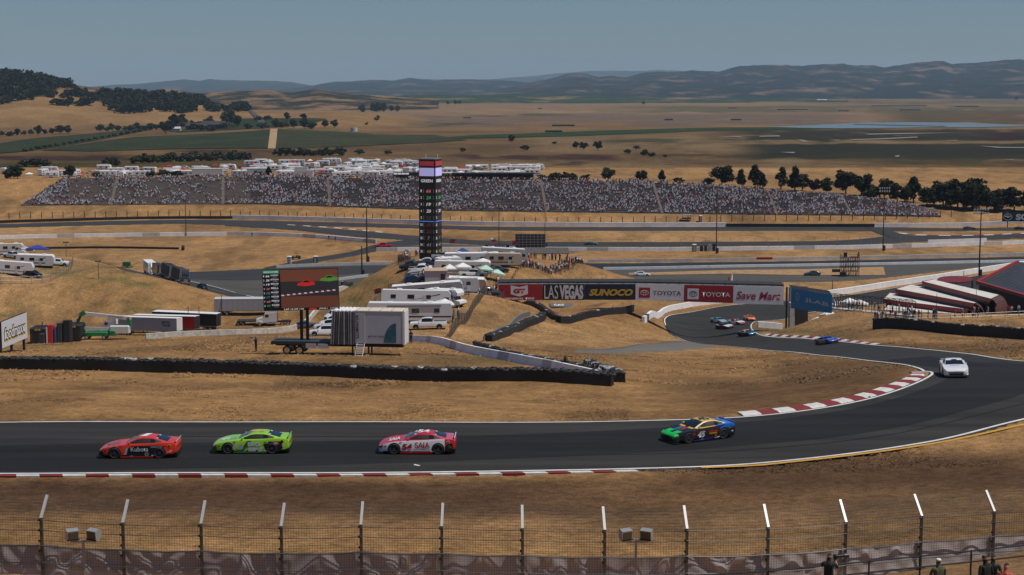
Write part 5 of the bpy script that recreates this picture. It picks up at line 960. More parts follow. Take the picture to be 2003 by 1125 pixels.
    post_fence('debris_fence', 'dark posted fence on the bank below the grandstand', pl([(-40, 432), (20, 428.5), (150, 426), (300, 424), (455, 423.5), (700, 430), (826, 434.5), (1000, 437.5), (1250, 439), (1500, 439.5), (1710, 440), (1860, 440)], 0), 2.6, 4.35, wf, .13)
barriers(); grandstand()
# ================================================================ large structures
SCREEN = lambda n, c, e: mat('screen_' + n, c, .4, emit=e)
def sub_text(parent, txt, c, w, h, m, bold=.02, shear=0.0, y=-.02, name='lettering'):
    me = text_fit(txt, w, h, m, bold, shear); return link(name, me, parent, (c[0], y, c[1]))
def rect(parent, name, x0, x1, z0, z1, m, y=-.01, th=.02):
    b = MB(); b.box(((x0 + x1) / 2, y, (z0 + z1) / 2), (x1 - x0, th, z1 - z0), m); return b.build(name, parent)
def ring(mb, cx, cz, rx, rz, t, m, y=0, n=28):
    P = []
    for k in range(n + 1):
        a = 2 * math.pi * k / n; P.append([(cx + (rx - t) * math.cos(a), y, cz + (rz - t) * math.sin(a)), (cx + rx * math.cos(a), y, cz + rz * math.sin(a))])
    mb.loft(P, lambda i, j: m, False)
BAN = {k: mat('banner_' + k, c, .55, var=.05, vscale=1.2) for k, c in dict(red=(0.34, 0.012, 0.018), black=(0.014, 0.014, 0.015), navy=(0.008, 0.014, 0.04), white=(0.70, 0.69, 0.68), blue=(0.015, 0.24, 0.46), gold=(0.62, 0.40, 0.02), ink=(0.03, 0.03, 0.035), script=(0.36, 0.02, 0.03), grey=(0.52, 0.55, 0.58)).items()}
def footbridge():
    xs = [(975, 557, 587), (1061, 556, 587), (1143, 556, 586.5), (1243, 556, 586.5), (1338, 557.5, 589.5), (1434, 559.5, 593), (1533, 562, 597)]
    D = lambda px: 339 - 3 * (px - 975) / 558
    c = PD(1250, 588, D(1250)); root = empty('footbridge', (c.x, c.y, Hs(c.x, c.y)), 0, 'long footbridge over the track hung with sponsor banners', 'bridge'); O = Vector(root.location)
    T = [PD(px, t, D(px)) for px, t, b in xs]; B = [PD(px, b, D(px)) for px, t, b in xs]
    def lx(v): return v - O
    dk = MB(); rg = []
    for t, b in zip(T, B): rg.append([lx(Vector((p.x, p.y + o, p.z + dz))) for p, o, dz in ((b, .12, -.05), (t, .12, .15), (t, 3.2, .15), (b, 3.2, -.05))])
    dk.loft(rg, lambda i, j: CONC, True, CONC); dk.build('deck', root)
    kinds = ['red', 'black', 'navy', 'white', 'red', 'white']
    for i in range(6):
        a, b = T[i], T[i + 1]; ctr = (T[i] + T[i + 1] + B[i] + B[i + 1]) / 4; ang = math.atan2(b.y - a.y, b.x - a.x); w = math.hypot(b.x - a.x, b.y - a.y); h = ((T[i].z - B[i].z) + (T[i + 1].z - B[i + 1].z)) / 2
        tl = math.atan2(b.z - a.z, w)
        p = MB(); p.add([(-w / 2 + .03, 0, -h / 2), (w / 2 - .03, 0, -h / 2), (w / 2 - .03, 0, h / 2), (-w / 2 + .03, 0, h / 2), (-w / 2 + .03, .06, -h / 2), (w / 2 - .03, .06, -h / 2), (w / 2 - .03, .06, h / 2), (-w / 2 + .03, .06, h / 2)], [(0, 1, 2, 3), (7, 6, 5, 4), (0, 4, 5, 1), (3, 2, 6, 7), (0, 3, 7, 4), (1, 5, 6, 2)], BAN[kinds[i]])
        pan = p.build('banner', root, lx(ctr)); pan.rotation_euler = (0, -tl, ang); X = lambda f: (f - .5) * w; Z = lambda f: (f - .5) * h
        if i == 0:
            s = MB(); s.add([(X(.28), -.03, Z(.95)), (X(.475), -.03, Z(.84)), (X(.67), -.03, Z(.95)), (X(.67), -.03, Z(.38)), (X(.475), -.03, Z(.22)), (X(.28), -.03, Z(.38))], [(0, 1, 4, 5), (1, 2, 3, 4)], BAN['white']); s.build('emblem', pan)
            sub_text(pan, 'GT', (X(.475), Z(.58)), w * .27, h * .30, BAN['red'], .06, 0, -.05); sub_text(pan, 'GENERAL TIRE', (X(.47), Z(.10)), w * .70, h * .13, BAN['white'], .05, .2, -.04)
        elif i == 1: sub_text(pan, 'LAS', (X(.21), Z(.50)), w * .33, h * .86, BAN['white'], .0, 0, -.03); sub_text(pan, 'VEGAS', (X(.69), Z(.50)), w * .57, h * .90, BAN['white'], .05, 0, -.03)
        elif i == 2: sub_text(pan, 'SUNOCO', (X(.52), Z(.47)), w * .86, h * .44, BAN['gold'], .05, .3, -.03)
        elif i in (3, 4):
            fg, bg2 = (BAN['ink'], BAN['red']) if i == 3 else (BAN['white'], BAN['white']); q = MB(); q.add([(X(.07), -.02, Z(.16)), (X(.30), -.02, Z(.16)), (X(.30), -.02, Z(.80)), (X(.07), -.02, Z(.80))], [(0, 1, 2, 3)], bg2); q.build('emblem_panel', pan)
            e = MB(); em = BAN['white'] if i == 3 else BAN['ink']; cx, cz = X(.185), Z(.48)
            ring(e, cx, cz, w * .085, h * .17, .10, em, -.035); ring(e, cx, cz, w * .032, h * .165, .08, em, -.037); ring(e, cx, cz + h * .06, w * .058, h * .075, .08, em, -.039); e.build('emblem', pan)
            sub_text(pan, 'TOYOTA', (X(.65), Z(.47)), w * .58, h * .27, fg, .015, 0, -.03)
        else: sub_text(pan, 'Save Mart', (X(.50), Z(.48)), w * .88, h * .46, BAN['script'], .02, .22, -.03)
    # mesh cage above the deck
    for k in range(27):
        f = k / 26 * 5.999; i = int(f); u = f - i; t = T[i].lerp(T[min(i + 1, 6)], u); m = MB(); m.tube((0, 0, 0), (0, .0, .45), .05, DKGREY, 5); m.tube((0, 0, .45), (.4, 2.8, .75), .04, DKGREY, 4); m.build('cage_frame', root, lx(Vector((t.x, t.y + .15, t.z + .1))))
    cg = MB(); cg.loft([[lx(Vector((t.x, t.y + .3, t.z + .16))), lx(Vector((t.x, t.y + .3, t.z + .52))), lx(Vector((t.x, t.y + 2.9, t.z + .8)))] for t in T], lambda i, j: mat('dark_mesh_screen', (0.03, 0.03, 0.03), .7), False); cg.build('cage_screen', root)
    # piers
    for px, py, w, d in ((1040, 607, 1.7, 1.6),):
        g = PD(px, py, D(px)); g.z = Hs(g.x, g.y); top = PD(px, 586, D(px)).z; b = MB(); b.box((g.x - O.x, g.y + 1.6 - O.y, (top + g.z - 2) / 2 - O.z), (w, 2.4, top - g.z + 2), CONC); b.build('pier', root)
    g = PD(1540, 643, 346); top = PD(1540, 562, 338).z
    for x, w, m in ((-.95, .35, DKGREY), (.1, .9, CONC), (2.2, 2.4, DKGREY)):
        b = MB(); b.box((g.x + x - O.x, g.y - 4 - O.y, (top - .3 + g.z - 3) / 2 - O.z), (w, 2.2 if w > .5 else .4, top - g.z + 2.4), m); b.build('pier', root)
    # ramp leg with the blue banner
    r0, r1, q0, q1 = PD(1547, 565, 333), PD(1627, 577, 318), PD(1547, 602, 333), PD(1627, 612, 318); ang = math.atan2(r1.y - r0.y, r1.x - r0.x); w = math.hypot(r1.x - r0.x, r1.y - r0.y); ctr = (r0 + r1 + q0 + q1) / 4; h = r0.z - q0.z; dz = (r1.z - r0.z) / 2; dq = (q1.z - q0.z) / 2
    p = MB(); p.prism([(-w / 2, -h / 2 - dq), (w / 2, -h / 2 + dq), (w / 2, h / 2 + dz), (-w / 2, h / 2 - dz)], 'y', 0, .08, BAN['blue']); pan = p.build('banner', root, lx(ctr)); pan.rotation_euler = (0, 0, ang)
    e = MB(); ring(e, -w * .33, .25, .85, .85, .10, BAN['grey'], -.03); ring(e, -w * .33, .25, .66, .66, .06, BAN['grey'], -.03)
    for a in (90, 210, 330): e.box((-w * .33 + .26 * math.cos(R(a)), -.03, .25 + .26 * math.sin(R(a))), (.12, .02, .12), BAN['grey']); e.tube((-w * .33, -.03, .25), (-w * .33 + .5 * math.cos(R(a)), -.03, .25 + .5 * math.sin(R(a))), .07, BAN['grey'], 6)
    e.build('emblem', pan); tx = sub_text(pan, 'JLAB', (w * .14, -.02), w * .58, .95, BAN['grey'], .03, 0, -.04); tx.rotation_euler = (0, 0, 0)
    cs = MB(); end = PD(1790, 622, 294); pts = [(r0 + Vector((.3, 1.2, 0))), (r1 + Vector((.5, 1.2, 0)))]; endz = end.z + 2.6
    rp = MB(); A, Bp = q0 + Vector((0, .3, .6)), q1 + Vector((0, .3, .6)); E = Vector((end.x, end.y, end.z + .05))
    rp.loft([[lx(P + Vector((0, o, z))) for o, z in ((0, 0), (0, .25), (2.6, .25), (2.6, 0))] for P in (A, Bp, E)], lambda i, j: CONC, True, CONC); rp.build('ramp', root)
    for k in range(15):
        u = k / 14; P = Bp.lerp(E, u); m = MB(); m.tube(lx(P + Vector((0, 0, .2))), lx(P + Vector((0, 0, 2.9))), .06, BLACK, 5); m.tube(lx(P + Vector((0, 2.5, .2))), lx(P + Vector((0, 2.5, 2.9))), .06, BLACK, 5); m.tube(lx(P + Vector((0, 0, 2.9))), lx(P + Vector((0, 2.5, 2.9))), .05, BLACK, 5)
        if k < 14: n = Bp.lerp(E, (k + 1) / 14); m.tube(lx(P + Vector((0, 0, 2.9))), lx(n + Vector((0, 0, 2.9))), .05, BLACK, 5); m.tube(lx(P + Vector((0, 0, 1.3))), lx(n + Vector((0, 0, 1.3))), .035, BLACK, 4); m.tube(lx(P + Vector((0, 2.5, 2.9))), lx(n + Vector((0, 2.5, 2.9))), .05, BLACK, 5); m.tube(lx(P + Vector((0, 0, 2.9))), lx(n + Vector((0, 2.5, 2.9))), .03, BLACK, 4)
        m.build('cage_frame', root)
    tp = MB(); tp.loft([[lx(r0 + Vector((0, .2, .1))), lx(r0 + Vector((0, 2.8, .5)))], [lx(r1 + Vector((0, .2, .1))), lx(r1 + Vector((0, 2.8, .5)))]], lambda i, j: mat('dark_mesh_screen', (0.03, 0.03, 0.03), .7), False); tp.build('cage_screen', root)
    return root
def scoring_tower():
    D = 402; base = PD(842, 512, D); w = 4.25; h = (512 - 312) / ppm(D); rz = R(-20)
    root = empty('scoring_tower', (base.x, base.y + 1.5, Hs(base.x, base.y + 1.5) - .3), rz, 'tall black electronic scoring tower on the hill', 'scoreboard')
    b = MB(); b.box((0, 0, h / 2), (w, w, h), BLACK); b.build('body', root); c = MB(); c.box((0, 0, h + .12), (w + .1, w + .1, .24), GALV); c.build('cap', root)
    for x in (-1.6, 1.5): m = MB(); m.tube((x, 1.2, h + .2), (x, 1.2, h + 1.2), .05, WHITE, 5); m.build('antenna', root)
    dim = {k: SCREEN('tower_' + k, c, e) for k, (c, e) in dict(white=((.75, .75, .78), .45), lav=((.50, .47, .85), .55), red=((.45, .04, .05), .3), green=((.05, .5, .12), .4), pink=((.75, .18, .25), .35), olive=((.09, .08, .03), .3), maroon=((.14, .03, .04), .3), blue=((.08, .25, .75), .6), amber=((.35, .26, .04), .25), grey=((.30, .30, .32), .3), black=((.01, .01, .011), 0)).items()}
    rows = [('1', '66', 'pink'), ('2', '24', 'green'), ('3', '19', 'white'), ('4', '20', 'white'), ('5', '12', 'olive'), ('31', '38', 'maroon'), ('32', '23', 'maroon'), ('33', '7', 'grey'), ('34', '41', 'grey'), ('35', '48', 'amber')]
    for fi, (rot, sc) in enumerate(((0, 1), (math.pi / 2, 1))):
        f = MB(); f.box((0, 0, 0), (w - .3, .06, h - .8), dim['black']); face = f.build('display_face', root, (math.sin(rot) * (w / 2 + .03), -math.cos(rot) * (w / 2 + .03), h / 2)); face.rotation_euler = (0, 0, rot)
        Z = lambda py: (412 - py) / 200 * h
        def t(s, x, py, ww, hh, m, sh=0.0, bo=.03): me = text_fit(s, ww, hh, dim[m], bo, sh); link('lettering', me, face, (x, -.06, Z(py)))
        rect(face, 'light_panel', -1.9, 1.9, Z(324.5), Z(315.5), dim['red'], -.05, .03); t('SONOMA RACEWAY', 0, 320, 2.6, .32, 'white')
        rect(face, 'light_panel', -1.95, 1.95, Z(344.5), Z(328.5), dim['lav'], -.05, .03); t('TO GO', -1.0, 332, 1.2, .42, 'black'); t('COMPLETED', .95, 332, 1.6, .38, 'black'); t('96', -1.0, 339.5, 1.05, .75, 'black'); t('14', .95, 339.5, 1.0, .75, 'black')
        t('GREEN', 0, 353.7, 3.1, .75, 'white')
        for k, (a, n, m) in enumerate(rows):
            py = 373.5 + k * 13.1 + (.8 if k > 4 else 0); t(a, -1.5, py, .28 if len(a) == 1 else .55, .62, 'white'); t('[', -.85, py, .14, .85, 'grey'); t(']', 1.75, py, .14, .85, 'grey'); t(n, .45, py, .62 * len(n), .80, m, .18)
        rect(face, 'light_panel', -2.0, 2.0, Z(433.8), Z(432.2), dim['blue'], -.05, .03)
def screen_truck():
    g = PD(665, 692, 181); rz = R(-6); root = empty('screen_truck', (g.x, g.y, Hs(g.x, g.y)), rz, 'flatbed trailer with a raised video screen and a white box body', 'truck'); K = FPX / 181
    X = lambda px: (px - 665) / K; Z = lambda py: (692 - py) / K
    tarp = mat('grey_curtain', (0.20, 0.20, 0.20), .6, var=.25, vscale=1.5); alu = mat('truck_box_panel', (0.52, 0.53, 0.56), .45, var=.08, vscale=.6)
    b = MB(); b.box(((X(531) + X(660)) / 2, 0, 1.28), (X(660) - X(531), 2.5, .30), DKGREY); b.box(((X(531) + X(660)) / 2, 0, 1.46), (X(660) - X(535), 2.3, .08), mat('flatbed_deck', (0.04, 0.05, 0.05), .5)); b.box((X(665), 0, 1.05), (X(800) - X(545), 1.0, .3), BLACK); b.build('flatbed', root)
    for x in (612, 636): m = MB(); m.box((X(x), -1.18, 1.02), (1.15, .3, .5), LGREY); m.build('tool_locker', root)
    bx = MB(); z0, z1 = Z(667), Z(604); bx.box(((X(700) + X(797)) / 2, 0, (z0 + z1) / 2), (X(797) - X(700), 2.56, z1 - z0), alu); bx.build('box_body', root)
    r = MB(); r.cbox(((X(700) + X(797)) / 2, 0, z1 + .06), (X(799) - X(699), 2.62, .14), mat('sun_bleached_roof', (0.62, 0.55, 0.44), .7, var=.12), .05); r.build('roof', root)
    for k in range(5): m = MB(); m.box((X(704) + k * 1.3, 0, z1 + .16), (.05, 2.6, .05), TANP); m.build('roof_bow', root)
    rect(root, 'door', X(703), X(720), z0 + .15, z1 - .25, LGREY, -1.30, .05); rect(root, 'rear_frame', X(795), X(799), z0 - .1, z1 + .05, WHITE, 0, 2.62)
    q = MB(); cx, cz = X(782), z0 + .12; n = 14; q.add([(cx, -1.30, cz)] + [(cx - 1.35 * math.cos(a), -1.30, cz + 2.15 * math.sin(a)) for a in np.linspace(0, math.pi / 2, n)], [(0, k, k + 1) for k in range(1, n)], mat('teal_globe_print', (0.03, 0.14, 0.18), .5, var=.5, vscale=1.5)); q.build('globe_print', root)
    me = text_fit('ILLUMINATOR', 2.6, .36, BLACK, .02); me.transform(Matrix.Rotation(R(-90), 4, 'Y')); link('lettering', me, root, (X(705), -1.335, (z0 + z1) / 2 + .1)); sub_text(root, '(877) 871-8255', (X(742), z0 + .75), 1.75, .25, BLACK, .02, 0, -1.30)
    cu = MB(); P = []
    for k in range(34):
        u = k / 33; x = X(655) + (X(700) - X(655)) * u; P.append([(x + .25 * (1 - zz) * (-1 if u < .5 else 0) * (1 - u), -1.25 - .10 * math.sin(k * 1.9) - .05 * math.sin(k * .8), z0 - .15 + (z1 - z0 + .1) * zz) for zz in (0, .35, .7, 1)])
    cu.loft(P, lambda i, j: tarp, False)
    cu.box(((X(656) + X(700)) / 2, .05, (z0 + z1) / 2), (X(700) - X(656) - .1, 2.3, z1 - z0 - .2), tarp); cu.build('curtain', root, smooth=60)
    ct = MB()
    for k in range(6): ct.cbox((X(657) + .22 + k * .43, 0, z1 + .05), (.40, 2.56, .22), WHITE, .08)
    ct.build('folded_curtain_top', root)
    l = MB()
    for s in (-1, 1): l.tube((X(712) + s * .42, -1.35, z0), (X(709) + s * .42, -1.9, .02), .045, WHITE, 6)
    l.build('ladder_rail', root)
    for k in range(6): m = MB(); u = (k + .5) / 6; m.box((X(709) + .05 * u, -1.9 + .55 * u, .05 + (z0 - .1) * u), (.84, .2, .04), WHITE); m.build('ladder_step', root)
    for x in (726, 694): m = MB(); m.box((X(x), -.9, .5), (.16, .16, 1.0), BLACK); m.build('landing_leg', root); m = MB(); m.box((X(x), .9, .5), (.16, .16, 1.0), BLACK); m.build('landing_leg', root)
    add_wheels(root, (X(563), X(588)), 1.05, .5, w=.32, rimr=.31, rim=CHROME, key='semi')
    for x in (588, 600):
        m = MB(); m.box((X(x), .1, (1.5 + Z(600)) / 2), (.28, .35, Z(600) - 1.5), BLACK); m.build('mast', root)
    # screen
    sw, sh = 150 / K, 82 / K; cxs, czs = X(590), Z(564); s = MB(); s.box((0, .14, 0), (sw, .26, sh), BLACK); scr = s.build('video_screen', root, (cxs, -.5, czs)); scr.rotation_euler = (0, R(-1.7), R(4))
    U = lambda f: (f - .5) * sw; V = lambda f: (f - .5) * sh
    e = {k: SCREEN('video_' + k, c, 1.0 if k != 'black' else 0) for k, c in dict(black=(.006, .006, .008), green=(.015, .16, .06), white=(.42, .42, .44), dirt=(.105, .034, .020), dirt2=(.085, .028, .016), track=(.016, .016, .018), red=(.36, .015, .012), lime=(.06, .17, .03), kerb=(.40, .36, .38), kred=(.16, .02, .025), teal=(.03, .14, .16), pink=(.3, .1, .11), dim=(.14, .14, .15)).items()}
    def rc(n, a, b, c, d, m, y=0.0): rect(scr, n, U(a), U(b), V(c), V(d), e[m], y, .02)
    rc('screen_panel', .005, .225, .90, .985, 'green', -.0); rc('picture', .235, .995, .70, .985, 'dirt'); rc('picture', .235, .995, .34, .70, 'track'); rc('picture', .235, .995, .06, .34, 'dirt2')
    for k in range(10): rc('picture', .24 + k * .0755, .24 + k * .0755 + .037, .355 + k * .011, .385 + k * .011, 'kerb' if k % 2 == 0 else 'kerb', -.015)
    for k in range(9): rc('picture', .277 + k * .0755, .277 + k * .0755 + .0375, .352 + k * .011, .375 + k * .011, 'kred', -.015)
    for x0, z, cc, cn in ((.455, .58, 'red', 'number'), (.76, .68, 'lime', 'sip')):
        m = MB(); P = [(0, .02), (.01, .075), (.06, .10), (.09, .15), (.15, .155), (.20, .11), (.23, .10), (.235, .03), (.12, .0)]; m.add([(U(x0 + a), -.016, V(z + b)) for a, b in P], [tuple(range(len(P)))], e[cc]); m.build('picture', scr); m = MB(); m.add([(U(x0 + a), -.019, V(z + b)) for a, b in ((.07, .09), (.1, .135), (.145, .14), (.18, .10))], [(0, 1, 2, 3)], e['black']); m.build('picture', scr)
    def tx(s_, a, c, w_, h_, m='white', sh_=0.0): me = text_fit(s_, w_ * sw, h_ * sh, e[m], .03, sh_); link('lettering', me, scr, (U(a), -.03, V(c)))
    tx('NASCAR CUP SERIES', .115, .943, .19, .038)
    for k, (n, nm, c) in enumerate([('66', 'LOGANO', 'white'), ('24', 'BYRON', 'white'), ('19', 'BRISCOE', 'white'), ('20', 'BELL', 'pink'), ('12', 'BLANEY', 'dim'), ('17', 'BUESCHER', 'teal'), ('60', 'PREECE', 'pink'), ('99', 'SUAREZ', 'green')]):
        z = .845 - k * .103; tx(str(k + 1), .018, z, .012, .045); tx(n, .068, z, .05, .055, c, .2); tx(nm, .16, z + .018, .10, .038); tx('-0.%d' % (k * 137 + 211), .165, z - .028, .06, .024, 'dim')
    tx('LAP 14 OF 110', .40, .033, .26, .038); tx('STAGE 1', .79, .035, .11, .032); tx('11 TO GO', .93, .035, .10, .032); rc('screen_panel', .60, .70, .015, .05, 'red', -.015)
def billboard():
    a, b, c_, d = PD(3, 630, 200), PD(53, 611, 209), PD(53, 660, 209), PD(3, 683, 200); ang = math.atan2(b.y - a.y, b.x - a.x); w = math.hypot(b.x - a.x, b.y - a.y); h = a.z - d.z; ctr = (a + b + c_ + d) / 4
    root = empty('billboard', (ctr.x, ctr.y, Hs(ctr.x, ctr.y)), ang, 'white grocery billboard on dark legs at the left edge', 'billboard'); z = ctr.z - root.location.z
    p = MB(); p.box((0, .12, z), (w, .2, h), BLACK); p.build('back_board', root); p = MB(); p.box((0, 0, z), (w - .1, .04, h - .1), mat('billboard_face', (0.62, 0.62, 0.66), .5)); f = p.build('face', root)
    for (sx, sz, m, dx, dz, y) in ((.84, .56, BAN['gold'], .12, -.10, -.03), (.84, .52, mat('billboard_ink', (0.02, 0.022, 0.03), .5), 0, 0, -.04), (.80, .42, WHITE, .0, .0, -.05)):
        me = text_fit('foodmaxx', w * sx, h * sz, m, .09 if sx > .82 else .015, .1); o = link('lettering', me, f, (dx, y, z + dz)); 
    for x in (-w * .47, -w * .05, w * .44): m = MB(); g = Vector((root.location.x + math.cos(ang) * x, root.location.y + math.sin(ang) * x, 0)); gz = Hs(g.x, g.y) - root.location.z - .4; m.box((x, .3, (z - h / 2 + .3 + gz) / 2), (.28, .28, z - h / 2 + .3 - gz), DKGREY); m.build('leg', root)
    m = MB(); m.box((-w / 2 - .25, .25, z - .1), (.3, .3, h + .2), BLACK); m.build('end_post', root)
def pavilion():
    D = 428; a, b = PD(985, 512, D), PD(1112, 512, D); w = b.x - a.x; c = (a + b) / 2; root = empty('pavilion', (c.x, c.y, Hs(c.x, c.y)), 0, 'open sided pavilion with a long weathered roof behind the hilltop crowd', 'pavilion'); zt = PD(1050, 487, D).z - root.location.z; zl = PD(1050, 497.5, D - 4).z - root.location.z
    roofm = mat('pavilion_roof', (0.095, 0.08, 0.068), .8, var=.2, vscale=1.0); r = MB(); r.prism([(-3.2, zl), (2.6, zt), (2.6, zt + .15), (-3.2, zl + .15)], 'x', -w / 2, w / 2, roofm); r.build('roof', root)
    for k in range(22): m = MB(); m.prism([(-3.22, zl + .152), (2.6, zt + .152), (2.6, zt + .19), (-3.22, zl + .19)], 'x', -w / 2 + k * w / 21.2, -w / 2 + k * w / 21.2 + .06, DKGREY); m.build('roof_seam', root)
    for k in range(9):
        for y, t in ((-2.8, zl), (2.2, zt)): m = MB(); m.box((-w / 2 + .3 + k * (w - .6) / 8, y, t / 2 - .3), (.14, .14, t + .6), DKGREY); m.build('post', root)
    s = MB(); p0, p1 = PD(949, 485, 440), PD(996, 479, 440); s.box((0, 0, 0), (p1.x - p0.x, .2, p1.z - p0.z), BLACK); sg = s.build('sign_board', None, (p0 + p1) / 2); tag(sg, 'black sign board lettered THE POINT on posts above the hilltop', 'sign'); sub_text(sg, 'THE POINT', (.0, 0), (p1.x - p0.x) * .78, .42, BAN['white'], .03, 0, -.13)
    for x in (-2.6, 2.6): m = MB(); m.tube((x, .1, -.3), (x, .1, -4.4), .07, DKGREY, 5); m.build('post', sg)
    q0, q1 = PD(1008, 484, 452), PD(1067, 458, 452); cc = (q0 + q1) / 2; root = empty('scaffold_screen', (cc.x, cc.y, Hs(cc.x, cc.y)), 0, 'back of a dark lattice video board beyond the pavilion roof', 'screen'); ww, hh = q1.x - q0.x, q1.z - q0.z; zc = cc.z - root.location.z
    m = MB(); m.box((0, .4, zc), (ww, .2, hh), mat('screen_back', (0.03, 0.03, 0.032), .7)); m.build('back_panel', root)
    for k in range(9): m = MB(); m.box((-ww / 2 + k * ww / 8, 0, zc), (.10, .12, hh), GALV); m.build('upright', root)
    for k in range(6): m = MB(); m.box((0, -.07, zc - hh / 2 + k * hh / 5), (ww, .08, .09), GALV); m.build('cross_bar', root)
    for x in (-ww * .4, ww * .4): m = MB(); m.box((x, .3, (zc - hh / 2) / 2), (.25, .25, zc - hh / 2), DKGREY); m.build('leg', root)
def right_buildings():
    roofw = mat('white_membrane_roof', (0.62, 0.59, 0.53), .7, var=.14, vscale=.35); rust = mat('rusty_steel', (0.075, 0.018, 0.012), .7, var=.25, vscale=1.2); fas = mat('red_fascia', (0.22, 0.015, 0.018), .5)
    shed = [((1727, 607), (1745, 590), (1905, 610), (1898, 622), 378, 4.5, 'white roofed shed nearest the row of people'), ((1728, 586), (1741, 573), (1907, 598), (1893, 606), 388, 5.6, 'white roofed shed second from the row of people'), ((1752, 566), (1781, 557), (1935, 584), (1905, 594), 400, 7.0, 'largest white roofed shed with a rusty curved end'), ((1804, 551), (1826, 547), (1955, 577), (1938, 585), 414, 8.4, 'white roofed shed furthest back beside the red awning')]
    for p0, p1, p2, p3, D, zr, lab in shed:
        A = [PZ(*p, zr) for p in (p0, p1, p2, p3)]; c = sum(A, Vector()) / 4; root = empty('paddock_shed', (c.x, c.y, 0), 0, lab, 'shed', 'white roofed sheds behind the mound'); L = lambda v: Vector((v.x - c.x, v.y - c.y, v.z))
        b = MB(); b.add([L(v) for v in A] + [L(v) - Vector((0, 0, .35)) for v in A], [(0, 1, 2, 3), (7, 6, 5, 4), (0, 4, 5, 1), (1, 5, 6, 2), (2, 6, 7, 3), (3, 7, 4, 0)], roofw); b.build('roof', root)
        ax = (A[2] + A[3]) / 2 - (A[0] + A[1]) / 2; ax.z = 0; ln = ax.length; n_ = max(int(ln / 5), 3)
        for k in range(1, n_):
            u = k / n_; q0, q1 = A[0].lerp(A[3], u), A[1].lerp(A[2], u); m = MB(); m.tube(L(q0) + Vector((0, 0, .02)), L(q1) + Vector((0, 0, .02)), .05, OFFW, 4); m.build('roof_seam', root)
        f = MB()
        for i, j in ((0, 3), (0, 1)): f = MB(); d = (A[j] - A[i]); nrm = Vector((d.y, -d.x, 0)).normalized() * (.06 if i == 0 and j == 3 else -.06); f.add([L(A[i]) + nrm + Vector((0, 0, .12)), L(A[j]) + nrm + Vector((0, 0, .12)), L(A[j]) + nrm + Vector((0, 0, -.75)), L(A[i]) + nrm + Vector((0, 0, -.75)), L(A[i]) + Vector((0, 0, .12)), L(A[j]) + Vector((0, 0, .12)), L(A[j]) + Vector((0, 0, -.75)), L(A[i]) + Vector((0, 0, -.75))], [(0, 1, 2, 3), (7, 6, 5, 4), (0, 4, 5, 1), (3, 2, 6, 7)], fas); f.build('fascia', root)
        w = MB(); ins = [L(v).lerp(L(sum(A, Vector()) / 4), .06) for v in A]; w.add([Vector((v.x, v.y, -.5)) for v in ins] + [Vector((v.x, v.y, zr - .36)) for v in ins], [(0, 1, 5, 4), (1, 2, 6, 5), (2, 3, 7, 6), (3, 0, 4, 7)], DKGREY); w.build('wall', root)
        if zr > 5:   # curved rusty end
            e = MB(); d = ax.normalized(); P = []
            for k in range(9):
                a = math.pi / 2 * k / 8; r = min(zr - 1.0, 4.6); off = d * (r * math.sin(a)); dz = -r * (1 - math.cos(a)); P.append([L(A[3]) + off + Vector((0, 0, dz)), L(A[2]) + off + Vector((0, 0, dz))])
            e.loft(P, lambda i, j: rust, False); e.build('curved_end', root, smooth=60)
            for k in (0, 3, 6, 8): m = MB(); m.tube(P[k][0], P[k][1], .09, rust, 5); m.build('end_rib', root)
    # large dark roofed building
    dr = mat('dark_metal_roof', (0.045, 0.046, 0.05), .5, var=.15, vscale=.4); z0, z1 = 8.2, 11.5; P = [PZ(1911, 552, z0), PZ(2040, 590, z0), PZ(2140, 530, z1 - 1), PZ(1990, 512, z1)]
    c = sum(P, Vector()) / 4; root = empty('paddock_building', (c.x, c.y, 0), 0, 'large dark roofed building with red trim at the right edge', 'building'); L = lambda v: Vector((v.x - c.x, v.y - c.y, v.z))
    b = MB(); b.add([L(v) for v in P] + [L(v) - Vector((0, 0, .4)) for v in P], [(0, 1, 2, 3), (7, 6, 5, 4), (0, 4, 5, 1), (1, 5, 6, 2), (2, 6, 7, 3), (3, 7, 4, 0)], dr); b.build('roof', root)
    for k in range(1, 16): m = MB(); u = k / 16; m.tube(L(P[0].lerp(P[1], u)) + Vector((0, 0, .04)), L(P[3].lerp(P[2], u)) + Vector((0, 0, .04)), .05, DKGREY, 4); m.build('roof_seam', root)
    for i, j, hgt in ((0, 1, .7), (3, 0, 1.2)): m = MB(); d = (P[j] - P[i]); nr = Vector((d.y, -d.x, 0)).normalized() * .25; m.add([L(P[i]) + nr + Vector((0, 0, .35)), L(P[j]) + nr + Vector((0, 0, .35)), L(P[j]) + nr - Vector((0, 0, hgt * .5)), L(P[i]) + nr - Vector((0, 0, hgt * .5)), L(P[i]) - nr * 2 + Vector((0, 0, .35)), L(P[j]) - nr * 2 + Vector((0, 0, .35)), L(P[j]) - nr * 2 - Vector((0, 0, hgt * .5)), L(P[i]) - nr * 2 - Vector((0, 0, hgt * .5))], [(0, 1, 2, 3), (7, 6, 5, 4), (0, 4, 5, 1), (3, 2, 6, 7)], mat('red_trim', (0.34, 0.03, 0.025), .5)); m.build('trim', root)
    w = MB(); ins = [L(v).lerp(L(c), .04) for v in P]; w.add([Vector((v.x, v.y, -.5)) for v in ins] + [Vector((v.x, v.y, v.z - .42)) for v in ins], [(0, 1, 5, 4), (1, 2, 6, 5), (2, 3, 7, 6), (3, 0, 4, 7)], BLACK); w.build('wall', root)
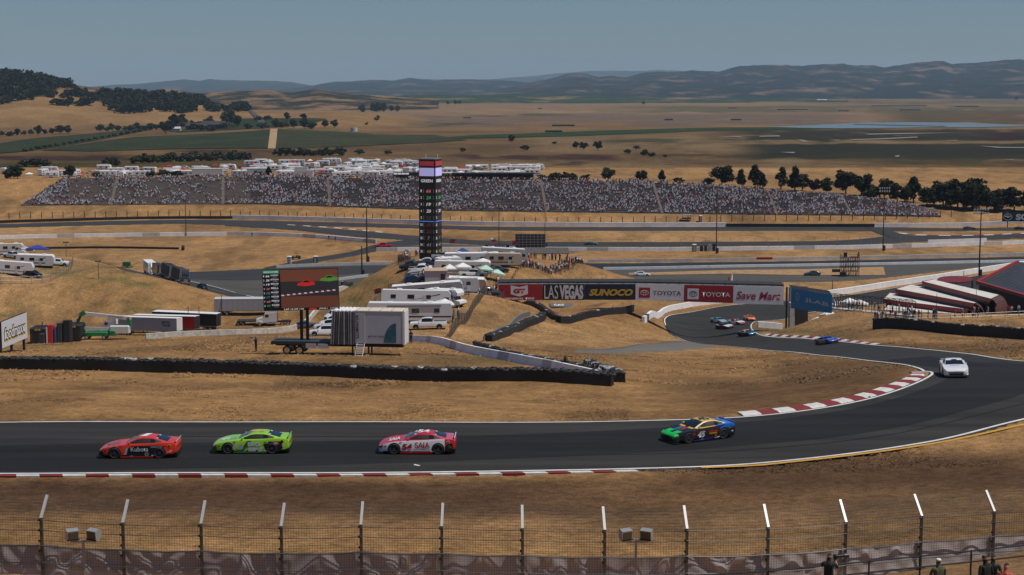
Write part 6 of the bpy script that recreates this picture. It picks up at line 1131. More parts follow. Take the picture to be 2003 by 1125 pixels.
    q = [PZ(1868 + 35 * math.cos(a) * 1.0, 546 + 6.5 * math.sin(a), 7.6) for a in np.linspace(0, 2 * math.pi, 18)[:-1]]; c = sum(q, Vector()) / len(q); root = empty('awning_roof', (c.x, c.y, 0), 0, 'round dark red awning roof beside the dark building', 'awning')
    m = MB(); m.prism([(v.x - c.x, v.y - c.y) for v in q], 'z', 7.3, 7.6, mat('dark_red_awning', (0.15, 0.012, 0.014), .6)); m.build('canopy', root)
    for k in range(0, 17, 4): m = MB(); m.tube((q[k].x - c.x, (q[k].y - c.y) * .9, 0), (q[k].x - c.x, (q[k].y - c.y) * .9, 7.3), .12, DKGREY, 6); m.build('post', root)
    # SON... sign
    a, b = PD(1960, 433, 640), PD(2075, 416, 640); s = MB(); s.box((0, 0, 0), (b.x - a.x, .3, b.z - a.z), BLACK); sg = s.build('track_sign', None, (a + b) / 2); tag(sg, 'dark sign with a round emblem and big grey letters at the right edge', 'sign'); e = MB(); wv = b.x - a.x; ring(e, -wv * .405, 0, 1.7, 1.3, .2, BAN['grey'], -.2)
    for k in range(4): e.tube((-wv * .405, -.2, -.2), (-wv * .405 + 1.4 * math.cos(R(30 + k * 40)), -.2, -.2 + 1.1 * math.sin(R(30 + k * 40))), .08, BAN['grey'], 4)
    e.build('emblem', sg); sub_text(sg, 'SONOMA', (wv * .12, 0), wv * .78, (b.z - a.z) * .72, BAN['grey'], .05, 0, -.2)
    for x in (-wv * .4, 0, wv * .4): m = MB(); m.box((x, .3, -2.6), (.3, .3, 3), DKGREY); m.build('leg', sg)
footbridge(); scoring_tower(); screen_truck(); billboard(); pavilion(); right_buildings()
# ================================================================ parked vehicles, tents, plant
def tent(w, top, m, name, label, loc, rz=0, group=None, h=2.2, m2=None):
    root = empty(name, loc, rz, label, 'tent', group); c = MB(); a = w / 2
    c.add([(-a, -a, h), (a, -a, h), (a, a, h), (-a, a, h), (0, 0, h + top), (-a, -a, h - .3), (a, -a, h - .3), (a, a, h - .3), (-a, a, h - .3)], [(0, 1, 4), (2, 3, 4), (0, 5, 6, 1), (2, 7, 8, 3)], m); c.add([(-a, -a, h), (a, -a, h), (a, a, h), (-a, a, h), (0, 0, h + top), (-a, -a, h - .3), (a, -a, h - .3), (a, a, h - .3), (-a, a, h - .3)], [(1, 2, 4), (3, 0, 4), (1, 6, 7, 2), (3, 8, 5, 0)], m2 or m); c.build('canopy', root)
    for x, y in ((-a, -a), (a, -a), (a, a), (-a, a)): p = MB(); p.tube((x * .98, y * .98, 0), (x * .98, y * .98, h), .04, GALV, 5); p.build('leg', root)
    return root
def seat(o, px, py, D0=None, rz=None):
    p = on_ground(px, py, D0); o.location = p
    if rz is not None: t = slope_at(p.x, p.y, rz); o.rotation_euler = (t[0], t[1], rz)
    return o
def put_at(o, p, rz): o.location = (p.x, p.y, Hs(p.x, p.y)); t = slope_at(p.x, p.y, rz); o.rotation_euler = (t[0] * .5, t[1] * .5, rz); return o
ZERO = (0, 0, 0)
def hill_camp():
    g = 'motorhomes and trailers camped on the hill'
    W_, G_, T_, C_ = RVSIDE; ch, gy, br, bl, ma = STRIPES
    L = [('fifthwheel', 14.2, W_, ch, 'grey and white fifth wheel trailer directly behind the white pickup', (800, 627, 272), math.pi + .02), ('classa', 12.5, W_, ch, 'white motorhome with black side behind the nearest trailer', (815, 612, 292), .02), ('trailer', 13.5, G_, gy, 'long grey trailer with dark swoosh in the middle of the hill camp', (838, 603, 308), .0), ('classc', 7.5, W_, br, 'white motorhome whose front shows beside the long grey trailer', (872, 612, 296), -.5),
         ('trailer', 8.0, T_, br, 'tan trailer below the peaked white tent on the hill', (913, 562, 338), .02), ('classa', 12.5, C_, br, 'cream motorhome with dark windows near the hilltop', (905, 541, 362), .0), ('classa', 13, W_, gy, 'white motorhome just behind the cream one near the tower', (925, 530, 378), .0), ('classa', 11.0, G_, ch, 'dark sided motorhome below the point sign', (985, 523, 392), .05), ('trailer', 8.5, T_, br, 'brown roofed trailer right of the white motorhomes', (985, 533, 378), .05), ('trailer', 6.0, W_, gy, 'small white box trailer beside the tan roofed hut', (878, 536, 372), .4), ('trailer', 6.5, G_, gy, 'small grey trailer at the right end of the long grey one', (905, 592, 318), .05)]
    for kind, ln, sd, st, lab, (px, py, D), rz in L:
        o = rv(kind, ln, sd, st, 'motorhome' if kind.startswith('class') else 'travel_trailer', lab, ZERO, rz, g, roofm=(TANP if 'brown roofed' in lab else None)); put_at(o, PD(px, py, D), rz)
    rnd = random.Random(5); TC = [WHITE, WHITE, STRIPES[3], mat('mint_canvas', (0.42, 0.62, 0.52), .7), GREYP]
    for k, (px, D) in enumerate([(868, 285), (930, 322), (950, 338), (968, 352), (880, 340), (925, 352), (945, 372), (975, 372), (1000, 385), (815, 366), (840, 380), (868, 398), (905, 404), (940, 404), (1012, 398)]):
        x = (px - CX) / FPX / CP * D; kind = k % 3
        if kind == 0: o = tent(rnd.uniform(2.6, 3.4), .8, TC[k % 5], 'canopy_tent', 'small canopy tent squeezed between motorhomes, %s from the front of the hill camp' % ordn(k // 3 + 1), ZERO, 0, 'canopy tents in the hill camp')
        else: o = auto(['suv', 'sedan', 'pickup'][k % 3], PAINT[['white', 'silver', 'gunmetal', 'white', 'red'][k % 5]], 'parked_car', '%s car squeezed between motorhomes, %s from the front of the hill camp' % (['white', 'silver', 'dark grey', 'white', 'red'][k % 5], ordn(k - k // 3)), ZERO, 0, 'vehicles in the hill camp')
        put_at(o, Vector((x, D, 0)), rnd.uniform(-.3, .3))
    hut = empty('storage_hut', ZERO, 0, 'grey hut with a flat tan roof in the middle of the hill camp', 'hut'); b = MB(); b.box((0, 0, 1.3), (4.6, 3.4, 2.6), LGREY); b.build('wall', hut); b = MB(); b.cbox((0, 0, 2.68), (4.9, 3.7, .14), mat('tan_roof', (0.45, 0.34, 0.22), .8, var=.15), .04); b.build('roof', hut); b = MB(); b.box((1.4, -1.73, 1.0), (.9, .04, 2.0), DKGREY); b.build('door', hut); put_at(hut, PD(852, 566, 345), .12)
    for px, py, D, w, m, lab, m2 in [(905, 552, 356, 3.4, WHITE, 'peaked white canopy tent above the tan trailer', None), (948, 549, 350, 3.0, mat('mint_canvas', (0.42, 0.62, 0.52), .7), 'mint green canopy tent at the edge of the hill camp', None), (960, 541, 362, 4.0, BLACK, 'black canopy tent beside the dark motorhome', None), (1000, 520, 402, 3.2, WHITE, 'white canopy tent left of the pavilion', None), (880, 556, 350, 2.6, WHITE, 'small white canopy tent next to the tan roofed hut', None)]:
        t = tent(w, .9, m, 'canopy_tent', lab, ZERO, .2); put_at(t, PD(px, py, D), .2)
    # flags
    for px, py, D, hgt, cols, lab in [(748, 602, 335, 6, ('red', 'blue'), 'flag on a tall pole left of the hill camp'), (960, 515, 420, 5, ('white', 'red'), 'red and white flag beside the point sign'), (1000, 512, 420, 4.5, ('red', 'blue'), 'flag left of the pavilion roof'), (878, 520, 395, 5, ('blue', 'red'), 'flag at the foot of the scoring tower')]:
        r = empty('flag', ZERO, 0, lab, 'flag'); p = MB(); p.tube((0, 0, -.2), (0, 0, hgt), .035, GALV, 5); p.build('pole', r)
        for k in range(2): c = MB(); P = [[(x, .12 * math.sin(x * 3 + k), hgt - .1 - k * .5 - dz) for dz in (0, .5)] for x in np.linspace(.03, 1.5, 8)]; c.loft(P, lambda i, j: {'red': REDP, 'blue': STRIPES[3], 'white': WHITE}[cols[k]], False); c.build('cloth', r)
        put_at(r, PD(px, py, D), 0)
    wm = wire('camp_fence_screen', (0.10, 0.085, 0.07), 1, .55)
    post_fence('screen_fence', 'dark screened fence down the right edge of the hill camp', [PD(*q)[:2] for q in ((880, 656, 252), (905, 628, 275), (935, 600, 300), (952, 582, 318), (972, 566, 332), (1000, 555, 345))], 1.9, 2.6, DKGREY, .05, (1.85,), wm)
    post_fence('screen_fence', 'dark screened fence winding along the left edge of the hilltop', [PD(*q)[:2] for q in ((760, 596, 350), (790, 568, 365), (803, 552, 378), (785, 535, 392), (779, 522, 405), (800, 508, 425))], 2.0, 2.6, DKGREY, .05, (1.95,), wm)
    post_fence('wire_fence', 'thin wire fence on the slope left of the hill camp', [PD(*q)[:2] for q in ((690, 628, 345), (720, 610, 345), (760, 592, 352))], 1.5, 2.6, DKGREY, .04, (.7, 1.45))
    post_fence('rail_fence', 'black rail fence in front of the hilltop crowd', [PD(*q)[:2] for q in ((985, 556, 352), (1010, 546, 372), (1040, 535, 392), (1080, 528, 408), (1120, 523, 418), (1140, 512, 432))], 1.25, 2.4, BLACK, .05, (.65, 1.2))
def yard():
    def semi(trL, side, roofm, endm, paint, lab, px, py, rz, z=.4, text=None, cab=True, cablab=None, h=2.75, frame=None):
        p = PZ(px, py, z); o = box_trailer(trL, side, roofm, endm, 'box_trailer', lab, ZERO, rz, 'trailers parked in the yard', text, h, frame); put_at(o, p, rz)
        if cab: d = Vector((math.cos(rz), math.sin(rz), 0)); q = p + d * (trL / 2 + 2.2); t = semi_tractor(paint, 'truck_tractor', cablab, ZERO, rz, 'truck tractors in the yard'); put_at(t, q, rz)
    mg = mat('grey_trailer_side', (0.34, 0.345, 0.36), .4, var=.06); W_ = PAINT['white']
    semi(14.2, mg, RVROOF, WHITE, W_, 'grey box trailer lettered METRO TRAILER with white rear doors', 294, 654, math.pi - .30, 1.0, [('METRO', -4.6, 3.0, 2.0, .5, BLACK), ('TRAILER', -4.6, 2.35, 2.1, .46, BLACK)], True, 'white truck tractor with a red swirl ahead of the grey trailer')
    semi(15.0, REDP, WHITE, BLACK, W_, 'red edged white roofed trailer behind the grey METRO trailer', 325, 648, math.pi - .26, .6, None, False)
    semi(15.5, BLACK, WHITE, BLACK, W_, 'black open sided trailer right of the grey METRO trailer', 365, 641, math.pi - .24, .4, None, False)
    semi(14.5, mat('silver_trailer_side', (0.46, 0.47, 0.48), .35, var=.05), LGREY, LGREY, W_, 'pale ribbed trailer behind the video screen', 482, 626, .08, 0, None, False, frame=GREYP)
    t = semi_tractor(W_, 'truck_tractor', 'white truck tractor below the left side of the video screen', ZERO, math.pi, 'truck tractors in the yard'); put_at(t, PZ(531, 633, .5), math.pi + .1)
    fb = empty('flatbed_trailer', ZERO, 0, 'low dark flatbed hitched beside the white tractor', 'trailer'); b = MB(); b.box((0, 0, 1.0), (7, 2.4, .25), DKGREY); b.build('deck', fb); add_wheels(fb, (-2.2, -3.3), 1.0, .45, w=.3, rimr=.27, rim=GREYP, key='low'); put_at(fb, PZ(495, 632, .5), .1)
    # haulers queued on the paddock lane
    dv = Vector((.322, -.947, 0)); c0 = PZ(350, 583, 0); hz = math.atan2(dv.y, dv.x)
    for k, (col, lab) in enumerate((('black', 'black race hauler at the front of the queue behind the mound'), ('black', 'black race hauler second in the queue with white rear doors'), ('dkblue', 'dark blue race hauler third in the queue behind the mound'), ('white', 'white race hauler furthest back in the queue behind the mound'))):
        q = c0 - dv * 21.5 * k; o = box_trailer(13, BLACK if k < 2 else PAINT[col], WHITE if col == 'white' else BLACK, WHITE, 'box_trailer', lab, ZERO, hz, 'race haulers queued behind the mound'); put_at(o, q, hz)
        t = semi_tractor(PAINT['black' if k < 3 else 'white'], 'truck_tractor', ['black truck tractor leading the queue of haulers', 'black truck tractor second in the queue of haulers', 'black truck tractor third in the queue of haulers', 'white truck tractor last in the queue of haulers'][k], ZERO, 0, 'truck tractors of the queued haulers'); put_at(t, q + dv * 9.4, hz)
    t = auto('sedan', PAINT['black'], 'parked_car', 'black car in front of the black hauler tractor', ZERO, 0); put_at(t, PZ(397, 586, 0), R(-60))
    # black tool trailers seen end on, with stacks
    for px, py, lab in ((80, 671, 'black truck with a yellow badge nearest the billboard'), (148, 664, 'black truck with a yellow badge behind the green boom lift')):
        r = empty('service_truck', ZERO, 0, lab, 'truck'); b = MB(); b.cbox((0, 0, 2.1), (3.3, 5.0, 2.9), BLACK, .25); b.build('body', r); s = MB(); s.box((0, -2.53, 3.15), (1.1, .04, .38), BAN['gold']); s.build('badge', r); sub_text(r, 'WHELEN', (0, 3.15), .75, .2, BLACK, .03, 0, -2.57)
        for k in range(6): m = MB(); m.box((-1.2 + (k % 2) * 2.4, -2.52, 1.0 + (k // 2) * .55), (.12, .05, .1), CHROME); m.build('latch', r)
        m = MB(); m.tube((.4, 0, 3.5), (.4, 0, 4.5), .1, DKGREY, 6); m.build('exhaust_stack', r); m = MB(); m.box((0, -2.3, .55), (3.0, .3, .5), DKGREY); m.build('bumper', r)
        tm, rm = wheel_meshes(.45, key='low')
        for x in (-1.1, 1.1): w = link('wheel', tm, r, (x, -2.1, .45)); link('rim', rm, w)
        put_at(r, PZ(px, py, 1.5), .05)
    # boom lift
    GRN = mat('lift_green', (0.015, 0.20, 0.05), .45); CRM = mat('lift_cream', (0.62, 0.62, 0.58), .5)
    r = empty('boom_lift', ZERO, 0, 'green and white boom lift with its arm folded over', 'lift'); K = FPX / 345; X = lambda px: (px - 200) / K; Z = lambda py: (668 - py) / K
    b = MB(); b.cbox((X(190), 0, 1.2), (5.0, 2.0, .9), GRN, .2); b.build('chassis', r); b = MB(); b.cbox((X(236), 0, Z(648)), (4.2, 1.6, 1.6), CRM, .2); b.build('turret', r); b = MB(); b.cbox((X(222), -.3, Z(655)), (1.3, 1.5, 1.1), GRN, .15); b.build('counterweight', r)
    def arm(a, c, w, m, n='boom'): q = MB(); A_, B_ = Vector((X(a[0]), 0, Z(a[1]))), Vector((X(c[0]), 0, Z(c[1]))); d = (B_ - A_); M = Matrix.Translation((A_ + B_) / 2) @ d.to_track_quat('X', 'Z').to_matrix().to_4x4(); q.box((0, 0, 0), (d.length, w * .9, w), m, M=M); q.build(n, r)
    arm((166, 617), (258, 627), .7, CRM); arm((131, 646), (225, 648), .65, CRM); arm((150, 640), (160, 619), .5, GRN); arm((252, 625), (256, 642), .7, GRN, 'knuckle'); arm((158, 620), (168, 614), .9, GRN, 'knuckle')
    me = text_fit('JLG ULTRA BOOM', 3.0, .3, BLACK, .03); me.transform(Matrix.Rotation(R(6), 4, 'Y')); link('lettering', me, r, (X(228), -.34, Z(623.8)))
    add_wheels(r, (X(172), X(206)), 1.0, .5, w=.35, rimr=.28, rim=CRM, key='lift'); p = PD(200, 668, 345); put_at(r, p, 0)
    # utility vehicle, racks, mixed gear
    def utv(lab, p, rz, paint):
        u = empty('utility_vehicle', ZERO, rz, lab, 'utility vehicle'); b = MB(); b.prism([(1.5, .45), (1.55, .8), (.7, 1.0), (.5, .75), (-.5, .75), (-.6, 1.05), (-1.5, 1.05), (-1.5, .45)], 'y', -.72, .72, paint); b.build('body', u)
        for s in (-1, 1): c = MB(); c.path([(.75, s * .68, 1.0), (.3, s * .66, 1.95), (-.65, s * .66, 1.95), (-.8, s * .68, 1.0)], .04, BLACK, 6); c.build('roll_cage', u)
        c = MB(); c.box((-.18, 0, 1.97), (1.0, 1.4, .05), BLACK); c.build('roof', u); c = MB(); c.cbox((-.2, 0, 1.0), (.5, 1.2, .5), DKGREY, .08); c.build('seat', u); add_wheels(u, (1.05, -1.0), .66, .34, w=.26, rimr=.18, rim=DKGREY, key='utv'); put_at(u, p, rz); return u
    utv('black utility vehicle parked in front of the boom lift', PD(205, 675, 300), .1, BLACK); utv('black utility vehicle on the golden slope beside the access road', PZ(579, 507, 0), math.pi + .1, BLACK)
    r = empty('gear_rack', ZERO, 0, 'upright racks of red and blue gear between the black trucks', 'rack'); 
    for k, (x, m, ww) in enumerate(((-1.5, DKGREY, .9), (-.7, OFFW, .35), (-.25, REDP, .9), (.55, STRIPES[3], .4), (1.2, DKGREY, .8), (2.3, BLACK, 1.1))): b = MB(); b.cbox((x, 0, [.9, 1.4, 1.55, 1.4, 1.7, 1.9][k]), (ww, 1.6, [1.8, 2.8, 3.1, 2.8, 3.4, 3.8][k]), m, .12); b.build('panel', r)
    put_at(r, PD(104, 676, 250), 0)
    for k, (px, py, lab) in enumerate(((137, 519, 'small green generator trailer by the left camp fence'), (248, 519, 'green generator trailer alone on the golden slope'))):
        r = empty('generator', ZERO, 0, lab, 'generator'); b = MB(); b.cbox((0, 0, 1.1), (2.4, 1.2, 1.3), mat('generator_green', (0.02, 0.14, 0.05), .5), .1); b.build('housing', r); b = MB(); b.box((.2, 0, .4), (3.6, .9, .12), BLACK); b.build('frame', r); add_wheels(r, (0,), .6, .3, w=.2, rimr=.18, rim=GREYP, key='gen'); put_at(r, PZ(px, py, 1.0 if k == 0 else 0), 0)
    for px in (369, 390, 434): m = MB(); m.tube((0, 0, -.2), (0, 0, 5.2), .07, DKGREY, 6); o = m.build('light_pole', loc=PZ(px, 645 if px < 400 else 620, 1)); tag(o, {369: 'thin dark pole left of the black open trailer', 390: 'thin dark pole at the middle of the black open trailer', 434: 'thin dark pole at the right end of the black open trailer'}[px], 'pole')
def left_camp():
    g = 'campers on the left mound'; W_, G_, T_, C_ = RVSIDE; ch, gy, br, bl, ma = STRIPES
    for kind, ln, sd, st, lab, (px, py, D), rz in [('fifthwheel', 10.5, W_, gy, 'white trailer with grey swirls nearest the camera on the left mound', (22, 533, 405), .12), ('trailer', 9.5, W_, ch, 'white trailer with dark windows in the middle of the left mound', (70, 521, 420), .1), ('classc', 8.5, C_, gy, 'cream camper with a swoosh at the left picture edge', (18, 505, 440), .1)]:
        o = rv(kind, ln, sd, st, 'travel_trailer' if kind[0] != 'c' else 'motorhome', lab, ZERO, rz, g); put_at(o, PD(px, py, D), rz)
    stp = mat('striped_canvas', (0.5, 0.5, 0.55), .7); 
    m = stp; t = m.node_tree; b = t.nodes['Principled BSDF']; tc = t.nodes.new('ShaderNodeTexCoord'); w = t.nodes.new('ShaderNodeTexWave'); w.inputs['Scale'].default_value = 1.6; r = t.nodes.new('ShaderNodeValToRGB'); r.color_ramp.interpolation = 'CONSTANT'; r.color_ramp.elements[0].color = (.03, .05, .16, 1); r.color_ramp.elements[1].color = (.75, .75, .75, 1); r.color_ramp.elements[1].position = .5; t.links.new(tc.outputs['Object'], w.inputs[0]); t.links.new(w.outputs[0], r.inputs[0]); t.links.new(r.outputs[0], b.inputs['Base Color'])
    for px, py, D, wd, mt, lab in [(46, 501, 448, 5.0, stp, 'blue and white striped canopy tent on the left mound'), (74, 502, 446, 5.5, mat('blue_canvas', (0.02, 0.05, 0.30), .6), 'plain blue canopy tent right of the striped one'), (3, 494, 458, 4, WHITE, 'white canopy tent at the left picture edge')]:
        t = tent(wd, 1.1, mt, 'canopy_tent', lab, ZERO, .1); put_at(t, PD(px, py, D), .1)
    for kind, c, px, py, D, rz, lab in [('pickup', 'white', 26, 515, 430, 2.6, 'white pickup between the cream camper and the trailers'), ('pickup', 'white', 112, 519, 424, .1, 'white pickup at the right end of the left camp'), ('suv', 'black', 66, 535, 408, -.5, 'black off road vehicle between the two nearest left trailers')]:
        o = auto(kind, PAINT[c], 'pickup_truck' if kind == 'pickup' else 'off_road_vehicle', lab, ZERO, rz, None, 'truck' if kind == 'pickup' else 'car'); put_at(o, PD(px, py, D), rz)
    post_fence('wire_fence', 'wire fence curving along the edge of the left mound', [PD(*q)[:2] for q in ((-20, 577, 394), (20, 572, 396), (60, 563, 399), (95, 555, 402), (120, 545, 408), (138, 530, 418), (143, 519, 430))], 1.9, 2.6, GALV, .04, (.95, 1.85), wire('camp_wire', (0.2, 0.19, 0.17), 1, .18))
    for px, top, bot, D, lab in ((130, 474, 513, 438, 'small lamp pole behind the left camp'), (193, 511, 551, 400, 'small lamp pole on the crest of the left mound')):
        r = empty('lamp_pole', ZERO, 0, lab, 'lamp'); p = PD(px, bot, D); gz = Hs(p.x, p.y); hh = PD(px, top, D).z - gz; b = MB(); b.tube((0, 0, -.3), (0, 0, hh), .08, WOODP, 6); b.build('pole', r)
        for s in (-1, 1): b = MB(); b.box((s * .42, 0, hh), (.55, .4, .28), DKGREY); b.build('lamp_head', r)
        r.location = (p.x, p.y, gz)
hill_camp(); yard(); left_camp()
# ================================================================ masts, scaffolds, far camp, trees
def mast(px, ytop, ybot, label, lamps=0, r=.16, D=None, cat='light mast', wood=False, box=True):
    p = PZ(px, ybot, 0) if D is None else PD(px, ybot, D); gz = Hs(p.x, p.y); h = PD(px, ytop, p.y).z - gz; root = empty('light_mast' if lamps else 'utility_pole', (p.x, p.y, gz), 0, label, cat); b = MB(); b.tube((0, 0, -.4), (0, 0, h), r * 1.3, DKGREY if not wood else WOODP, 8, r * .7); b.build('pole', root)
    if lamps:
        for row in range(2):
            c = MB(); c.box((0, -.1, h - row * 1.0), (lamps * .75, .12, .10), DKGREY); c.build('cross_arm', root)
            for k in range(lamps): m = MB(); x = (k - (lamps - 1) / 2) * .78; m.tube((x, -.05, h + .05 - row * 1.0), (x, -.55, h + .32 - row * 1.0), .30, CHROME, 8, .18); m.tube((x, -.05, h + .05 - row), (x, -.03, h + .04 - row), .28, LAMPG, 8); m.build('lamp_head', root)
    if box: m = MB(); m.box((.45, -.1, 1.0), (.6, .6, 1.7), DKGREY); m.build('control_box', root)
    return root
def masts():
    mast(1401, 372, 496, 'tall thin mast in front of the middle of the grandstand with lamps', 6); mast(1727, 369, 491, 'tall floodlight mast left of the far striped kerb', 5); mast(1915, 411, 540, 'tall floodlight mast behind the dark roofed building', 6, .2, D=475); mast(1066, 400, 486, 'thin dark pole right of the lattice video board', 0, .1); mast(976, 400, 505, 'thin dark pole behind the point sign', 0, .1, D=440, box=False)
    mast(364, 388, 462, 'thin pole standing by the long white wall on the left', 0, .14, box=False); mast(718, 407, 513, 'tall dark pole left of the hilltop', 0, .22); mast(708, 481, 540, 'shorter dark pole beside the tall one left of the hilltop', 0, .22); 
    mast(1628, 548, 575, 'short wooden post behind the blue banner', 0, .12, wood=True, box=False, D=440)
    mast(1831, 574, 626, 'thin pole with cross bars among the people on the right mound', 0, .05, D=287, box=False); mast(1908, 565, 625, 'thin pole beside the rusty shed ends', 0, .05, D=289, box=False)
    # scaffold camera tower
    p = PZ(1663, 540, 0); root = empty('scaffold_tower', p, 0, 'scaffold camera tower beside the grey apron', 'scaffold'); K = FPX / p.y; w, d, h = 34 / K, 2.4, 36 / K
    for i in range(6):
        for y in (0, d): m = MB(); m.tube((-w / 2 + i * w / 5, y, 0), (-w / 2 + i * w / 5, y, h + (.9 if i in (0, 5) else .2)), .10, DKGREY, 5); m.build('upright', root)
    for k in range(5):
        for y in (0, d): m = MB(); m.tube((-w / 2, y, k * h / 4), (w / 2, y, k * h / 4), .085, DKGREY, 5); m.build('ledger', root)
    for i in range(5): m = MB(); m.tube((-w / 2 + i * w / 5, 0, (i % 2) * h / 2), (-w / 2 + (i + 1) * w / 5, 0, (i % 2) * h / 2 + h / 2), .07, DKGREY, 5); m.build('brace', root)
    m = MB(); m.box((0, d / 2, h), (w, d, .1), WOODP); m.build('platform', root); m = MB(); m.box((1.2, .2, h + .25), (2.6, .1, .4), mat('orange_banner', (0.5, 0.14, 0.04), .6)); m.build('toe_board', root); m = MB(); m.box((-1.3, d / 2, h + .8), (.9, .8, 1.2), BLACK); m.build('camera', root)
    m = MB(); m.box((-4.2, -.3, 1.6), (2.3, .1, .9), DKGREY); m.build('side_panel', root); m = MB(); m.box((-2.2, -.4, .6), (1.6, 1.4, 1.2), BLACK); m.build('equipment_case', root)
    # marshal huts, toilets, platform by the stand
    for px, py, lab, m in ((1358, 492, 'dark portable toilet with a white top by the far wall', DKGREY), (617, 516, 'black portable toilet beside the access road', BLACK), (566, 516, 'small white tank beside the access road', OFFW), (1370, 439, 'small dark booth with white roof below the grandstand', DKGREY)):
        p = PZ(px, py, 0); r = empty('portable_toilet', (p.x, p.y, Hs(p.x, p.y)), 0, lab, 'booth'); b = MB(); b.box((0, 0, 1.1), (1.2, 1.2, 2.2), m); b.build('cabin', r); b = MB(); b.cbox((0, 0, 2.32), (1.35, 1.35, .26), WHITE, .1); b.build('roof', r); b = MB(); b.box((0, -.62, 1.05), (.75, .04, 1.8), GREYP); b.build('door', r)
    p = PZ(1343, 431, 1.5); r = empty('viewing_platform', (p.x, p.y, Hs(p.x, p.y)), 0, 'small grey roofed platform with stairs below the grandstand', 'platform'); b = MB(); b.cbox((0, 0, 2.5), (3.6, 2.5, .2), GREYP, .05); b.build('roof', r); b = MB(); b.box((0, 0, 1.0), (3.4, 2.3, .5), DKGREY); b.build('deck', r)
    for x in (-1.6, 1.6): b = MB(); b.box((x, 0, 1.2), (.12, .12, 2.6), DKGREY); b.build('post', r)
    b = MB(); b.prism([(-3.2, 0), (-1.7, 1.2), (-1.7, 1.0), (-3.0, 0)], 'y', -.5, .5, DKGREY); b.build('stair', r)
    p = PZ(1385, 491.5, 0); r = empty('marshal_post', p, 0, 'dark marshal post with equipment beside the far wall', 'booth')
    for k in range(4): b = MB(); b.box((-2.2 + k * 1.4, .2 * k, .9 + .1 * k), (1.0, .8, 1.8 + .2 * k), [BLACK, DKGREY, GREYP, BLACK][k]); b.build('cabinet', r)
    for px, py, lab in ((1490, 508, 'short red banner on the drag strip wall'), (1455, 509, 'longer red banner on the drag strip wall')):
        pass
    sg = MB(); p = PZ(1495, 511.5, 0); sg.box((0, 0, 1.0), (5.0, .1, .7), REDP); o = sg.build('wall_banner', None, p - Vector((0, .35, 0))); tag(o, 'red banner hung on the grey drag strip wall', 'banner')
    for px, py in ((1420, 481), (1670, 474)): pass
    r = empty('inflatable_arch', ZERO, 0, 'red and white inflatable shape rising behind the bridge banners', 'inflatable')
    for k, (x, hgt) in enumerate(((-1.3, 2.4), (-.4, 3.6), (.5, 4.6), (1.2, 5.2))): b = MB(); P = [(x, 0, 0), (x + .1, 0, hgt * .6), (x + .35, 0, hgt)]; b.tube(P[0], P[1], .42, WHITE if k % 2 else REDP, 10); b.tube(P[1], P[2], .42, WHITE if k % 2 else REDP, 10, .15); b.build('tube', r)
    p = PZ(1420, 575, 0); r.location = p
    b = MB(); b.box((0, 0, 0), (5.2, 2.6, .08), mat('grey_ground_banner', (0.11, 0.115, 0.12), .7)); p = on_ground(1098, 598); o = b.build('ground_banner', None, (p.x, p.y, p.z + .12), (slope_at(p.x, p.y, 0)[0], slope_at(p.x, p.y, 0)[1], .25)); tag(o, 'grey banner with white print lying on the slope under the bridge', 'banner'); me = text_fit('CAT', 2.4, 1.2, NUMW, .05); me.transform(Matrix.Rotation(-math.pi / 2, 4, 'X')); l = link('lettering', me, o, (-.5, 0, .06)); l.rotation_euler = (0, 0, 0)
    post_fence('catch_fence', 'thin catch fence posts along the far lower straight', pl([(1040, 487), (1300, 487), (1500, 486), (1700, 482), (1780, 478)]), 3.6, 4.2, GALV, .05)
    b = barrier('sponsor_boards', 'row of pale boards on posts beside the far striped kerb', pl([(1815, 477.5), (1870, 476), (1930, 474)]), 1.5, .1, 4.2, WHITEC, 'board', part='board', spl=False)
    post_fence('path_fence', 'post and wire fence in front of the people on the right mound', [PD(*q)[:2] for q in ((1690, 636, 280), (1740, 634, 278), (1800, 632, 278), (1860, 630, 278), (1920, 628, 279), (2020, 624, 280))], 1.1, 2.4, GALV, .03, (.55, 1.05))
    g = 'white tents below the bridge ramp'
    for k, (px, py, D, w) in enumerate(((1600, 614, 335, 2.6), (1622, 616, 330, 2.8), (1640, 622, 322, 2.8), (1662, 622, 320, 2.8), (1682, 618, 322, 2.6))):
        t = tent(w, .8, WHITE, 'canopy_tent', ['white canopy tent nearest the blue banner', 'white canopy tent second from the blue banner', 'white canopy tent in the middle of the group under the ramp', 'white canopy tent fourth from the blue banner', 'white canopy tent furthest right under the ramp'][k], ZERO, .3, g); put_at(t, PD(px, py, D), .3)
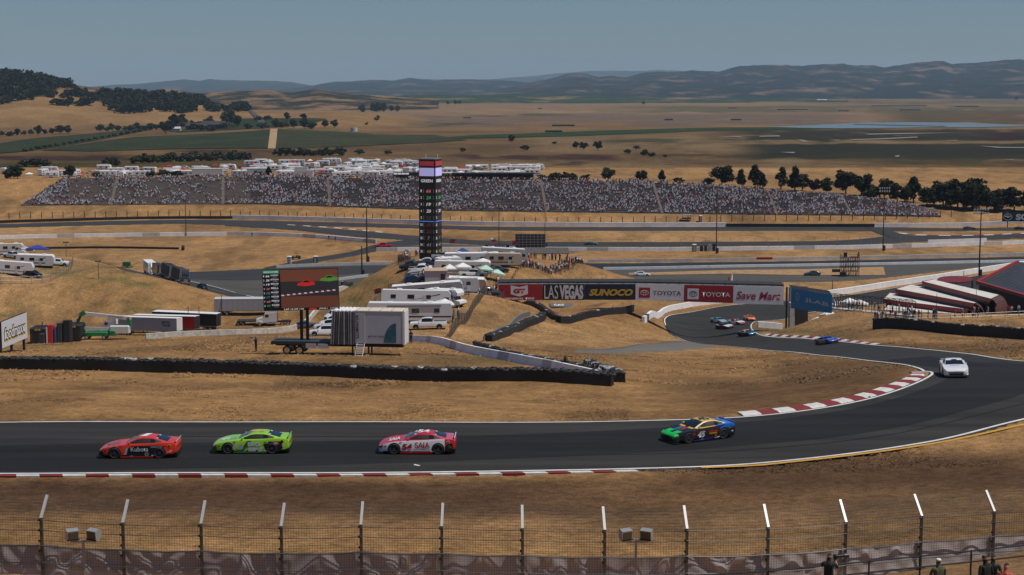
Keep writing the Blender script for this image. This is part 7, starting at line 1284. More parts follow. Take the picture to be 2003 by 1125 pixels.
def far_camp():
    """vehicles in the lot behind the stand: small simple one piece copies"""
    rnd = random.Random(21); W_, G_, T_, C_ = RVSIDE
    def small(kind):
        b = MB()
        if kind == 'rv':
            L = 9; b.prism([(-L / 2, .5), (L / 2 - .2, .5), (L / 2, 1.4), (L / 2 - .5, 3.1), (-L / 2, 3.1)], 'y', -1.2, 1.2, W_); b.cbox((-.4, 0, 3.2), (L - 1, 2.3, .2), RVROOF, .08); b.cbox((1, 0, 3.4), (1, .8, .3), WHITE, .06)
            for s in (-1, 1):
                for x in (-2.6, 0, 2.2): b.box((x, s * 1.21, 2.1), (1.2, .05, .6), GLASS)
                b.box((-.3, s * 1.21, 1.1), (L - 1.2, .04, .35), STRIPES[rnd.randrange(5)])
            for x in (-2.6, 2.8): b.box((x, 0, .4), (.8, 2.3, .8), RUBBER)
        elif kind == 'trailer':
            L = 7.5; b.cbox((0, 0, 1.75), (L, 2.4, 2.5), [W_, C_, G_][rnd.randrange(3)], .25); b.box((0, 0, 3.05), (L - .7, 2.0, .1), RVROOF)
            for s in (-1, 1): b.box((-1.6, s * 1.21, 2.0), (1.3, .05, .6), GLASS); b.box((1.6, s * 1.21, 1.9), (.9, .05, .8), GLASS); b.box((0, s * 1.21, 1.0), (L - .8, .04, .3), STRIPES[rnd.randrange(5)])
            b.box((-.3, 0, .35), (1.6, 2.2, .7), RUBBER)
        elif kind == 'tent':
            a = 1.6; b.add([(-a, -a, 2.2), (a, -a, 2.2), (a, a, 2.2), (-a, a, 2.2), (0, 0, 3.1)], [(0, 1, 4), (1, 2, 4), (2, 3, 4), (3, 0, 4)], [WHITE, WHITE, STRIPES[3], REDP][rnd.randrange(4)])
            for x, y in ((-a, -a), (a, -a), (a, a), (-a, a)): b.box((x * .97, y * .97, 1.1), (.08, .08, 2.2), GALV)
        else:
            p = PAINT[rnd.choice(['white', 'white', 'silver', 'gunmetal', 'black', 'red', 'rblue', 'grey'])]; b.prism([(-2.3, .3), (2.3, .3), (2.3, .75), (1.2, .95), (.5, 1.5), (-1.5, 1.5), (-2.1, 1.0), (-2.3, .9)], 'y', -.9, .9, p); b.box((-.4, 0, 1.22), (1.7, 1.82, .4), GLASS)
            for x in (-1.4, 1.4): b.box((x, 0, .32), (.65, 1.84, .64), RUBBER)
        return b.mesh({'rv': 'motorhome', 'trailer': 'travel_trailer', 'tent': 'canopy_tent', 'car': 'parked_car'}[kind])
    lib = {k: [small(k) for _ in range(n)] for k, n in (('rv', 4), ('trailer', 4), ('tent', 4), ('car', 6))}
    names = {'rv': ('motorhome', 'motorhome parked in the packed lot behind the grandstand', 'motorhome'), 'trailer': ('travel_trailer', 'travel trailer parked in the packed lot behind the grandstand', 'trailer'), 'tent': ('canopy_tent', 'small canopy tent in the packed lot behind the grandstand', 'tent'), 'car': ('parked_car', 'car parked in the packed lot behind the grandstand', 'car')}
    zones = [(200, 470, 326, 347, 44), (470, 640, 318, 345, 62), (640, 850, 317, 345, 128), (870, 1060, 327, 346, 42), (10, 200, 335, 348, 14)]
    for x0, x1, y0, y1, n in zones:
        for _ in range(n):
            px, py = rnd.uniform(x0, x1), rnd.uniform(y0, y1); py = max(py, y0 + (4 if px > 700 else 0)); D = np.interp(py, [316, 347], [1010, 808]); x = (px - CX) / FPX / CP * D
            k = rnd.choices(['rv', 'trailer', 'tent', 'car'], [.34, .26, .16, .24])[0]; o = link(names[k][0], rnd.choice(lib[k]), None, (x, D, Hs(x, D)), (0, 0, rnd.choice([0, .1, math.pi, -.15, 1.4]) + rnd.uniform(-.1, .1))); tag(o, names[k][1], names[k][2], names[k][0].replace('_', ' ') + 's in the lot behind the stand')
    for px, py, D, L, lab, m in ((411, 344, 800, 15, 'long pale grey box trailer behind the left part of the stand', LGREY), (508, 344, 800, 10, 'shorter grey box trailer behind the left part of the stand', LGREY)):
        x = (px - CX) / FPX / CP * D; r = empty('box_trailer', (x, D, Hs(x, D)), 0, lab, 'trailer'); b = MB(); b.box((0, 0, 2.4), (L, 2.5, 2.7), m); b.build('body', r); b = MB(); b.cbox((0, 0, 3.8), (L, 2.6, .12), WHITE, .04); b.build('roof', r); b = MB(); b.box((-L / 2 + 2, 0, .5), (2.4, 2.3, 1.0), RUBBER); b.build('wheels', r)
    x = (598 - CX) / FPX / CP * 798; r = empty('storage_building', (x, 798, Hs(x, 798)), 0, 'white stepped block building with a round red emblem behind the stand', 'building'); b = MB(); b.box((0, 0, 1.7), (9.0, 3, 3.4), LGREY); b.build('wall', r); b = MB(); b.box((-1.2, .3, 4.1), (6.2, 2.6, 1.6), LGREY); b.build('upper_wall', r); b = MB(); ring(b, .6, 1.6, .7, .7, .25, REDP, -1.53); b.build('emblem', r)
    x = (795 - CX) / FPX / CP * 760; r = empty('concession_building', (x, 764, Hs(x, 764)), 0, 'low black building with white awnings at the top of the stand', 'building'); b = MB(); b.box((0, 0, 1.6), (11.5, 4, 3.2), BLACK); b.build('wall', r)
    for k in range(4): b = MB(); b.prism([(-2.3, 2.3), (-2.0, 3.0), (-2.0, 2.9), (-2.3, 2.2)], 'x', -5.6 + k * 1.8, -4.0 + k * 1.8, WHITE); b.build('awning', r)
    x = (965 - CX) / FPX / CP * 756; r = empty('terrace_roof', (x, 758, Hs(x, 758)), 0, 'long dark flat roofed terrace at the top of the stand right of the tower', 'building'); b = MB(); b.box((0, 0, 3.2), (38, 5, .5), DKGREY); b.build('roof', r); b = MB(); b.box((0, 2, 1.5), (37, .3, 3), BLACK); b.build('back_wall', r)
    for k in range(9): b = MB(); b.box((-17.5 + k * 4.4, -2, 1.5), (.2, .2, 3.1), DKGREY); b.build('post', r)
# ---------------------------------------------------------------- trees
LEAF = [mat('oak_leaf_' + k, c, .8, var=.45, vscale=.25) for k, c in dict(dark=(0.020, 0.025, 0.010), mid=(0.030, 0.038, 0.014), olive=(0.052, 0.060, 0.026)).items()]; BARK = mat('bark', (0.06, 0.045, 0.03), .9)
for m_ in LEAF: m_.node_tree.nodes['Principled BSDF'].inputs['Specular IOR Level'].default_value = .2
def crown_mesh(name, n, rx, rz, kind, m, seed, leaf=.55):
    rg = np.random.default_rng(seed); nc = 26; cs = []
    while len(cs) < nc:
        p = rg.uniform(-1, 1, 3)
        if p @ p < 1: cs.append(p)
    cs = np.array(cs); 
    if kind == 'cone': cs[:, :2] *= (1.0 - .55 * (cs[:, 2:] * .5 + .5))
    if kind == 'dome': cs[:, 2] = np.abs(cs[:, 2]) * 1.0 - .35 * (1 - np.abs(cs[:, 2]))
    rr = rg.uniform(.22, .44, nc); k = rg.integers(0, nc, n); d = rg.normal(size=(n, 3)); d /= np.linalg.norm(d, axis=1)[:, None]; P = (cs[k] + d * rr[k][:, None] * rg.uniform(.55, 1.08, n)[:, None]) * np.array([rx, rx, rz])
    u = rg.normal(size=(n, 3)); u /= np.linalg.norm(u, axis=1)[:, None]; w = np.cross(u, d + rg.normal(size=(n, 3)) * .6); w /= np.linalg.norm(w, axis=1)[:, None] + 1e-9; s = leaf * rg.uniform(.6, 1.4, n)[:, None]
    V = np.stack([P - u * s - w * s * .6, P + u * s * .9 - w * s * .7, P + u * s + w * s * .6, P - u * s * .8 + w * s * .7], 1).reshape(-1, 3); V[:, 2] -= V[:, 2].min()
    me = bpy.data.meshes.new(name); me.from_pydata(V.tolist(), [], np.arange(4 * n).reshape(n, 4).tolist()); me.materials.append(m); me.update(); return me
def trunk_mesh(h, r):
    b = MB(); b.tube((0, 0, -.3), (.1, 0, h * .5), r, BARK, 7, r * .7); b.tube((.1, 0, h * .45), (-.6, .2, h), r * .6, BARK, 6, r * .25); b.tube((.1, 0, h * .45), (.8, -.3, h * .95), r * .55, BARK, 6, r * .2); b.tube((.1, 0, h * .5), (.1, .7, h * 1.05), r * .5, BARK, 6, r * .2); return b.mesh('trunk')
def trees():
    rnd = random.Random(8); CR = {'big': [crown_mesh('crown', 2600, 4.6, 5.0, 'round', LEAF[k % 2], 100 + k, .42) for k in range(3)], 'cone': [crown_mesh('crown', 2200, 3.4, 5.6, 'cone', LEAF[0], 200 + k, .40) for k in range(3)], 'bush': [crown_mesh('crown', 900, 3.0, 2.2, 'round', LEAF[1 + k % 2], 300 + k, .42) for k in range(3)], 'oak': [crown_mesh('oak_tree', 420, 6.0, 4.4, 'dome', LEAF[0], 400 + k, 1.0) for k in range(5)], 'gum': [crown_mesh('crown', 1500, 5.5, 7.0, 'dome', LEAF[2], 500 + k, .6) for k in range(2)]}
    TK = trunk_mesh(4.5, .4); TKs = trunk_mesh(2.0, .2)
    def tree(kind, px, py, D, hpx, label, name='tree', group=None, sink=0.0):
        x = (px - CX) / FPX / CP * D; me = rnd.choice(CR[kind]); r = empty(name, (x, D, Hs(x, D) - .1), rnd.uniform(0, 6), label, 'tree', group); nat = {'big': 12.2, 'cone': 13.0, 'bush': 5.4, 'gum': 15}[kind]; s = hpx / (FPX / D) / nat; r.scale = (s * rnd.uniform(1.15, 1.45),) * 2 + (s * .95,)
        c = link('crown', me, r, (0, 0, {'big': 2.0, 'cone': 1.6, 'bush': .2, 'gum': 3.0}[kind])); t = link('trunk', TK if kind != 'bush' else TKs, r); return r
    g = 'dark trees behind the right half of the stand'
    R_ = [(1188, 352, 24, 'big'), (1253, 358, 22, 'big'), (1292, 357, 22, 'cone'), (1326, 360, 14, 'bush'), (1380, 366, 16, 'bush'), (1409, 366, 40, 'big'), (1446, 370, 34, 'cone'), (1473, 372, 42, 'cone'), (1488, 372, 30, 'cone'), (1524, 378, 40, 'cone'), (1551, 380, 46, 'cone'), (1565, 384, 30, 'big'), (1588, 386, 26, 'big'), (1612, 390, 28, 'big'), (1650, 394, 46, 'big'), (1680, 396, 42, 'big'), (1700, 402, 26, 'bush'), (1725, 404, 36, 'big'), (1750, 406, 34, 'big'), (1782, 408, 46, 'cone'), (1808, 410, 38, 'big'), (1840, 412, 48, 'big'), (1868, 414, 50, 'big'), (1896, 400, 62, 'gum'), (1898, 418, 50, 'big'), (1925, 420, 40, 'big'), (1950, 422, 38, 'big'), (1978, 422, 42, 'big'), (2003, 422, 40, 'big'), (2030, 424, 44, 'big'), (1080, 347, 18, 'bush'), (1100, 350, 20, 'bush'), (1118, 351, 17, 'bush'), (1142, 351, 15, 'bush'), (1062, 346, 12, 'bush')]
    R_ += [(1765, 413, 30, 'big'), (1822, 416, 34, 'big'), (1855, 421, 34, 'big'), (1880, 424, 30, 'big'), (1910, 425, 32, 'big'), (1940, 428, 30, 'big'), (1738, 409, 28, 'cone')]
    R_.sort()
    for i_, (px, py, hp, k) in enumerate(R_):
        az = (px - CX) / FPX / CP; Dt = float(np.interp(az, _sb[:, 0] / _sb[:, 1], _sb[:, 2])); D = Dt + rnd.uniform(7, 16); tree(k, px, py, D, hp, {'big': 'broad dark tree, ', 'cone': 'pointed dark cypress, ', 'bush': 'low dark bush, ', 'gum': 'tallest tree, loose dark crown, '}[k] + ordn(i_ + 1) + ' from the left in the row behind the grandstand', 'tree' if k != 'bush' else 'bush', g)
    for i_, (px, hp, k) in enumerate([(35, 26, 'big'), (42, 22, 'big'), (28, 20, 'bush'), (142, 22, 'big'), (196, 12, 'bush'), (300, 14, 'bush'), (325, 16, 'bush'), (340, 13, 'bush'), (355, 14, 'bush'), (530, 18, 'cone'), (510, 12, 'bush'), (872, 14, 'bush'), (884, 14, 'bush'), (940, 12, 'bush'), (972, 14, 'bush')]):
        az = (px - CX) / FPX / CP; Dt = float(np.interp(az, _sb[:, 0] / _sb[:, 1], _sb[:, 2])); tree(k, px, 0, Dt + rnd.uniform(9, 22), hp, {'big': 'round dark tree, ', 'cone': 'small pointed tree, ', 'bush': 'small bush, '}[k] + ordn(i_ + 1) + ' from the left among the vehicles behind the stand', 'tree' if k != 'bush' else 'bush', 'trees in the lot behind the stand')
    for i_, (px, py, hp, k) in enumerate([(80, 332, 18, 'bush'), (60, 334, 16, 'bush'), (98, 332, 15, 'bush'), (222, 322, 16, 'bush'), (234, 324, 13, 'bush')] + [(270 + i * 14.5, 320 - i * .5, 15 + (i % 3) * 3, 'bush') for i in range(16)] + [(548 + i * 17, 305, 14 + (i % 2) * 4, 'bush') for i in range(8)] + [(706, 302, 11, 'bush'), (762, 302, 9, 'bush'), (905, 297, 9, 'bush'), (1001, 278, 13, 'big'), (1026, 294, 11, 'bush'), (1084, 282, 6, 'bush'), (1126, 291, 14, 'big'), (1140, 293, 15, 'big'), (1168, 294, 18, 'big'), (1225, 301, 10, 'bush'), (1243, 292, 8, 'bush'), (1258, 304, 13, 'bush'), (1272, 306, 9, 'bush'), (1298, 308, 6, 'bush')]):
        p = on_ground(px, py, 950); tree(k, px, py, p.y, hp, ('bush, ' if k == 'bush' else 'small round tree, ') + ordn(i_ + 1) + ' from the left on the dry flats beyond the stand', 'bush' if k == 'bush' else 'tree', 'bushes on the dry flats')
    g = 'farm trees around the house below the golden hill'
    for px, py, hp, k in [(332, 261, 24, 'big'), (345, 255, 28, 'big'), (362, 250, 24, 'big'), (340, 258, 22, 'big'), (415, 247, 20, 'gum'), (455, 246, 30, 'gum'), (470, 248, 20, 'big'), (440, 252, 16, 'bush'), (400, 256, 14, 'bush'), (420, 257, 13, 'bush'), (385, 254, 14, 'bush'), (490, 252, 12, 'bush'), (520, 252, 14, 'bush'), (545, 251, 16, 'big'), (560, 250, 14, 'bush'), (580, 251, 16, 'big'), (600, 252, 18, 'big'), (612, 252, 14, 'bush'), (640, 250, 14, 'big'), (658, 250, 14, 'big'), (568, 235, 14, 'big'), (598, 234, 12, 'big'), (512, 236, 10, 'bush'), (530, 234, 9, 'bush'), (740, 236, 7, 'bush'), (743, 231, 6, 'bush'), (720, 244, 5, 'bush')]:
        p = on_ground(px, py, 1500); tree(k, px, py, p.y, hp, {'gum': 'tall spreading gum tree beside the farmhouse', 'big': 'round dark tree near the farmhouse below the golden hill', 'bush': 'low bush near the farmhouse below the golden hill'}[k], 'tree' if k != 'bush' else 'bush', g)
    for i_, px in enumerate(list(range(15, 150, 14)) + list(range(205, 400, 12))):
        p = on_ground(px + rnd.uniform(-4, 4), 268 - px * .045, 1500); tree(rnd.choice(['big', 'bush', 'gum']), px, 0, p.y, rnd.uniform(9, 17), ordn(i_ + 1) + ' thin tree from the left in the row above the vineyard', 'tree', 'row of trees above the vineyard')
    for i in range(20):
        px = 58 + i * 12.5; tree('bush', px, 0, on_ground(px, 297 - i * 2.15, 1200).y, rnd.uniform(5, 8), ordn(i + 1) + ' small tree from the left along the lane between vineyards', 'tree', 'lane side trees between the vineyards')
    for i_, (px, py, hp) in enumerate(sorted([(712, 219, 13), (735, 218, 16), (744, 218, 18), (752, 218, 15), (770, 217, 10), (781, 217, 10), (878, 204, 6), (893, 204, 8), (900, 203, 7), (1255, 204, 6), (1238, 190, 7), (1245, 190, 6), (1340, 187, 6), (1355, 187, 6), (1530, 191, 9), (1542, 191, 8), (1552, 191, 9), (1568, 191, 8), (1710, 187, 7), (1722, 187, 7), (1735, 187, 7), (1800, 185, 8), (1812, 185, 9), (1824, 185, 8), (1975, 195, 6), (1450, 190, 5), (1400, 189, 5), (1105, 186, 5), (1780, 175, 5), (1978, 176, 7), (1990, 176, 7), (957, 199, 5)])):
        D = CAMZ * FPX / (py - 172.0); x = (px - CX) / FPX / CP * D; r = link('tree', CR['big'][px % 3], None, (x, D, 0), (0, 0, rnd.uniform(0, 6))); s = hp / (FPX / D) / 11; r.scale = (s * 1.2, s * 1.2, s); tag(r, 'distant dark tree, ' + ordn(i_ + 1) + ' from the left on the flat valley farmland', 'tree', 'distant valley trees')
    # oak woods on the golden hill
    n = 0
    while n < 290:
        px = rnd.uniform(-30, 490); D = rnd.uniform(2380, 3000); x = (px - CX) / FPX / CP * D; z = Hs(x, D); X_, Y_ = project(np.array([x]), np.array([D]), np.array([z])); py = float(Y_[0]); base = np.interp(px, [-30, 60, 200, 300, 380, 420, 490], [214, 212, 206, 214, 222, 210, 222]); w = fbm(np.array([px / 45]), np.array([py / 14]), 3, 44)[0]
        if py > base or w < .40 or z < 6: continue
        o = link('oak_tree', rnd.choice(CR['oak']), None, (x, D, z - .8), (0, 0, rnd.uniform(0, 6))); s = rnd.uniform(.9, 1.8); o.scale = (s, s, s * rnd.uniform(.85, 1.1)); tag(o, 'dark oak in the woods on the golden hill at the left', 'tree', 'oaks on the golden hill'); n += 1
    V, F = [], []                                                     # the closed woodland between the single oaks
    src = np.array([v.co for v in CR['oak'][0].vertices])[:4 * 150]
    n = 0
    while n < 260:
        px = rnd.uniform(-120, 470); D = rnd.uniform(2500, 3000); x = (px - CX) / FPX / CP * D; z = Hs(x, D); py = float(project(np.array([x]), np.array([D]), np.array([z]))[1][0]); top = np.interp(px, CRESTA[:, 0], CRESTA[:, 1])
        if z < 6 or py > top + 34 + 22 * math.sin(px / 37) or fbm(np.array([px / 45]), np.array([py / 14]), 3, 44)[0] < .42: continue
        s = rnd.uniform(1.0, 1.9); a = rnd.uniform(0, 6); c, sn = math.cos(a), math.sin(a); o = len(V); V += [(x + s * (c * p[0] - sn * p[1]), D + s * (sn * p[0] + c * p[1]), z - 1 + s * p[2] * 1.0) for p in src]; F += [(o + 4 * k, o + 4 * k + 1, o + 4 * k + 2, o + 4 * k + 3) for k in range(150)]; n += 1
    me = bpy.data.meshes.new('oak_woods'); me.from_pydata(V, [], F); me.materials.append(LEAF[0]); tag(link('oak_woods', me), 'dense dark oak woods covering the top of the golden hill', None, None, 'stuff')
    # farm buildings
    roofd = mat('dark_shingle', (0.045, 0.04, 0.038), .9)
    def barn(px, py, D, w, d, h, wm, rm, lab, rz=0.0):
        x = (px - CX) / FPX / CP * D; r = empty('farm_building', (x, D, Hs(x, D)), rz, lab, 'house'); b = MB(); b.box((0, 0, h / 2), (w, d, h), wm); b.build('wall', r); b = MB(); b.prism([(-d / 2 - .5, h - .1), (d / 2 + .5, h - .1), (0, h + d * .32)], 'x', -w / 2 - .4, w / 2 + .4, rm); b.build('roof', r)
        for k in range(3): m = MB(); m.box((-w * .3 + k * w * .3, -d / 2 - .05, h * .5), (w * .1, .1, h * .4), GLASS); m.build('window', r)
    D0 = on_ground(420, 253, 1500).y
    barn(392, 252, D0, 26, 12, 5, WOODP, roofd, 'dark farmhouse wing left of the gum tree'); barn(425, 250, D0 + 12, 30, 14, 6, WOODP, roofd, 'dark farmhouse below the golden hill'); barn(353, 257, D0 - 60, 10, 7, 3.5, OFFW, LGREY, 'pale shed beside the dark farm trees')
    x = (696 - CX) / FPX / CP * 1980; t = MB(); t.tube((0, 0, 0), (0, 0, 4.5), 4.2, LGREY, 20); t.tube((0, 0, 4.5), (0, 0, 5.0), 4.2, GALV, 20, .8); o = t.build('water_tank', None, (x, 1980, Hs(x, 1980))); tag(o, 'grey round water tank at the end of the vineyard', 'tank')
    for px, py, w, lab in [(1340, 187.5, 45, 'long white farm buildings below the mountains'), (1375, 190.5, 30, 'small white buildings on the valley edge'), (1600, 190, 40, 'white roofed barns right of the distant grove'), (777, 189, 30, 'white winery roof on the vineyard hill'), (565, 206, 30, 'white farmhouse in the left valley'), (1453, 188, 20, 'tiny white house under the mountains')]:
        D = min(CAMZ * FPX / max(py - 172.0, 6.0), 6800); x = (px - CX) / FPX / CP * D; z = max(PD(px, py, D).z, 0) if py < 187 else 0; r = empty('farm_building', (x, D, z), 0, lab, 'building')
        for k in range(2): b = MB(); b.box(((k - .5) * w * .6, k * 15, 2.5), (w * .5, 10, 5), WHITE); b.build('wall', r); b = MB(); b.prism([(-6, 5), (6, 5), (0, 7.5)], 'x', (k - .5) * w * .6 - w * .25, (k - .5) * w * .6 + w * .25, LGREY); q = b.build('roof', r, (0, k * 15, 0))
    hg = mat('dark_hedge', (0.02, 0.022, 0.012), .9)
    for k, (a, b, y) in enumerate([(1705, 1812, 207.8), (1870, 1914, 209), (1300, 1316, 235.4), (1430, 1450, 235.4), (1066, 1100, 258.5), (1080, 1124, 247), (1424, 1440, 212), (906, 922, 232), (1640, 1660, 218), (1052, 1060, 213), (1760, 1800, 216), (1520, 1580, 215.5)]):
        p, q = PZ(a, y, 0), PZ(b, y, 0); m = MB(); m.cbox((0, 0, 1.2), ((q - p).length, 8, 2.4), hg, .7); tag(m.build('hedge', None, (p + q) / 2), 'thin dark hedge, %s of the scattered hedges on the far farmland' % ordn(k + 1), 'hedge', 'hedges on the farmland')
    # highway on the left
    strip('highway', [PZ(478, 222, 6)[:2], PZ(490, 235, 4)[:2], PZ(508, 249, 2)[:2]], [PZ(484, 222, 6)[:2], PZ(499, 235, 4)[:2], PZ(522, 249, 2)[:2]], ASPG, 1.2, 30, 2, dig=False)
masts(); far_camp(); trees()
# ================================================================ people
PSLOT = ['shirt', 'trousers', 'skin', 'hair', 'shoe']
def person_mesh(name, J, E, parts, sub=1):
    """one continuous body grown from a joint graph: J name -> (pos, rx, ry), E edges, parts edge -> slot"""
    ks = list(J); bm = bmesh.new(); lay = bm.verts.layers.skin.verify(); vs = []
    for k in ks: v = bm.verts.new(J[k][0]); v[lay].radius = (J[k][1], J[k][2]); v[lay].use_root = (k == 'pelvis'); vs.append(v)
    for a, b in E: bm.edges.new((vs[ks.index(a)], vs[ks.index(b)]))
    me = bpy.data.meshes.new(name); bm.to_mesh(me); bm.free(); o = bpy.data.objects.new('tmp_body', me); TMP.collection.objects.link(o)
    o.modifiers.new('skin', 'SKIN'); s = o.modifiers.new('sub', 'SUBSURF'); s.levels = s.render_levels = sub
    with bpy.context.temp_override(scene=TMP, view_layer=TMP.view_layers[0]): dg = bpy.context.evaluated_depsgraph_get(); dg.update()
    out = bpy.data.meshes.new_from_object(o.evaluated_get(dg)); bpy.data.objects.remove(o); out.name = name
    for k in PSLOT: out.materials.append(None)
    A = np.array([J[a][0] for a, b in E]); B = np.array([J[b][0] for a, b in E]); rad = np.array([max(J[a][1], J[b][1]) for a, b in E]); pi = [PSLOT.index(parts[e]) for e in E]; idx = []
    for p in out.polygons:
        c = np.array(p.center); t = np.clip(((c - A) * (B - A)).sum(1) / (((B - A) ** 2).sum(1) + 1e-9), 0, 1); d = np.linalg.norm(A + (B - A) * t[:, None] - c, axis=1) / rad; idx.append(pi[int(np.argmin(d))])
    out.polygons.foreach_set('material_index', idx); out.polygons.foreach_set('use_smooth', [True] * len(idx)); out.update(); return out
def body(pose='stand', fingers=False, hat=True):
    J = dict(pelvis=((0, 0, .96), .155, .12), waist=((0, 0, 1.13), .145, .11), chest=((0, .0, 1.33), .175, .125), neck=((0, .0, 1.50), .062, .062), jaw=((0, .035, 1.575), .078, .088), crown=((0, .02, 1.68), .088, .10), cap=((0, .02, 1.735), .080, .09))
    if hat: J['brim'] = ((0, .16, 1.705), .05, .018)
    lg = {'stand': (((.10, 0, .90), (.11, .02, .50), (.115, -.02, .09), (.13, .14, .045)), ((-.10, 0, .90), (-.11, .02, .50), (-.115, -.02, .09), (-.13, .14, .045))), 'walk': (((.10, 0, .90), (.11, .16, .52), (.11, .10, .10), (.12, .26, .06)), ((-.10, 0, .90), (-.11, .0, .50), (-.11, -.22, .11), (-.12, -.08, .045))), 'sit': (((.10, .02, .92), (.13, .42, .92), (.13, .42, .50), (.13, .56, .46)), ((-.10, .02, .92), (-.13, .42, .92), (-.13, .42, .50), (-.13, .56, .46)))}
    ar = {'stand': (((.20, 0, 1.42), (.26, -.03, 1.15), (.26, .06, .90)), ((-.20, 0, 1.42), (-.26, -.03, 1.15), (-.26, .06, .90))), 'walk': (((.20, 0, 1.42), (.25, -.12, 1.17), (.24, -.02, .95)), ((-.20, 0, 1.42), (-.25, .12, 1.17), (-.24, .28, 1.02))), 'fold': (((.20, 0, 1.42), (.27, .06, 1.17), (.05, .22, 1.17)), ((-.20, 0, 1.42), (-.27, .06, 1.17), (-.05, .22, 1.14))), 'camera': (((.20, 0, 1.42), (.25, .20, 1.24), (.12, .38, 1.50)), ((-.20, 0, 1.42), (-.24, .16, 1.25), (-.06, .24, 1.53))), 'wave': (((.20, 0, 1.42), (.30, .05, 1.66), (.26, .12, 1.92)), ((-.20, 0, 1.42), (-.26, -.03, 1.15), (-.26, .06, .90)))}
    E = [('pelvis', 'waist'), ('waist', 'chest'), ('chest', 'neck'), ('neck', 'jaw'), ('jaw', 'crown'), ('crown', 'cap')]; parts = {E[0]: 'trousers', E[1]: 'shirt', E[2]: 'shirt', E[3]: 'skin', E[4]: 'skin', E[5]: 'hair'}
    if hat: e = ('crown', 'brim'); E.append(e); parts[e] = 'hair'
    for s, L in zip('rl', lg['sit' if pose == 'sit' else ('walk' if pose == 'walk' else 'stand')]):
        for n, p, r in zip(('hip', 'knee', 'ankle', 'toe'), L, (.092, .066, .048, .042)): J[n + s] = (p, r, r)
        for a, b, c in (('pelvis', 'hip' + s, 'trousers'), ('hip' + s, 'knee' + s, 'trousers'), ('knee' + s, 'ankle' + s, 'trousers'), ('ankle' + s, 'toe' + s, 'shoe')): E.append((a, b)); parts[(a, b)] = c
    for s, L in zip('rl', ar.get(pose, ar['fold' if pose == 'sit' else 'stand'])):
        for n, p, r in zip(('shoulder', 'elbow', 'wrist'), L, (.066, .046, .033)): J[n + s] = (p, r, r)
        d = Vector(L[2]) - Vector(L[1]); d.normalize(); w = Vector(L[2]); J['palm' + s] = (tuple(w + d * .07), .038, .024)
        for a, b, c in (('chest', 'shoulder' + s, 'shirt'), ('shoulder' + s, 'elbow' + s, 'shirt'), ('elbow' + s, 'wrist' + s, 'skin'), ('wrist' + s, 'palm' + s, 'skin')): E.append((a, b)); parts[(a, b)] = c
        if fingers:
            up = Vector((0, 1, .3)).cross(d); up = up.normalized() if up.length > .1 else Vector((1, 0, 0)); nrm = d.cross(up).normalized()
            for k, (o, ln) in enumerate(((-.036, .062), (-.013, .078), (.012, .074), (.036, .06))):
                a, b = 'k%d' % k + s, 'f%d' % k + s; pp = Vector(J['palm' + s][0]); J[a] = (tuple(pp + up * o + d * .04), .0095, .0095); J[b] = (tuple(pp + up * o + d * (.04 + ln * .7) + nrm * .03), .008, .008); E += [('palm' + s, a), (a, b)]; parts[('palm' + s, a)] = 'skin'; parts[(a, b)] = 'skin'
            J['t' + s] = (tuple(Vector(J['wrist' + s][0]) + d * .05 + up * -.055), .010, .010); E.append(('wrist' + s, 't' + s)); parts[('wrist' + s, 't' + s)] = 'skin'
    return J, E, parts
PM = {}
def pmesh(pose, fingers=False, hat=True, sub=1):
    k = (pose, fingers, hat, sub)
    if k not in PM: PM[k] = person_mesh('person', *body(pose, fingers, hat), sub)
    return PM[k]
CLOTH = {k: mat('cloth_' + k, c, .85) for k, c in dict(white=(.74, .74, .73), black=(.014, .014, .015), red=(.42, .02, .02), grey=(.22, .22, .23), navy=(.02, .03, .08), tan=(.32, .24, .16), blue=(.05, .10, .28), olive=(.085, .085, .045), coral=(.52, .11, .08), lgrey=(.45, .45, .46), denim=(.06, .09, .15)).items()}
SKIN = [mat('skin_' + k, c, .6) for k, c in dict(light=(.48, .28, .20), mid=(.34, .19, .12), dark=(.14, .075, .05)).items()]
def person(label, loc, rz, pose='stand', cl=('black', 'black', 0, 'black', 'black'), fingers=False, hat=True, sub=1, scale=1.0, group=None):
    o = link('person', pmesh(pose, fingers, hat, sub), None, loc, (0, 0, rz)); o.scale = (scale,) * 3
    for i, m in enumerate((CLOTH[cl[0]], CLOTH[cl[1]], SKIN[cl[2]], CLOTH[cl[3]], CLOTH[cl[4]])): o.material_slots[i].link = 'OBJECT'; o.material_slots[i].material = m
    return tag(o, label, 'person', group)
def camera_prop(label, loc, rz, lens=.34, s=1.0):
    r = empty('camera_with_lens', loc, rz, label, 'camera'); r.scale = (s,) * 3; b = MB(); b.cbox((0, 0, 0), (.15, .09, .12), BLACK, .015); b.build('camera_body', r); b = MB(); b.tube((0, .04, 0), (0, .04 + lens * .6, 0), .045, BLACK, 12, .055); b.build('lens', r); b = MB(); b.tube((0, .04 + lens * .6, 0), (0, .04 + lens, 0), .065, DKGREY, 12, .07); b.build('lens_hood', r); return r
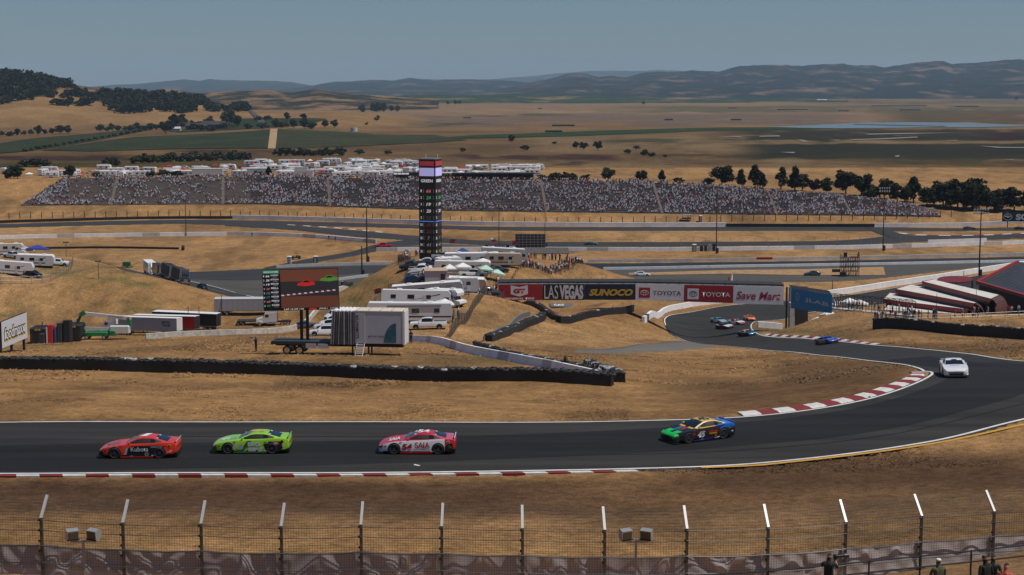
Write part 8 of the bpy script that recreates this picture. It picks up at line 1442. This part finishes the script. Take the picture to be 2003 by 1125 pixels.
def people():
    rnd = random.Random(77); sh = ['white'] * 5 + ['black'] * 5 + ['red'] * 2 + ['grey'] * 2 + ['navy', 'navy', 'tan', 'blue', 'lgrey', 'coral']; tr = ['black', 'denim', 'tan', 'grey', 'navy', 'denim']; hr = ['black', 'black', 'white', 'red', 'tan', 'white']
    def crowd(n, path, jx, jy, label, group, face=-2.0, poses=('stand', 'stand', 'fold', 'walk')):
        P = np.array(path, float); d = np.concatenate([[0], np.cumsum(np.hypot(np.diff(P[:, 0]), np.diff(P[:, 1])))])
        for k in range(n):
            t = rnd.random() * d[-1]; px = np.interp(t, d, P[:, 0]) + rnd.uniform(-jx, jx); py = np.interp(t, d, P[:, 1]); D = np.interp(t, d, P[:, 2]) + rnd.uniform(-jy, jy); x = (px - CX) / FPX / CP * D
            person(label, (x, D, Hs(x, D) - .02), face + rnd.uniform(-.9, .9), rnd.choice(poses), (rnd.choice(sh), rnd.choice(tr), rnd.randrange(3), rnd.choice(hr), 'black'), hat=rnd.random() < .6, scale=rnd.uniform(.94, 1.06), group=group)
    g = 'spectators on the hilltop'
    crowd(108, [(1018, 0, 382), (1045, 0, 397), (1080, 0, 411), (1120, 0, 421), (1138, 0, 433)], 5, 3.5, 'spectator in the packed crowd along the hilltop rail right of the pavilion', g, -2.6)
    crowd(16, [(785, 0, 412), (830, 0, 424)], 4, 3, 'spectator standing behind the screened fence left of the scoring tower', g); crowd(34, [(866, 0, 412), (900, 0, 418), (965, 0, 424)], 5, 5, 'spectator standing behind the motorhomes right of the scoring tower', g); crowd(18, [(1000, 0, 424), (1100, 0, 426)], 5, 2, 'spectator in the shade under the pavilion roof', g)
    crowd(12, [(812, 0, 357), (836, 0, 352)], 6, 5, 'spectator standing by the tan roofed hut in the hill camp', g); crowd(30, [(938, 0, 314), (955, 0, 326), (972, 0, 345), (990, 0, 352)], 9, 4, 'spectator walking down the path behind the red bridge banner', g); crowd(6, [(886, 0, 276), (897, 0, 286)], 4, 3, 'spectator seated by the fence behind the white pickup', g)
    g = 'people on the right mound'
    crowd(38, [(1712, 0, 288), (1790, 0, 288), (1880, 0, 289), (1930, 0, 290)], 6, 2.0, 'person walking the path on the mound above the black tyre wall', g, 1.6, ('stand', 'walk', 'walk', 'fold')); crowd(5, [(1950, 0, 289), (1995, 0, 289)], 5, 1, 'person resting at the right end of the mound path', g, 1.6, ('sit', 'stand')); crowd(4, [(1590, 0, 340), (1612, 0, 330)], 5, 1, 'person standing on the grass under the blue banner', g)
    E0, E1 = PD(1627, 612, 318) + Vector((0, .3, .9)), PD(1790, 622, 294) + Vector((0, 0, .3))
    for k in range(24):
        u = rnd.random(); p = E0.lerp(E1, u) + Vector((0, rnd.uniform(.5, 2.1), 0)); person('person crossing on the caged ramp right of the blue banner', p, rnd.choice([1.5, -1.5]) + rnd.uniform(-.3, .3), rnd.choice(('walk', 'stand')), (rnd.choice(sh), rnd.choice(tr), rnd.randrange(3), rnd.choice(hr), 'black'), hat=rnd.random() < .6, group='people on the bridge ramp')
    # singled out people
    p = PD(501, 688, 184); p.z = Hs(p.x, p.y); person('photographer in black aiming a camera left of the screen truck', p, 1.1, 'camera', ('black', 'black', 1, 'black', 'black'), True); camera_prop('camera held by the photographer left of the screen truck', (p.x - .40, p.y + .30, p.z + 1.53), 1.1)
    p = PD(1105, 724, 161); p.z = Hs(p.x, p.y); person('photographer in black on the grass between barrier and tyre wall', p, -1.2, 'camera', ('black', 'black', 1, 'black', 'black'), True); camera_prop('camera held by the photographer beside the concrete barrier', (p.x + .42, p.y + .20, p.z + 1.53), -1.2)
    p = PD(804, 668, 203); p.z = Hs(p.x, p.y); person('person in black with red lanyard behind the end of the screen truck', p, 2.6, 'fold', ('black', 'black', 1, 'black', 'black'))
    for k, (px, lab) in enumerate(((1162, 'person in navy crouched at the tip of the concrete barrier'), (1171, 'person in grey beside the barrier tip tyres'))): p = PD(px, 735, 157); p.z = Hs(p.x, p.y) - .5; person(lab, p, -.5, 'sit', (['navy', 'lgrey'][k], 'black', 1, 'black', 'black'))
    for px, py, lab in ((493, 463, 'marshal by the long white wall near its middle'), (643, 469, 'marshal by the white wall left of the access road'), (656, 471, 'second marshal by the white wall near the access road'), (1503, 488, 'marshal walking along the far grey wall'), (1638, 486, 'marshal standing at the far grey wall right of the middle'), (1253, 490, 'marshal leaning on the far grey wall')): p = PZ(px, py, 0); person(lab, p, rnd.uniform(0, 6), 'stand', ('black', 'black', 1, 'white', 'black'))
    p = PZ(1678, 540, 0); person('camera operator on top of the scaffold tower', (p.x + .3, p.y + 1.2, 36 / (FPX / p.y) + .05), -1.0, 'camera', ('black', 'black', 1, 'black', 'black'))
# ================================================================ foreground fence
FPOST = [(80, 1013, 62), (240, 1022, 62), (393, 1024, 62), (550, 1029, 62), (706, 1026, 62), (864, 1029, 62), (1022, 1033, 62), (1183, 1036, 62), (1344, 1034, 62), (1503, 1031, 62.4), (1655, 1021, 63.6), (1803, 1009, 65.4), (1945, 1000, 67.4)]
def near_fence():
    B = [PD(*p) for p in [(-78, 1008, 62.2)] + FPOST + [(2085, 991, 70)]]; hb = 2.6; c = B[7]; root = empty('catch_fence', (c.x, c.y, c.z - hb), 0, 'tall catch fence with leaning arms and a grey windscreen along the foreground', 'fence'); O = Vector(root.location); pm = mat('fence_post_steel', (0.13, 0.125, 0.12), .5, .6, var=.15, vscale=4); am = mat('bright_fence_arm', (0.52, 0.52, 0.51), .45, .3, var=.1, vscale=5); cab = mat('cable_steel', (0.055, 0.055, 0.058), .5, .5)
    pmsh = MB(); pmsh.box((0, 0, -hb / 2 - .2), (.11, .09, hb + .4), pm); pme = pmsh.mesh('fence_post'); ax = Vector((0.02, .62, .72)); amb = MB(); M = Matrix.Translation(ax / 2) @ ax.to_track_quat('Z', 'Y').to_matrix().to_4x4(); amb.box((0, 0, 0), (.10, .075, ax.length + .04), am, M=M); ame = amb.mesh('arm')
    cl = MB(); cl.box((-.07, -.02, 0), (.07, .12, .07), BLACK); cme = cl.mesh('clamp')
    for i, b in enumerate(B):
        L = b - O; link('fence_post', pme, root, L); link('arm', ame, root, L + Vector((0, .01, 0)), (0, 0, [-.12, -.1, -.08, -.06, -.04, 0, 0, .05, .1, .14, .18, .25, .32, .36, .4][i]))
        for z in (-.08, -.48, -.9, -1.3): link('clamp', cme, root, L + Vector((0, 0, z)))
    for zoff, r, nm in ((-.06, .014, 'cable'), (-.46, .014, 'cable'), (-1.08, .028, 'cable'), (-1.75, .02, 'cable')):
        for i in range(len(B) - 1):
            m = MB(); pts = [B[i].lerp(B[i + 1], u) - O + Vector((0, -.06, zoff - .05 * math.sin(math.pi * u))) for u in np.linspace(0, 1, 6)]; m.path(pts, r, cab, 4); m.build(nm, root)
    w = MB(); wm = mat('mesh_wire', (0.06, 0.055, 0.05), .6)
    for i in range(len(B) - 1):
        A_, C_ = B[i] - O, B[i + 1] - O; n = 30
        for k in range(n):
            p = A_.lerp(C_, (k + .5) / n); a, b = p + Vector((0, .07, -2.0)), p + Vector((0, .07, -.02)); t = p + Vector((0, .64, .68)); s = .0045
            for q0, q1 in ((a, b), (b, t)): w.add([q0 + Vector((-s, 0, 0)), q0 + Vector((s, 0, 0)), q1 + Vector((s, 0, 0)), q1 + Vector((-s, 0, 0))], [(0, 1, 2, 3)], wm)
        for k in range(27):
            z = -2.0 + k * .098; off = Vector((0, .07, z)) if z < 0 else Vector((0, .07 + .86 * z, z)); s = .004; a, b = A_ + off, C_ + off; w.add([a + Vector((0, 0, -s)), b + Vector((0, 0, -s)), b + Vector((0, 0, s)), a + Vector((0, 0, s))], [(0, 1, 2, 3)], wm)
    me = w.mesh('wire_mesh', fix=False); o = link('wire_mesh', me, root); o['kind'] = 'stuff'
    wsm = bpy.data.materials.new('windscreen_fabric'); wsm.use_nodes = True; bs = wsm.node_tree.nodes['Principled BSDF']; bs.inputs['Base Color'].default_value = (0.46, 0.40, 0.385, 1); bs.inputs['Roughness'].default_value = .33; bs.inputs['Specular IOR Level'].default_value = .6; bs.inputs['Sheen Weight'].default_value = .2
    for i in range(len(B) - 1):
        A_, C_ = B[i] - O, B[i + 1] - O; nx, nz = 44, 14; P = []; rg = random.Random(i * 5 + 1); f = [(rg.uniform(-1.2, 1.2), rg.uniform(2, 5), rg.uniform(0, 6), rg.uniform(.015, .045)) for _ in range(5)]
        for a in range(nx + 1):
            u = a / nx; col = []
            for b in range(nz + 1):
                v = b / nz; d = sum(am_ * math.sin(fr * (u * 2.2 + sl * (v - .5) * (1 if u < .5 else -1)) * 2.2 + ph) for sl, fr, ph, am_ in f); sag = .07 * math.sin(math.pi * u); d *= (.25 + .75 * math.sin(math.pi * u) ** .5)
                col.append(A_.lerp(C_, u) + Vector((0, .12 + d * .7, -2.32 + v * 1.24 - sag * v - .03 * (1 - v) * math.sin(6 * u + i))))
            P.append(col)
        m = MB(); m.loft(P, lambda i_, j: wsm, False); m.build('windscreen', root, smooth='all')
    # double flood lamps
    for px, py, lab in ((163, 1045, 'double floodlight on a thin pole at the bottom left'), (1244, 1045, 'double floodlight on a thin pole at the bottom right of the middle')):
        D = 53; t = PD(px, 1060, D); gz = Hs(t.x, t.y); r = empty('flood_lamp', (t.x, t.y, gz), 0, lab, 'lamp'); h = t.z - gz; m = MB(); m.tube((0, 0, -.3), (0, 0, h), .045, GALV, 8); m.build('pole', r); m = MB(); m.box((0, 0, h + .02), (.85, .06, .06), GALV); m.build('cross_arm', r)
        for s in (-1, 1):
            k = empty('lamp_head', (s * .37, 0, h + .06)); k.parent = r; k.rotation_euler = (0, 0, s * -.5); m = MB(); sh = MB()
            prof = [[(-.2, -.14, .02), (.2, -.14, .02), (.2, -.17, .34), (-.2, -.17, .34)], [(-.19, .02, .02), (.19, .02, .02), (.19, .02, .40), (-.19, .02, .40)], [(-.12, .2, .08), (.12, .2, .08), (.12, .2, .32), (-.12, .2, .32)]]
            sh.loft(prof, lambda i, j: mat('lamp_housing', (0.36, 0.36, 0.35), .4, .3), True, mat('lamp_housing', (0.36, 0.36, 0.35), .4, .3)); sh.build('housing', k, smooth=50); g = MB(); g.add([(-.17, -.15, .06), (.17, -.15, .06), (.17, -.178, .30), (-.17, -.178, .30)], [(0, 1, 2, 3)], mat('lamp_lens', (0.10, 0.075, 0.05), .15)); g.build('lens', k); g = MB(); g.box((0, -.152, .04), (.42, .03, .04), BLACK); g.build('bezel', k)
    # chain link fence and spectators in front of it at the lower right
    Q = [PD(1330, 1128, 57), PD(1503, 1117, 57.5), PD(1620, 1106, 58), PD(1700, 1098, 58.5), PD(1800, 1088, 59.5), PD(1900, 1078, 60.5), PD(2030, 1064, 62)]; c = Q[3]; root = empty('chain_link_fence', (c.x, c.y, Hs(c.x, c.y)), 0, 'black railed chain link fence in front of the catch fence at the lower right', 'fence'); O = Vector(root.location)
    for i in range(len(Q) - 1):
        for z in (0, -.42): m = MB(); m.tube(Q[i] - O + Vector((0, 0, z)), Q[i + 1] - O + Vector((0, 0, z)), .03, BLACK, 6); m.build('rail', root)
    for q in Q: m = MB(); m.tube(q - O + Vector((0, 0, -1.3)), q - O + Vector((0, 0, .04)), .035, BLACK, 6); m.build('fence_post', root)
    w = MB(); gm = mat('chain_link_wire', (0.30, 0.29, 0.28), .5, .5)
    for i in range(len(Q) - 1):
        A_, C_ = Q[i] - O, Q[i + 1] - O; ln = (C_ - A_).length; n = int(ln / .09); s = .004
        for k in range(-12, n):
            for d in (1, -1):
                u0, u1 = k / n, (k + 12) / n; 
                if u1 <= 0 or u0 >= 1: continue
                a0, a1 = max(u0, 0), min(u1, 1); z0 = (a0 - u0) / (u1 - u0); z1 = (a1 - u0) / (u1 - u0)
                if d < 0: z0, z1 = 1 - z0, 1 - z1
                p, q = A_.lerp(C_, a0) + Vector((0, .03, -1.1 * z0)), A_.lerp(C_, a1) + Vector((0, .03, -1.1 * z1)); w.add([p + Vector((0, 0, -s)), q + Vector((0, 0, -s)), q + Vector((0, 0, s)), p + Vector((0, 0, s))], [(0, 1, 2, 3)], gm)
    o = link('wire_mesh', w.mesh('wire_mesh', fix=False), root); o['kind'] = 'stuff'
    def near(px, py, D, lab, rz, pose, cl, hat, sc=1.0):
        t = PD(px, py, D); h = 1.81 * sc; return person(lab, (t.x, t.y, t.z - h), rz, pose, cl, True, hat, 2, sc), t
    o, t = near(1622, 1079, 52, 'spectator in a black shirt and cap holding up a long camera', -.35, 'camera', ('black', 'black', 1, 'black', 'black'), True); camera_prop('camera with a long lens held up by the spectator in black', (t.x + .27, t.y + .30, t.z - .25), -1.25, .38, 1.1)
    near(1837, 1088, 51, 'spectator in an olive shirt and white cap', .3, 'fold', ('olive', 'tan', 0, 'white', 'black'), False); near(1929, 1083, 50.5, 'spectator in black with a dark cap beside another in a wide hat', .4, 'stand', ('black', 'black', 1, 'black', 'black'), True); near(1943, 1082, 51.5, 'spectator in black wearing a wide brimmed hat', -.4, 'stand', ('black', 'black', 1, 'black', 'black'), True); near(1968, 1098, 50, 'spectator in a coral shirt and dark cap at the bottom right', -.5, 'fold', ('coral', 'tan', 0, 'black', 'black'), True)
    d = MB(); d.add([(-.22, 0, 0), (.2, -.06, 0), (.24, .03, .02), (-.18, .07, .05)], [(0, 1, 2, 3)], NUMW); p = on_ground(815, 912); o = d.build('debris', None, (p.x, p.y, p.z + .05), (0, 0, -.5)); tag(o, 'small white scrap lying on the track below the number 54 car', 'debris')
people(); near_fence()
for s_ in [s for s in bpy.data.scenes if s.name == 'lettering_workshop']: bpy.data.scenes.remove(s_)
# ================================================================ dry grass tufts, gravel
def grass():
    rg = np.random.default_rng(9)
    def scatter(name, n, y0, y1, wd, h, label, cols, w=.05, tri=3):
        Y = np.exp(rg.uniform(np.log(y0), np.log(y1), n)); X = rg.uniform(-wd, wd, n) * (Y + 20); k = ~road_mask(X, Y) & (fbm(X / 6, Y / 6, 3, 5) > .45) & ~((Y > 72) & (Y < 93)) & ~((X > 8) & (Y < 150) & (Y > 100)); X, Y = X[k], Y[k]; Z = H(X, Y); m = len(X)
        near_kerb = (Y > 84) & (Y < 92.4) | (fbm(X / 18, Y / 9, 3, 12) < .4); hh = h * rg.uniform(.5, 1.5, m) * np.where(near_kerb, .5, 1); V = []; C = []; base = ground_colour(X, Y, Z) * rg.choice([.72, .88, 1.05, 1.2, 1.4], m)[:, None]
        for t in range(tri):
            a = rg.uniform(0, 2 * np.pi, m); ox, oy = rg.normal(0, w, m), rg.normal(0, w, m); dx, dy = np.cos(a) * w * .7, np.sin(a) * w * .7; lx, ly = rg.normal(0, 2.2, m) * hh, rg.normal(0, 2.2, m) * hh
            V.append(np.stack([np.stack([X + ox - dx, Y + oy - dy, Z - .03], 1), np.stack([X + ox + dx, Y + oy + dy, Z - .03], 1), np.stack([X + ox + lx, Y + oy + ly, Z + hh], 1)], 1)); C.append(np.repeat(base[:, None, :], 3, 1))
        V = np.concatenate(V).reshape(-1, 3); C = np.concatenate(C).reshape(-1, 3); nf = len(V) // 3; me = bpy.data.meshes.new(name); me.vertices.add(len(V)); me.vertices.foreach_set('co', V.astype(np.float32).ravel()); me.loops.add(len(V)); me.loops.foreach_set('vertex_index', np.arange(len(V), dtype=np.int32)); me.polygons.add(nf); me.polygons.foreach_set('loop_start', np.arange(0, nf * 3, 3, dtype=np.int32))
        at = me.color_attributes.new('Col', 'FLOAT_COLOR', 'POINT'); at.data.foreach_set('color', np.concatenate([C, np.ones((len(C), 1))], 1).astype(np.float32).ravel()); me.materials.append(mat_attr('straw')); me.update(); tag(link(name, me), label, None, None, 'stuff')
    cols = None
    scatter('dry_grass', 130000, 60, 150, .40, .045, 'short dry grass tufts on the slope and the near infield', cols, .045)
    scatter('dry_grass', 90000, 150, 430, .36, .11, 'dry grass tufts on the knoll, hill and mounds', cols, .11, 2)
grass()
